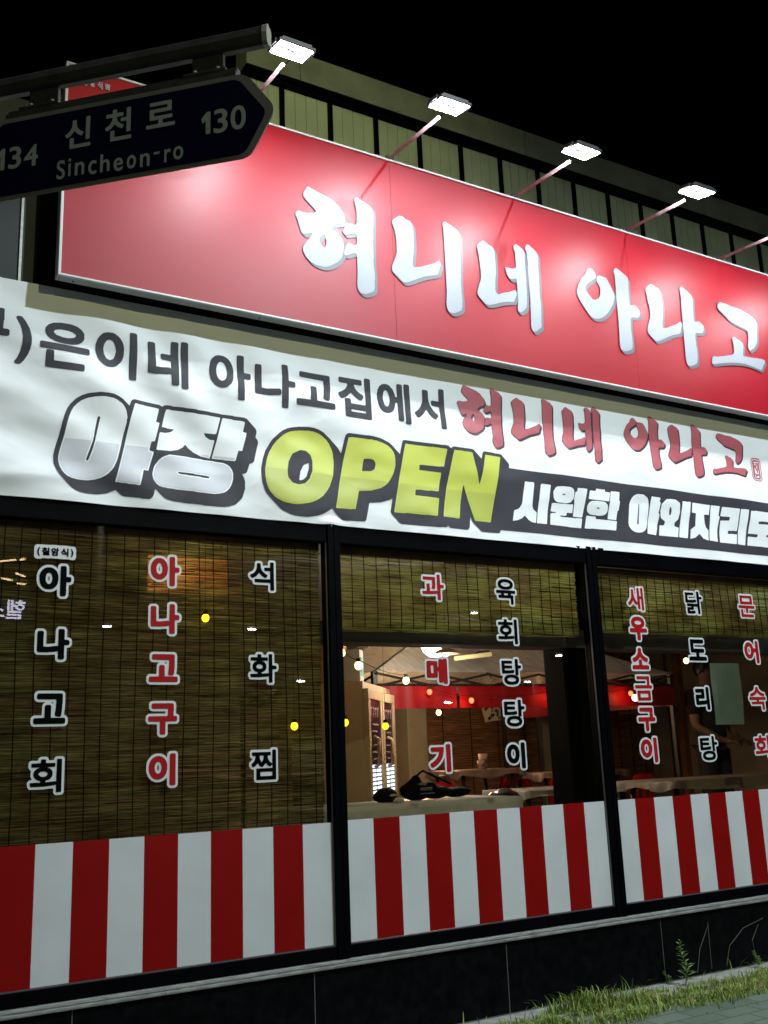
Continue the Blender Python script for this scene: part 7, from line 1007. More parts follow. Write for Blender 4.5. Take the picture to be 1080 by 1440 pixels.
for u in (0.255, -0.345):
    b = MB()
    b.obox(pp(u, 0.234, -0.058), PU, PN, PZ, 0.055, 0.010, 0.046, 0.003)
    b.obox(pp(u, 0.196, -0.040), PU, PN, PZ, 0.075, 0.020, 0.006, 0.002)
    c = b.build("clamp", M_steel, st)
    for du in (-0.04, 0.04):
        b = MB()
        b.lathe(pp(u + du, 0.212, -0.042), [(0.009, 0), (0.009, 0.008), (0, 0.008)], 6, PN)
        b.build("bolt", M_pale, c)
b = MB()
b.tube([pp(-1.5, -3.62, -0.06), pp(-1.5, 0.6, -0.06)], [0.06, 0.05], 16)
b.build("pole", M_steel, st)

# ------------------------------------------------------------------ dining room
M_beige = mat("beige_enamel", (0.46, 0.33, 0.20), 0.45, noise_scale=3, noise_amt=0.1)
M_darkglass = mat("dark_door_glass", (0.014, 0.010, 0.012), 0.35, spec=0.2)
M_cool = mat("cool_shelf_light", (0.8, 0.9, 1), 0.5, emit=(0.72, 0.86, 1.0), strength=2.2)
fr_c = Vector((4.08, 1.60, 0.46))
fd = Vector((0.66, 0.75, 0)).normalized()
sd = Vector((-fd.y, fd.x, 0))
fn = -sd
fridge = thing("fridge", "tall beige double door drinks fridge in the corner behind the middle window", "fridge", fr_c)
b = MB()
b.obox(fr_c + fd * 0.6 + sd * 0.36 + Vector((0, 0, 0.87)), fd, sd, PZ, 0.6, 0.36, 0.87, 0.01)
b.build("cabinet", M_beige, fridge)
for k in range(2):
    dc = fr_c + fd * (0.3 + 0.6 * k) + fn * 0.02 + Vector((0, 0, 0.88))
    b = MB()
    b.obox(dc + PZ * 0.76, fd, fn, PZ, 0.29, 0.022, 0.04, 0.004)
    b.obox(dc - PZ * 0.78, fd, fn, PZ, 0.29, 0.022, 0.04, 0.004)
    b.obox(dc - fd * 0.25, fd, fn, PZ, 0.04, 0.0215, 0.719, 0.004)
    b.obox(dc + fd * 0.25, fd, fn, PZ, 0.04, 0.0215, 0.719, 0.004)
    d = b.build("door", M_beige, fridge)
    b = MB()
    b.obox(dc + PZ * 0.46, fd, fn, PZ, 0.209, 0.008, 0.26)
    b.build("door_glass", M_darkglass, d)
    b = MB()
    b.obox(dc + PZ * 0.085, fd, fn, PZ, 0.209, 0.008, 0.112)
    b.build("lit_shelf", M_cool, d)
    b = MB()
    for s in range(6):
        b.obox(dc + PZ * (0.17 - s * 0.034) + fn * 0.0095, fd, fn, PZ, 0.209, 0.002, 0.006)
    b.obox(dc + PZ * 0.085 + fn * 0.0095, fd, fn, PZ, 0.006, 0.0025, 0.111)
    b.obox(dc - PZ * 0.38 + fn * 0.0, fd, fn, PZ, 0.209, 0.010, 0.345)
    b.build("shelf_wire", mat("grey_wire", (0.2, 0.22, 0.26), 0.5), d)
    b = MB()
    h0 = dc - fd * 0.17 + fn * 0.03
    b.tube([h0 + PZ * 0.42, h0 + PZ * 0.40 + fn * 0.04, h0 + PZ * 0.20 + fn * 0.04, h0 + PZ * 0.18], 0.016, 8)
    b.build("handle", M_beige, d)
    b = MB()
    rr = random.Random(k)
    for q in range(4):
        b.obox(dc + PZ * 0.65 + fd * (q - 1.5) * 0.085 + fn * 0.0095, fd, fn, PZ, 0.030, 0.001, 0.010)
        b.obox(dc + PZ * 0.61 + fd * (q - 1.5) * 0.085 + fn * 0.0095, fd, fn, PZ, 0.008, 0.001, 0.026)
    for q in range(6):
        b.obox(dc + PZ * (0.52 - q * 0.055) + fd * rr.uniform(-0.03, 0.03) + fn * 0.0095, fd, fn, PZ, rr.uniform(0.08, 0.15), 0.001, 0.006)
    b.build("door_print", mat("dull_print", (0.30, 0.20, 0.19), 0.6), d)

M_card = mat("cardboard", (0.50, 0.27, 0.13), 0.8, noise_scale=8, noise_amt=0.15)
def boxthing(name, label, cat, c, h, m, bevel=0.006, strip=None):
    c = Vector(c)
    root = thing(name, label, cat, c)
    b = MB()
    b.obox(c + PZ * h[2], fd, sd, PZ, h[0], h[1], h[2], bevel)
    b.build("body", m, root)
    if strip:
        b = MB()
        for zz in (0.55, 1.3):
            b.obox(c + PZ * h[2] * zz + fn * h[1] * 0.0 - sd * (h[1] + 0.002), fd, sd, PZ, h[0] * 0.7, 0.002, h[2] * 0.22)
        b.build("label", strip, root)
    return root
ztop = 2.205
boxthing("cardboard_box", "orange lit cardboard box on top of the beige fridge", "box", (3.93, 1.98, ztop), (0.16, 0.16, 0.17), M_card, strip=mat("brown_print", (0.30, 0.15, 0.08), 0.7))
boxthing("drink_carton", "white carton with teal labels on the fridge's near corner", "carton", (4.10, 1.78, ztop), (0.07, 0.07, 0.13), mat("white_carton", (0.55, 0.55, 0.52), 0.6), strip=mat("teal_print", (0.10, 0.42, 0.38), 0.5))
wb = thing("switch_cabinet", "small beige wall cabinet left of the fridge, beside the window post", "cabinet", (3.46, 1.2, 1.35))
b = MB()
b.box(3.25, 3.50, 1.2, 1.32, 1.46, 1.74, 0.006)
b.build("case", M_beige, wb)
b = MB()
b.box(3.27, 3.48, 1.19, 1.1995, 1.48, 1.72, 0.004)
b.build("door", mat("tan_enamel", (0.40, 0.31, 0.22), 0.5), wb)
b = MB()
b.box(3.30, 3.52, 1.22, 1.30, 0.46, 1.459, 0.004)
b.build("stand", mat("dark_brown", (0.05, 0.035, 0.03), 0.6), wb)

mbd = thing("glow_board", "added orange board standing in for a warm glow behind the lowered blind", "board", (2.3576, 0.9, 2.6927))  # added board; its orange stands in for a warm glow behind the blind
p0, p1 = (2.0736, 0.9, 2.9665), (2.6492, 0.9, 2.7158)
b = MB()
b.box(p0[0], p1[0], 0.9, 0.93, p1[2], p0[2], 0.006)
b.build("panel", mat("glow_orange", (0.42, 0.20, 0.07), 0.7, noise_scale=3, noise_amt=0.1), mbd)  # face of the added board, orange in place of a warm glow
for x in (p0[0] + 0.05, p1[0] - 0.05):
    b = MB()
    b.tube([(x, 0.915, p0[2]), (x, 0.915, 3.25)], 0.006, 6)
    b.build("added_hanger", M_cord, mbd)

# canopy tent indoors
TX0, TX1, TY0, TY1 = 4.7969, 8.6178, 2.6, 5.7
ZV1, ZV0 = 2.2349, 2.027
tent = thing("canopy_tent", "pop up canopy with clear plastic roof and red valance inside the dining room", "tent", ((TX0 + TX1) / 2, (TY0 + TY1) / 2, 0.46))
M_tent = mat("cloudy_plastic_sheet", (0.80, 0.80, 0.78), 0.3, noise_scale=4, noise_amt=0.25, stretch=(6, 1, 1), bump=0.6, bump_scale=7, trans=0.22)
M_val = mat("red_valance", (0.27, 0.004, 0.006), 0.5, noise_scale=5, noise_amt=0.15)
ez = ZV1 + 0.14
ax_, ay_, az_ = (TX0 + TX1) / 2, (TY0 + TY1) / 2, ez + 0.85
b = MB()
cs = [(TX0, TY0), (TX1, TY0), (TX1, TY1), (TX0, TY1)]
for i in range(4):
    A, B = Vector((*cs[i], ez)), Vector((*cs[(i + 1) % 4], ez))
    T = Vector((ax_, ay_, az_))
    n = 10
    rows = []
    for r in range(n + 1):
        t = r / n
        row = []
        for k in range(n + 1):
            p = (A.lerp(B, k / n)).lerp(T, t * 0.97)
            p.z -= 0.10 * math.sin(math.pi * t) * math.sin(math.pi * k / n) + 0.012 * noise.noise(p * 5)
            row.append(b.bm.verts.new(p))
        rows.append(row)
    for r in range(n):
        for k in range(n):
            b.bm.faces.new((rows[r][k], rows[r][k + 1], rows[r + 1][k + 1], rows[r + 1][k]))
b.build("roof_sheet", M_tent, tent, smooth=True)
def valance(xa, ya, xb, yb):
    b = MB()
    n = 60
    A = []
    B = []
    for k in range(n + 1):
        t = k / n
        x, y = xa + (xb - xa) * t, ya + (yb - ya) * t
        w = 0.006 * math.sin(t * 33) + 0.005 * math.sin(t * 17)
        dx, dy = (0, -1) if abs(xb - xa) > abs(yb - ya) else (-1, 0)
        A.append(b.bm.verts.new((x, y, ZV1)))
        B.append(b.bm.verts.new((x + dx * w, y + dy * w, ZV0 + 0.003 * math.sin(t * 21))))
    for k in range(n):
        b.bm.faces.new((A[k], A[k + 1], B[k + 1], B[k]))
    b.build("valance", M_val, tent, smooth=True)
xm = TX0 + (TX1 - TX0) * 0.235
valance(TX0, TY0, xm - 0.012, TY0)
valance(xm + 0.012, TY0 - 0.01, TX0 + (TX1 - TX0) * 0.60, TY0 - 0.01)
valance(TX0 + (TX1 - TX0) * 0.605, TY0, TX1, TY0)
valance(TX1, TY0, TX1, TY1)
M_truss = mat("dark_tube", (0.05, 0.045, 0.04), 0.4, 0.6)
for (xa, ya, xb, yb) in ((TX0, TY0, TX1, TY0), (TX1, TY0, TX1, TY1), (TX0, TY1, TX1, TY1), (TX0, TY0, TX0, TY1)):
    b = MB()
    n = 6
    for k in range(n):
        p0 = Vector((xa + (xb - xa) * k / n, ya + (yb - ya) * k / n, 0))
        p1 = Vector((xa + (xb - xa) * (k + 1) / n, ya + (yb - ya) * (k + 1) / n, 0))
        b.tube([p0 + PZ * (ez - 0.02), p1 + PZ * (ZV1 + 0.0)], 0.012, 6)
        b.tube([p0 + PZ * (ZV1 + 0.0) + Vector((0.014, 0.014, 0)), p1 + PZ * (ez - 0.02) + Vector((0.014, 0.014, 0))], 0.012, 6)
    b.tube([(xa, ya + 0.03, ZV1 + 0.012), (xb, yb + 0.03, ZV1 + 0.012)], 0.014, 6)
    b.build("truss", M_truss, tent)
for (x, y) in cs:
    b = MB()
    b.box(x - 0.025, x + 0.025, y + 0.02, y + 0.07, 0.46, ez, 0.004)
    b.build("leg", M_truss, tent)
for (x, y) in cs:
    b = MB()
    b.tube([(x, y + 0.04, ez), (ax_, ay_, az_ - 0.05)], 0.010, 6)
    b.build("rafter", M_truss, tent)

# bamboo screens on the back wall
def screen_mat():
    return mat("dark_bamboo", (0.20, 0.10, 0.05), 0.6, noise_scale=5, noise_amt=0.7, stretch=(1, 1, 16), bump=0.5, bump_scale=6)
def screen(label, xa, xb, za, zb, y):
    root = thing("bamboo_screen", label, "screen", ((xa + xb) / 2, y, za), "brown bamboo screens on the back wall")
    b = MB()
    z = za
    while z < zb:
        b.box(xa, xb, y, y + 0.02, z, z + 0.030, 0.006)
        z += 0.032
    b.build("slats", screen_mat(), root)
    for k in range(4):
        b = MB()
        x = xa + (xb - xa) * (k + 0.5) / 4
        b.tube([(x, y - 0.004, za), (x, y - 0.004, zb)], 0.006, 5)
        b.build("cord", M_cord, root)
    return root
screen("brown bamboo screen between two pale pillars behind the middle tables", 7.6191, 9.4717, 0.5, 3.0, 6.1)
screen("brown bamboo screen right of the second pale pillar, beside the black post", 9.7588, 10.6272, 0.5, 3.0, 6.1)
screen("brown bamboo screen behind the orange paper seen through the right window", 10.6552, 11.6672, 0.5, 3.0, 6.1)

# handwritten paper notices
def notice(label, pts, m, seed, ink):
    cx = sum(p[0] for p in pts) / 4
    cz = min(p[2] for p in pts)
    root = thing("paper_notice", label, "notice", (cx, pts[0][1], cz))
    b = MB()
    P4 = [Vector(p) for p in pts]
    n = 6
    g = [[b.bm.verts.new(P4[0].lerp(P4[1], i / n).lerp(P4[3].lerp(P4[2], i / n), j / n) + Vector((0, 0.006 * math.sin(i * 1.3 + j), 0)))
          for i in range(n + 1)] for j in range(n + 1)]
    for j in range(n):
        for i in range(n):
            b.bm.faces.new((g[j][i], g[j][i + 1], g[j + 1][i + 1], g[j + 1][i]))
    b.face_dir((0, -1, 0)).build("sheet", m, root, recalc=False)
    if ink:
        rr = random.Random(seed)
        b = MB()
        for r in (0.28, 0.68):
            for c in (0.16, 0.38, 0.60, 0.82):
                def q(u, v):
                    p = P4[0].lerp(P4[1], u).lerp(P4[3].lerp(P4[2], u), v)
                    p.y -= 0.012
                    return p
                for s in range(3):
                    u0, v0 = c + rr.uniform(-0.06, 0.06), r + rr.uniform(-0.12, 0.12)
                    u1, v1 = u0 + rr.uniform(-0.10, 0.10), v0 + rr.uniform(-0.14, 0.14)
                    b.tube([q(u0, v0), q((u0 + u1) / 2 + 0.01, (v0 + v1) / 2), q(u1, v1)], 0.010, 5)
        b.build("handwriting", ink, root)
    return root
M_ink_black = mat("marker_ink", (0.01, 0.008, 0.008), 0.6)
notice("white handwritten paper sheet pinned on the brown bamboo screen", [(8.4466, 6, 2.2356), (8.804, 6, 2.262), (8.8608, 6, 2.0463), (8.4897, 6, 2.0037)],
       mat("white_paper", (0.62, 0.56, 0.50), 0.7), 3, M_ink_black)
notice("orange handwritten paper sheet under the red valance in the right window", [(10.022, 5, 2.3064), (10.3829, 5, 2.315), (10.3888, 5, 2.0514), (10.0281, 5, 2.0366)],
       mat("orange_paper", (0.60, 0.14, 0.06), 0.7), 5, M_ink_black)
notice("blank grey green paper sheet taped inside the right window", [(6.3377, 0.03, 2.218), (6.6734, 0.03, 2.2193), (6.6597, 0.03, 1.74), (6.3282, 0.03, 1.7431)],
       mat("grey_green_paper", (0.296, 0.4, 0.424), 0.6, noise_scale=6, noise_amt=0.05), 7, None)
pn = thing("picture_frame", "small black framed panel on the back wall at the far right", "frame", (15.0677, 6.8, 2.0309))
fa, fb = (14.889, 6.8, 2.4784), (15.3819, 6.8, 2.0017)
b = MB()
b.box(fa[0], fb[0], 6.93, 6.99, fb[2], fa[2], 0.01)
b.build("frame", M_vin_black, pn)
b = MB()
b.box(fa[0] + 0.03, fb[0] - 0.03, 6.92, 6.929, fb[2] + 0.03, fa[2] - 0.03)
b.build("panel", mat("dark_panel_face", (0.012, 0.012, 0.014), 0.3), pn)

# tables with thin plastic covers
M_wood = mat("brown_tabletop", (0.22, 0.13, 0.07), 0.4, noise_scale=4, noise_amt=0.3, stretch=(1, 8, 8))
M_plastic = mat("cloudy_table_cover", (0.595, 0.663, 0.663), 0.35, noise_scale=5, noise_amt=0.2, trans=0.18)
def table(label, clabel, xa, xb, ya, yb, zt, cover=None):
    t = thing("dining_table", label, "table", ((xa + xb) / 2, (ya + yb) / 2, 0.46))
    b = MB()
    b.box(xa, xb, ya, yb, zt - 0.035, zt, 0.006)
    b.build("tabletop", M_wood, t)
    for x in (xa + 0.08, xb - 0.08):
        for y in (ya + 0.08, yb - 0.08):
            b = MB()
            b.tube([(x, y, 0.46), (x, y, zt - 0.036)], 0.022, 8)
            b.build("leg", M_truss, t)
    b = MB()
    n = 72
    per = []
    o = 0.012
    P4 = [(xa - o, ya - o), (xb + o, ya - o), (xb + o, yb + o), (xa - o, yb + o)]
    for i in range(4):
        for k in range(n // 4):
            u = k / (n // 4)
            per.append((P4[i][0] + (P4[(i + 1) % 4][0] - P4[i][0]) * u, P4[i][1] + (P4[(i + 1) % 4][1] - P4[i][1]) * u))
    rr = random.Random(int(xa * 100))
    ph = rr.uniform(0, 6)
    ringv = []
    k_ = 0.30 if cover else 1.0
    for lev, dz in enumerate((0.004, -0.03 * k_, -0.09 * k_, -0.16 * k_, -0.22 * k_)):
        row = []
        for k, (x, y) in enumerate(per):
            cx, cy = (xa + xb) / 2, (ya + yb) / 2
            out = 0.020 * lev / 4 * (1.2 + math.sin(k * 1.55 + ph) + 0.7 * math.sin(k * 2.63) + 0.6 * math.sin(k * 0.63))
            d = Vector((x - cx, y - cy, 0)).normalized()
            row.append(b.bm.verts.new((x + d.x * out, y + d.y * out, zt + dz - (0.02 * math.sin(k * 0.5 + ph) if lev == 4 else 0))))
        ringv.append(row)
    for A, B in zip(ringv, ringv[1:]):
        for k in range(len(A)):
            b.bm.faces.new((A[k], A[(k + 1) % len(A)], B[(k + 1) % len(A)], B[k]))
    b.bm.faces.new(ringv[0])
    o = b.build("table_cover", cover or M_plastic, None, smooth=True)
    tag(o, clabel, "tablecloth", "thin plastic covers on the dining tables")
    return t
table("dining table right behind the middle window's red and white stripes", "cloudy plastic cover on the table under the black bag",
      3.10, 4.6752, 0.42, 1.05, 1.2839)
table("dining table beside the black pillar in the middle window", "cloudy plastic cover on the table beside the black pillar",
      5.5457, 6.5849 + 0.2, 1.45, 2.05, 1.2716,
      mat("grey_table_cover", (0.34, 0.33, 0.31), 0.4, noise_scale=5, noise_amt=0.3, trans=0.25))
table("low dining table in the middle of the room, behind the black bag", "pale cover on the table in the middle of the room",
      6.1757, 6.9703, 3.3, 3.95, 1.4254,
      mat("brown_table_cover", (0.26, 0.19, 0.14), 0.45, noise_scale=5, noise_amt=0.3, trans=0.25))
table("dining table further back beside the second pale pillar", "pale cover on the back table beside the second pale pillar",
      7.0178, 8.1822, 3.0, 3.6, 1.3636,
      mat("brown_table_cover", (0.26, 0.19, 0.14), 0.45, noise_scale=5, noise_amt=0.3, trans=0.25))
table("long dining table along the right window, with beige top", "creased beige cover on the long table in the right window",
      6.27, 8.012 + 1.0, 0.45, 1.1, 1.3189,
      mat("beige_table_cover", (0.20, 0.15, 0.11), 0.5, noise_scale=5, noise_amt=0.3))

# red plastic chairs
M_redp = mat("red_plastic", (0.42, 0.012, 0.014), 0.35)
def chair(label, loc, rot):
    root = thing("plastic_chair", label, "chair", loc, "red plastic chairs at the tables")
    def place(p):
        return Vector(loc) + Matrix.Rotation(rot, 3, 'Z') @ Vector(p)
    b = MB()
    vs = []
    for j in range(9):
        z = 0.44 + 0.44 * j / 8
        row = []
        w = 0.20 + 0.02 * math.sin(math.pi * j / 8) - (0.07 * max(0, (j - 6) / 2) ** 2)
        for i in range(11):
            u = (i - 5) / 5
            row.append(b.bm.verts.new(place((w * u, 0.20 + 0.05 * j / 8 - 0.07 * u * u, z))))
        vs.append(row)
    for j in range(8):
        for i in range(10):
            if i in (3, 5, 7) and 2 <= j <= 5:
                continue
            b.bm.faces.new((vs[j][i], vs[j][i + 1], vs[j + 1][i + 1], vs[j + 1][i]))
    bmesh.ops.solidify(b.bm, geom=list(b.bm.faces), thickness=0.012)
    b.build("backrest", M_redp, root, smooth=True)
    b = MB()
    q = Matrix.Rotation(rot, 3, 'Z')
    b.obox(place((0, 0, 0.44)), q @ Vector((1, 0, 0)), q @ Vector((0, 1, 0)), PZ, 0.21, 0.21, 0.014, 0.012)
    b.build("seat", M_redp, root)
    for sx in (-1, 1):
        for sy in (-1, 1):
            b = MB()
            b.tube([place((0.19 * sx, 0.19 * sy, 0.43)), place((0.22 * sx, 0.22 * sy, 0.0))], [0.022, 0.016], 8)
            b.build("leg", M_redp, root)
    return root
def zc(p):
    return (p[0], p[1], 0.46)
chair("red plastic chair beside the fridge's lit lower shelves", zc((5.2629, 2.9, 1.3552)), R(200))
chair("red plastic chair left of the table in the middle of the room", zc((5.6772, 3.1, 1.3704)), R(185))
chair("red plastic chair beside the paper cups in the middle window", zc((7.4365, 4.2, 1.2563)), R(175))
chair("red plastic chair at the foot of the second pale pillar", zc((8.3771, 4.4, 1.2982)), R(160))
chair("red plastic chair nearest the left end of the right window", zc((7.4307, 2.2, 1.2586)), R(190))

# things on the tables
M_bag = mat("black_nylon", (0.002, 0.002, 0.0025), 0.7, spec=0.1, noise_scale=9, noise_amt=0.5, bump=0.6, bump_scale=25)
def lump(name, label, cat, c, parts, m, extra=None):
    root = thing(name, label, cat, c)
    b = MB()
    for (dx, dy, dz, r, sx, sy, sz) in parts:
        b.ball((c[0] + dx, c[1] + dy, c[2] + dz), r, sx, sy, sz, 18)
    o = b.build("body", m, root, smooth=True)
    md = o.modifiers.new("remesh", 'REMESH')
    md.mode = 'VOXEL'
    md.voxel_size = 0.012
    md.use_smooth_shade = True
    sm = o.modifiers.new("smooth", 'SMOOTH')
    sm.iterations = 6
    return root
zt1 = 1.2839 + 0.006
bx, by = 4.0381, 0.8
bag = lump("shoulder_bag", "black shoulder bag slumped on the cloudy table cover", "bag", (bx, by, zt1),
     [(0, 0, 0.06, 0.095, 1.4, 0.9, 0.7), (0.16, 0, 0.045, 0.085, 1.6, 0.9, 0.55), (0.36, 0.02, 0.038, 0.07, 1.9, 0.9, 0.55), (0.0, 0, 0.125, 0.04, 1.1, 0.8, 1.3), (-0.08, 0, 0.07, 0.05, 1.2, 0.8, 0.9), (0.10, -0.02, 0.10, 0.04, 1.4, 0.8, 0.7)], M_bag)
b = MB()
b.obox((bx + 0.02, by - 0.105, zt1 + 0.075), (1, 0, 0), (0, 1, 0), PZ, 0.05, 0.003, 0.010, 0.002)
b.obox((bx + 0.03, by - 0.105, zt1 + 0.045), (1, 0, 0), (0, 1, 0), PZ, 0.06, 0.003, 0.005, 0.001)
b.build("woven_label", mat("grey_label", (0.10, 0.10, 0.11), 0.6), bag)
b = MB()
b.tube([(bx - 0.1, by, zt1 + 0.1), (bx + 0.05, by - 0.02, zt1 + 0.2), (bx + 0.3, by, zt1 + 0.1)], 0.009, 6)
b.build("strap", M_bag, bag)
cx_, cy_ = 3.7757, 0.78
cap = lump("baseball_cap", "dark cap lying left of the black bag on the table", "cap", (cx_, cy_, zt1),
     [(0, 0, 0.04, 0.075, 1.15, 1.0, 0.8), (0.02, -0.08, 0.014, 0.06, 1.2, 1.2, 0.2), (-0.05, 0.02, 0.035, 0.05, 1.0, 0.8, 0.7)], mat("dark_plum_cloth", (0.006, 0.002, 0.005), 0.8, spec=0.1))
b = MB()
b.ball((cx_ + 0.01, cy_ - 0.078, zt1 + 0.045), 0.03, 1.0, 0.2, 0.35, 10)
b.build("badge", mat("pale_badge", (0.45, 0.45, 0.45), 0.6), cap)
tx_ = 3.7818
ti = lump("crumpled_tissue", "crumpled white tissue in front of the black bag", "tissue", (tx_, 0.62, zt1),
     [(0, 0, 0.012, 0.032, 1.3, 0.9, 0.7), (0.03, 0.01, 0.014, 0.024, 1.2, 0.8, 0.8), (-0.03, 0, 0.008, 0.02, 1.3, 1, 0.5)], mat("white_tissue", (0.70, 0.74, 0.74), 0.8))
hx_, hy_ = 4.7801, 0.75
hz_ = 1.1638
hel = lump("scooter_helmet", "glossy dark scooter helmet at the right end of the near table", "helmet", (hx_, hy_, hz_),
     [(0, 0, 0.06, 0.135, 1.1, 1.0, 0.85), (0.03, -0.03, 0.03, 0.12, 1.2, 0.9, 0.6)], mat("gloss_black", (0.008, 0.006, 0.005), 0.06, coat=1.0))
b = MB()
b.ball((hx_ + 0.02, hy_ - 0.055, hz_ + 0.055), 0.10, 1.0, 0.95, 0.42, 16)
b.build("visor", mat("smoked_visor", (0.05, 0.03, 0.02), 0.05), hel)
hs = thing("side_stool", "low dark stool carrying the scooter helmet beside the near table", "stool", (hx_, hy_, 0.46))
b = MB()
b.lathe((hx_, hy_, 0), [(0, hz_ - 0.055), (0.17, hz_ - 0.055), (0.18, hz_ - 0.07), (0.17, hz_ - 0.09), (0, hz_ - 0.09)], 20)
b.build("seat", M_vin_black, hs)
for k in range(4):
    b = MB()
    a = R(45 + 90 * k)
    b.tube([(hx_ + 0.12 * math.cos(a), hy_ + 0.12 * math.sin(a), hz_ - 0.092), (hx_ + 0.17 * math.cos(a), hy_ + 0.17 * math.sin(a), 0.46)], 0.013, 8)
    b.build("leg", M_truss, hs)
def cup(label, c, h, r, m):
    root = thing("paper_cup", label, "cup", c)
    b = MB()
    b.lathe(c, [(0, 0), (r * 0.8, 0), (r, h), (r * 0.94, h), (r * 0.76, 0.006), (0, 0.006)], 16)
    b.build("body", m, root)
    b = MB()
    b.lathe(c, [(r * 0.87, h * 0.35), (r * 0.93, h * 0.65)], 16)
    b.build("band", mat("dark_red_band", (0.25, 0.03, 0.02), 0.6), root)
zt4 = 1.4254 + 0.006
cup("tall paper cup with red band on the middle table", (6.7811 - 0.14, 3.55, zt4), 0.16, 0.05, mat("tan_cup", (0.5, 0.36, 0.25), 0.6))
cup("short paper cup left of the tall cup on the middle table", (6.6757 - 0.16, 3.42, zt4), 0.09, 0.042, mat("tan_cup", (0.5, 0.36, 0.25), 0.6))

# hanging lamps and strings of bulbs
M_warm = mat("warm_bulb", (1, 0.8, 0.5), 0.4, emit=(1.0, 0.62, 0.25), strength=7.0)
M_amber = mat("amber_bulb", (1, 0.7, 0.1), 0.4, emit=(1.0, 0.62, 0.02), strength=3.0)
M_redb = mat("red_bulb", (1, 0.1, 0.05), 0.4, emit=(1.0, 0.06, 0.02), strength=9.0)
M_globe = mat("white_globe", (1, 1, 1), 0.4, emit=(0.92, 0.96, 1.0), strength=7.0)
pc = Vector((4.7675, 1.4, 2.4207))
pl = thing("pendant_lamp", "cone shaded pendant lamp hanging behind the middle window", "lamp", pc)
b = MB()
b.lathe(pc, [(0.012, 0.10), (0.022, 0.06), (0.03, 0.035), (0.125, -0.012), (0.128, -0.016), (0.027, 0.028), (0.01, 0.05)], 24)
b.build("shade", mat("orange_shade", (0.42, 0.20, 0.08), 0.45), pl)
b = MB()
b.ball(pc + Vector((0, 0, -0.008)), 0.028)
b.build("bulb", M_warm, pl)
b = MB()
b.tube([pc + PZ * 0.1, (pc.x, pc.y, 3.25)], 0.004, 6)
b.build("cord", M_cord, pl)
light("pendant_light", 'POINT', pc - PZ * 0.06, 14, (1.0, 0.62, 0.30), 0.03)
gc = Vector((4.992, 1.9, 2.5585))
gl = thing("globe_lamp", "bright white globe lamp above the pendant lamp's shade", "lamp", gc)
b = MB()
b.ball(gc, 0.13)
b.build("globe", M_globe, gl)
b = MB()
b.tube([gc + PZ * 0.13, (gc.x, gc.y, 3.25)], 0.008, 6)
b.build("stem", M_cord, gl)
light("globe_light", 'POINT', gc - PZ * 0.2 - Vector((0, 0.12, 0)), 36, (1.0, 0.90, 0.78), 0.1)
light("room_light", 'POINT', (6.3, 4.4, 2.15), 58, (1.0, 0.60, 0.30), 0.15)
light("room_light_front", 'POINT', (2.1, 0.55, 2.95), 18, (1.0, 0.62, 0.32), 0.12)

def string(label, pts, m, r, sag=0.10, top=None):
    root = thing("string_lights", label, "string lights", pts[0])
    b = MB()
    path = []
    for p, q in zip(pts, pts[1:]):
        p, q = Vector(p), Vector(q)
        for k in range(8):
            t = k / 8
            v = p.lerp(q, t)
            v.z += 0.05 - sag * 4 * t * (1 - t) * 0.3
            path.append(v)
    path.append(Vector(pts[-1]) + PZ * 0.05)
    if top:
        path = [(p[0], p[1], top) for p in pts]
        for p in pts:
            b.tube([(p[0], p[1], p[2] + r), (p[0], p[1], top)], 0.0012, 5)
    b.tube(path, 0.003, 5)
    b.build("cable", M_cord, root)
    for p in pts:
        p = Vector(p)
        b = MB()
        b.ball(p, r, 1, 1, 1.15, 14)
        u = b.build("bulb", m, root)
        b = MB()
        b.lathe(p, [(r * 0.55, r * 0.85), (r * 0.6, r * 1.9), (0, r * 1.9)], 10)
        b.build("socket", M_cord, u)
    return root
string("string of warm bulbs running back along the ceiling of the dining room",
       [(3.7313, 1.3, 2.3863), (3.9059, 1.35, 2.2954), (4.8668, 2.2, 2.2532), (6.5338, 4.2, 2.0625), (8.4407, 5.6, 2.2396), (8.5687, 5.0, 2.2377)], M_warm, 0.030)
string("string of amber bulbs hung low just behind the glass",
       [(2.1474, 0.03, 2.4293), (2.7135, 0.035, 1.7986), (3.2048, 0.3, 1.8238), (3.6245, 0.5, 1.8024)], M_amber, 0.022, 0.0, 2.9)
string("string of red bulbs under the red valance",
       [(5.321, 2.52, 2.175), (5.784, 2.5, 2.0918), (6.8456, 2.5, 2.1352), (7.8631, 2.5, 2.1541)], M_redb, 0.024)
for p in ((5.7478, 2.45, 2.0821), (6.8026, 2.45, 2.1249), (7.8136, 2.45, 2.1432)):
    light("red_bulb_light", 'POINT', p, 1.3, (1.0, 0.05, 0.02), 0.02)
string("string of warm bulbs in the far right of the room", [(7.8211, 2.4, 2.1028), (9.7194, 3.4, 2.6136), (9.553, 3.0, 2.5044)], M_warm, 0.034)
tb = thing("tube_lamp", "yellowish tube lamp under the canopy roof", "lamp", (5.7595, 2.4, 2.5094))
b = MB()
b.tube([(5.5506, 2.4, 2.4792), (5.9722, 2.4, 2.5266)], 0.022, 8)
b.build("tube", mat("yellow_tube", (0.8, 0.7, 0.3), 0.5, emit=(1.0, 0.80, 0.35), strength=0.55), tb)
b = MB()
b.tube([(5.7996, 2.42, 2.5189), (5.8353, 2.42, 2.5469), (5.9721, 2.42, 2.5562), (5.9871, 2.42, 2.5289)], 0.010, 6)
b.build("holder", M_truss, tb)

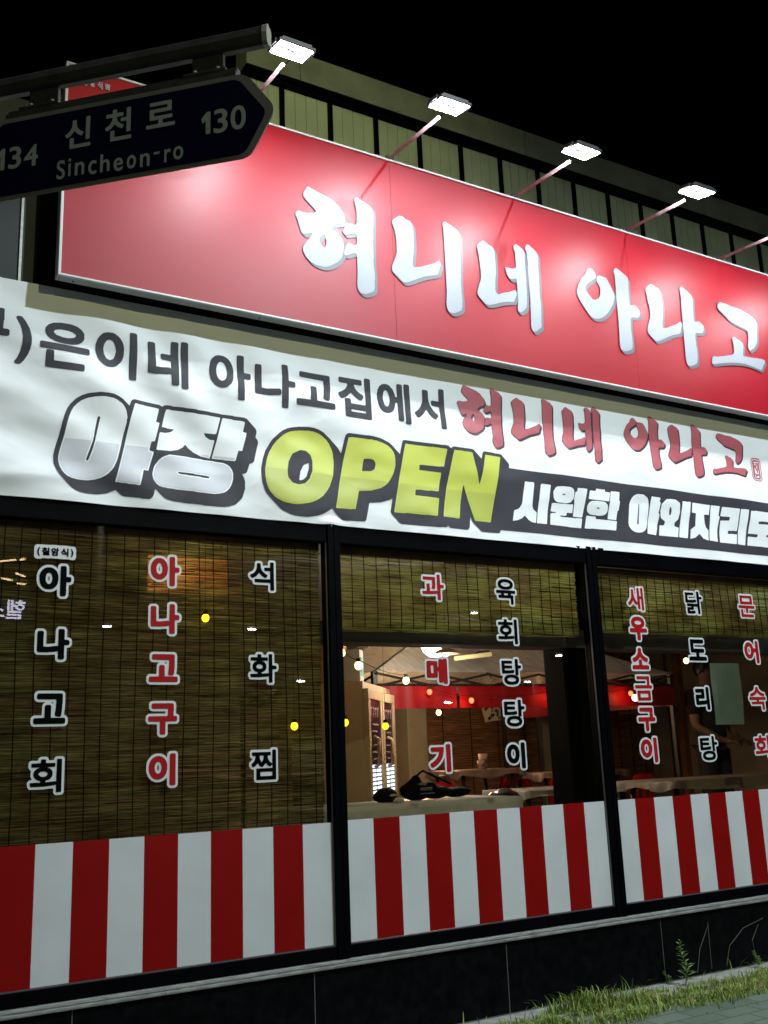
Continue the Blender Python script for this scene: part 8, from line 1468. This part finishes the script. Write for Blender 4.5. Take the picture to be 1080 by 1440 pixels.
# ------------------------------------------------------------------ person inside
def person():
    c = Vector((9.132, 2.6, 1.9596))
    hz = 2.4061
    root = thing("person", "person in a dark shirt standing behind the right window, hands together", "person", (c.x, c.y, 0.46))
    def skin(name, verts, edges, radii, m, sub=2):
        me = bpy.data.meshes.new(name)
        me.from_pydata([Vector(v) for v in verts], edges, [])
        me.materials.append(m)
        o = bpy.data.objects.new(name, me)
        COL.objects.link(o)
        o.modifiers.new("skin", 'SKIN').use_smooth_shade = True
        for i, r in enumerate(radii):
            sv = me.skin_vertices[0].data[i]
            sv.radius = (r if isinstance(r, tuple) else (r, r))
            sv.use_root = (i == 0)
        o.modifiers.new("sub", 'SUBSURF').levels = sub
        o.modifiers["sub"].render_levels = sub
        o.parent = root
        o.matrix_parent_inverse = Matrix.Translation(-Vector(root.location))
        return o
    x, y = c.x, c.y
    top = hz + 0.11
    s = (top - 0.46) / 1.72
    def w(dx, dy, z):
        return (x + dx * s, y + dy * s, 0.46 + z * s)
    V = [w(0, 0, 0.95), w(0, 0, 1.12), w(0, 0.01, 1.30), w(0, 0.01, 1.42), w(-0.02, -0.01, 1.51), w(-0.03, -0.03, 1.60), w(-0.03, -0.03, 1.67),
         w(-0.18, 0.01, 1.40), w(-0.23, -0.02, 1.12), w(-0.10, -0.22, 0.98),
         w(0.18, 0.01, 1.40), w(0.24, -0.02, 1.12), w(0.12, -0.22, 0.98),
         w(-0.09, 0, 0.88), w(-0.10, -0.01, 0.48), w(-0.10, 0.02, 0.09), w(-0.11, -0.12, 0.04),
         w(0.09, 0, 0.88), w(0.10, -0.01, 0.48), w(0.10, 0.02, 0.09), w(0.11, -0.12, 0.04)]
    E = [(0, 1), (1, 2), (2, 3), (3, 4), (4, 5), (5, 6), (3, 7), (7, 8), (8, 9), (3, 10), (10, 11), (11, 12),
         (0, 13), (13, 14), (14, 15), (15, 16), (0, 17), (17, 18), (18, 19), (19, 20)]
    rad = [(.15, .11), (.14, .10), (.16, .11), (.10, .08), .055, (.075, .09), (.07, .08), .065, .045, .030, .065, .045, .030,
           .085, .058, .042, .035, .085, .058, .042, .035]
    # hands: palm and five separate fingers on each
    for side in (-1, 1):
        wr = 9 if side < 0 else 12
        base = len(V)
        bx_, by_, bz_ = (-0.10, -0.22, 0.98) if side < 0 else (0.12, -0.22, 0.98)
        pal = (bx_ - side * 0.035, by_ - 0.06, bz_ - 0.01)
        V.append(w(*pal))
        E.append((wr, base))
        rad.append((.034, .018))
        for k in range(4):
            f0 = (pal[0] + (k - 1.5) * 0.018, pal[1] - 0.035, pal[2])
            L = (0.065, 0.075, 0.07, 0.055)[k]
            f1 = (f0[0] - side * 0.005, f0[1] - L * 0.6, f0[2] - 0.012)
            f2 = (f1[0] - side * 0.01, f1[1] - L * 0.25, f1[2] - L * 0.5)
            i = len(V)
            V.extend([w(*f0), w(*f1), w(*f2)])
            E.extend([(base, i), (i, i + 1), (i + 1, i + 2)])
            rad.extend([.010, .009, .007])
        i = len(V)
        V.extend([w(pal[0] - side * 0.03, pal[1] - 0.01, pal[2] + 0.015), w(pal[0] - side * 0.05, pal[1] - 0.045, pal[2] + 0.012)])
        E.extend([(base, i), (i, i + 1)])
        rad.extend([.011, .009])
    rad = [tuple(q * s for q in r) if isinstance(r, tuple) else r * s for r in rad]
    skin("body", V, E, rad, M_skin)
    cl = [w(0, 0, 0.86), w(0, 0, 1.12), w(0, 0.01, 1.30), w(0, 0.01, 1.41), w(-0.18, 0.01, 1.40), w(-0.225, -0.01, 1.20), w(0.18, 0.01, 1.40), w(0.232, -0.01, 1.20)]
    skin("shirt", cl, [(0, 1), (1, 2), (2, 3), (3, 4), (4, 5), (3, 6), (6, 7)],
         [tuple(q * s for q in r) for r in [(.175, .135), (.165, .125), (.185, .13), (.115, .095), (.085, .085), (.072, .072), (.085, .085), (.072, .072)]],
         mat("black_shirt", (0.008, 0.008, 0.010), 0.8))
    tr_ = [w(0, 0, 0.98), w(-0.09, 0, 0.86), w(-0.10, -0.01, 0.48), w(-0.10, 0.02, 0.10), w(0.09, 0, 0.86), w(0.10, -0.01, 0.48), w(0.10, 0.02, 0.10)]
    skin("trousers", tr_, [(0, 1), (1, 2), (2, 3), (0, 4), (4, 5), (5, 6)],
         [tuple(q * s for q in r) for r in [(.13, .11), (.10, .10), (.075, .075), (.058, .058), (.10, .10), (.075, .075), (.058, .058)]],
         mat("black_trousers", (0.010, 0.010, 0.012), 0.8))
    hc = Vector(w(-0.03, -0.03, 1.63))
    b = MB()
    b.ball(hc + Vector((0, 0.018, 0.03)) * s, 0.098 * s, 0.92, 1.08, 1.0, 20)
    o = b.build("hair", mat("black_hair", (0.006, 0.005, 0.005), 0.5), root, smooth=True)
    for v in o.data.vertices:
        d = v.co - hc
        if d.y < -0.03 * s and d.z < 0.045 * s:
            v.co.y = hc.y - 0.045 * s
    b = MB()
    for sx in (-1, 1):
        b.ball(hc + Vector((sx * 0.032, -0.088, 0.0)) * s, 0.010 * s, 1.4, 0.6, 0.7, 10)
    b.build("eyes", M_vin_black, root)
    b = MB()
    b.lathe(hc + Vector((0, -0.088, -0.03)) * s, [(0.014 * s, -0.012 * s), (0.010 * s, 0.008 * s), (0.0, 0.035 * s)], 8, (0, -0.2, 1))
    b.ball(hc + Vector((0, -0.085, -0.058)) * s, 0.017 * s, 1.4, 0.4, 0.35, 10)
    for sx in (-1, 1):
        b.ball(hc + Vector((sx * 0.086, 0.0, -0.01)) * s, 0.024 * s, 0.4, 0.8, 1.2, 10)
    b.build("face_features", M_skin, root, smooth=True)
person()

# ------------------------------------------------------------------ across the road (seen only as reflections in the glass)
M_lampglow = mat("street_lamp_lens", (1, 1, 1), 0.5, emit=(1.0, 0.98, 0.97), strength=60.0)
def street_lamp(label, p, size=0.28, tilt=0.25):
    p = Vector(p)
    root = thing("street_lamp", label, "street lamp", (p.x, p.y - 0.9, 0), "street lamps across the road")
    b = MB()
    b.tube([(p.x, p.y - 0.9, 0), (p.x, p.y - 0.9, p.z + 0.15)], [0.09, 0.06], 12)
    b.build("pole", M_steel, root)
    b = MB()
    b.tube([(p.x, p.y - 0.9, p.z + 0.12), (p.x, p.y, p.z + 0.08)], 0.035, 8)
    b.build("arm", M_steel, root)
    b = MB()
    b.box(p.x - size * 1.1, p.x + size * 1.1, p.y - 0.12, p.y + 0.10, p.z + 0.045, p.z + 0.09, 0.015)
    b.build("head", M_steel, root)
    b = MB()
    b.ball(p, size * 0.9, 1, 0.4, 0.24, 16)
    b.build("lens", M_lampglow, root)
    return root
for lab, px in (("street lamp mirrored just right of the letter above the bag", (11.294, -11, 2.5705)), ("street lamp mirrored beside the black column of letters", (14.8876, -13, 3.1377)),
                ("street lamp mirrored at the right edge of the middle window", (15.0236, -12, 3.6384)), ("street lamp mirrored on the rolled blind", (12.7733, -12, 4.5107)),
                ("street lamp mirrored in the upper middle of the lowered blind", (7.6265, -12, 4.0104)), ("street lamp mirrored in the left part of the lowered blind", (5.4599, -14, 4.251)),
                ("street lamp mirrored near the right edge of the lowered blind", (9.1159, -13, 3.134))):
    street_lamp(lab, px, 0.11)
street_lamp("tall white street lamp right of the view that lights the facade", (LAMP_W[0], LAMP_W[1] - 0.1, LAMP_W[2] + 0.14), 0.16)
street_lamp("street lamp high on the left that lights the cladding", (LAMP_U[0], LAMP_U[1] - 0.1, LAMP_U[2] + 0.16), 0.10)
street_lamp("lower yellowish street lamp across the road", (LAMP_Y[0], LAMP_Y[1] - 0.1, LAMP_Y[2] + 0.14), 0.10)
ns = thing("neon_sign", "lit white lettering of the shop across the road", "sign", (4.3, -18, 4.9))
for one in letters("neon"):
    b = MB()
    b.rings(one, 0.001, lambda p, q: (p, -18.0, q))
    b.face_dir((0, 1, 0)).build("letter", mat("neon_letters", (1, 1, 1), 0.5, emit=(0.80, 0.78, 1.0), strength=15.0), ns, recalc=False)
b = MB()
b.box(3.3, 4.9, -18.08, -18.02, 4.75, 5.5, 0.01)
b.build("back_panel", M_steel, ns)
M_strip = mat("warm_strip", (1, 0.8, 0.5), 0.5, emit=(1.0, 0.70, 0.34), strength=22.0)
for k, (p0, p1) in enumerate([((3.6796, -16, 5.777), (4.1093, -16, 5.8492)), ((4.1798, -16, 5.8537), (4.2926, -16, 5.8761)), ((4.1079, -16, 5.5655), (4.3085, -16, 5.5023)),
                              ((3.834, -16, 5.4463), (4.0445, -16, 5.4135)), ((4.1452, -16, 5.3596), (4.3155, -16, 5.3388))]):
    o = MB().tube([p0, p1], 0.022, 6).build("strip_light", M_strip)
    tag(o, "warm strip light of the shop front across the road", "strip light", "warm strip lights across the road")

# ------------------------------------------------------------------ grass, weeds and dry stems at the foot of the wall
def grass():
    rnd = random.Random(11)
    b = MB()
    def blade(x, y, h, w, a, lean, mi):
        d = Vector((math.cos(a), math.sin(a), 0))
        sd_ = Vector((-d.y, d.x, 0)) * w
        p = Vector((x, y, -0.01))
        pts = [p, p + d * lean * 0.25 + PZ * h * 0.5, p + d * lean * 0.65 + PZ * h * 0.85, p + d * lean * 1.15 + PZ * h * (0.92 if lean > h * 0.6 else 1.05)]
        L = [b.bm.verts.new(q - sd_ * k) for q, k in zip(pts, (1, 0.9, 0.55, 0.05))]
        Rr = [b.bm.verts.new(q + sd_ * k) for q, k in zip(pts, (1, 0.9, 0.55, 0.05))]
        for i in range(3):
            f = b.bm.faces.new((L[i], Rr[i], Rr[i + 1], L[i + 1]))
            f.material_index = mi
    for _ in range(42000):
        x = rnd.uniform(2.9, 8.6)
        y = -0.22 - abs(rnd.gauss(0, 0.19)) - 0.02 * max(0, x - 4)
        dens = 0.48 + 1.5 * noise.noise(Vector((x * 3.1, y * 7, 2.0))) - max(0, -0.46 - y) * 1.6 + 0.10 * (x - 5)
        if rnd.random() > dens:
            continue
        dry = rnd.random() < 0.14 + 0.3 * max(0, noise.noise(Vector((x * 5, y * 9, 7.0))))
        h = rnd.uniform(0.010, 0.045) * (1 + 0.8 * max(0, dens - 0.6))
        if rnd.random() < 0.035:
            h *= rnd.uniform(2.0, 3.4)
        blade(x, y, h, rnd.uniform(0.0016, 0.0042), rnd.uniform(0, 6.28), h * rnd.uniform(0.3, 1.3), 2 if dry else rnd.choice((0, 0, 1)))
    for (px, py, n, hh) in [(4.381, -0.129, 150, 0.17), (4.575, -0.174, 260, 0.22), (4.802, -0.121, 200, 0.16), (5.059, -0.08, 150, 0.12),
                        (4.035, -0.177, 70, 0.09), (5.146, -0.155, 120, 0.09), (5.433, -0.534, 160, 0.07), (5.815, -0.318, 160, 0.08),
                        (5.674, -0.195, 140, 0.08), (6.221, -0.221, 160, 0.10), (5.297, -0.232, 120, 0.07)]:
        for _ in range(n):
            h = rnd.uniform(0.25, 1.0) * hh * 0.62
            blade(px + rnd.gauss(0, 0.10), min(py + rnd.gauss(0, 0.05), -0.20), h, rnd.uniform(0.002, 0.005), rnd.uniform(0, 6.28), h * rnd.uniform(0.1, 0.8),
                  2 if rnd.random() < 0.12 else rnd.choice((0, 0, 1)))
    o = b.build("grass", [mat("grass_green", (0.15, 0.2475, 0.0338), 0.6), mat("grass_pale", (0.315, 0.39, 0.075), 0.6), mat("grass_dry", (0.3, 0.225, 0.1125), 0.8)], recalc=False)
    o['kind'] = 'stuff'
    return o
grass()
def weed(label, p, h, seed, leafw):
    rnd = random.Random(seed)
    p = Vector(p)
    root = thing("weed_plant", label, "weed", p)
    b = MB()
    pts = [p + Vector((0.015 * math.sin(k * 0.8), 0.006 * math.cos(k), h * k / 7)) for k in range(8)]
    b.tube(pts, [0.004 - 0.0004 * k for k in range(8)], 6)
    b.build("stem", mat("weed_stem", (0.10, 0.16, 0.04), 0.6), root)
    b = MB()
    n = 46
    for k in range(n):
        t = 0.12 + 0.88 * k / n
        q = p + Vector((0.015 * math.sin(t * 5.6), 0.006 * math.cos(t * 7), h * t))
        a = k * 2.4
        L = leafw * (1.15 - t * 0.75) * rnd.uniform(0.7, 1.2)
        d = Vector((math.cos(a), math.sin(a), rnd.uniform(0.25, 0.9))).normalized()
        s = d.cross(PZ).normalized() * L * 0.16
        v = [b.bm.verts.new(z) for z in (q, q + d * L * 0.5 + s, q + d * L - PZ * L * 0.15, q + d * L * 0.5 - s)]
        b.bm.faces.new(v)
    b.build("leaves", mat("weed_leaf", (0.15, 0.255, 0.06), 0.55), root, recalc=False)
weed("upright leafy weed growing from the concrete strip against the black wall", (5.52, -0.179, 0.0), 0.30, 3, 0.075)
weed("small leafy weed where the grass thins at the photo's right edge", (6.339, -0.099, 0.0), 0.12, 5, 0.05)
weed("short weed sprout at the foot of the joint in the black wall", (5.488, -0.034, 0.0), 0.085, 8, 0.04)
def dry_stem(label, pts):
    root = thing("dry_stem", label, "dry stem", pts[0])
    b = MB()
    b.tube(pts, 0.0022, 5)
    b.build("stalk", mat("dry_stalk", (0.11, 0.10, 0.085), 0.9), root)
dry_stem("dry stalk leaning on the black wall right of the leafy weed", [(5.8013, -0.025, 0.0306), (5.8462, -0.025, 0.18), (5.9578, -0.025, 0.3341)])
dry_stem("straight dry stalk on the black wall with a short side twig", [(5.9468, -0.025, 0.0399), (5.9495, -0.025, 0.1913), (5.9537, -0.025, 0.3538)])
dry_stem("long arching dry stalk on the black wall near the photo's right edge", [(6.101, -0.025, 0.0392), (6.1526, -0.025, 0.1672), (6.3148, -0.025, 0.2704), (6.5414, -0.025, 0.3152)])
dry_stem("rightmost dry stalk on the black wall", [(6.4155, -0.025, 0.0576), (6.3985, -0.025, 0.1773), (6.4791, -0.025, 0.277)])
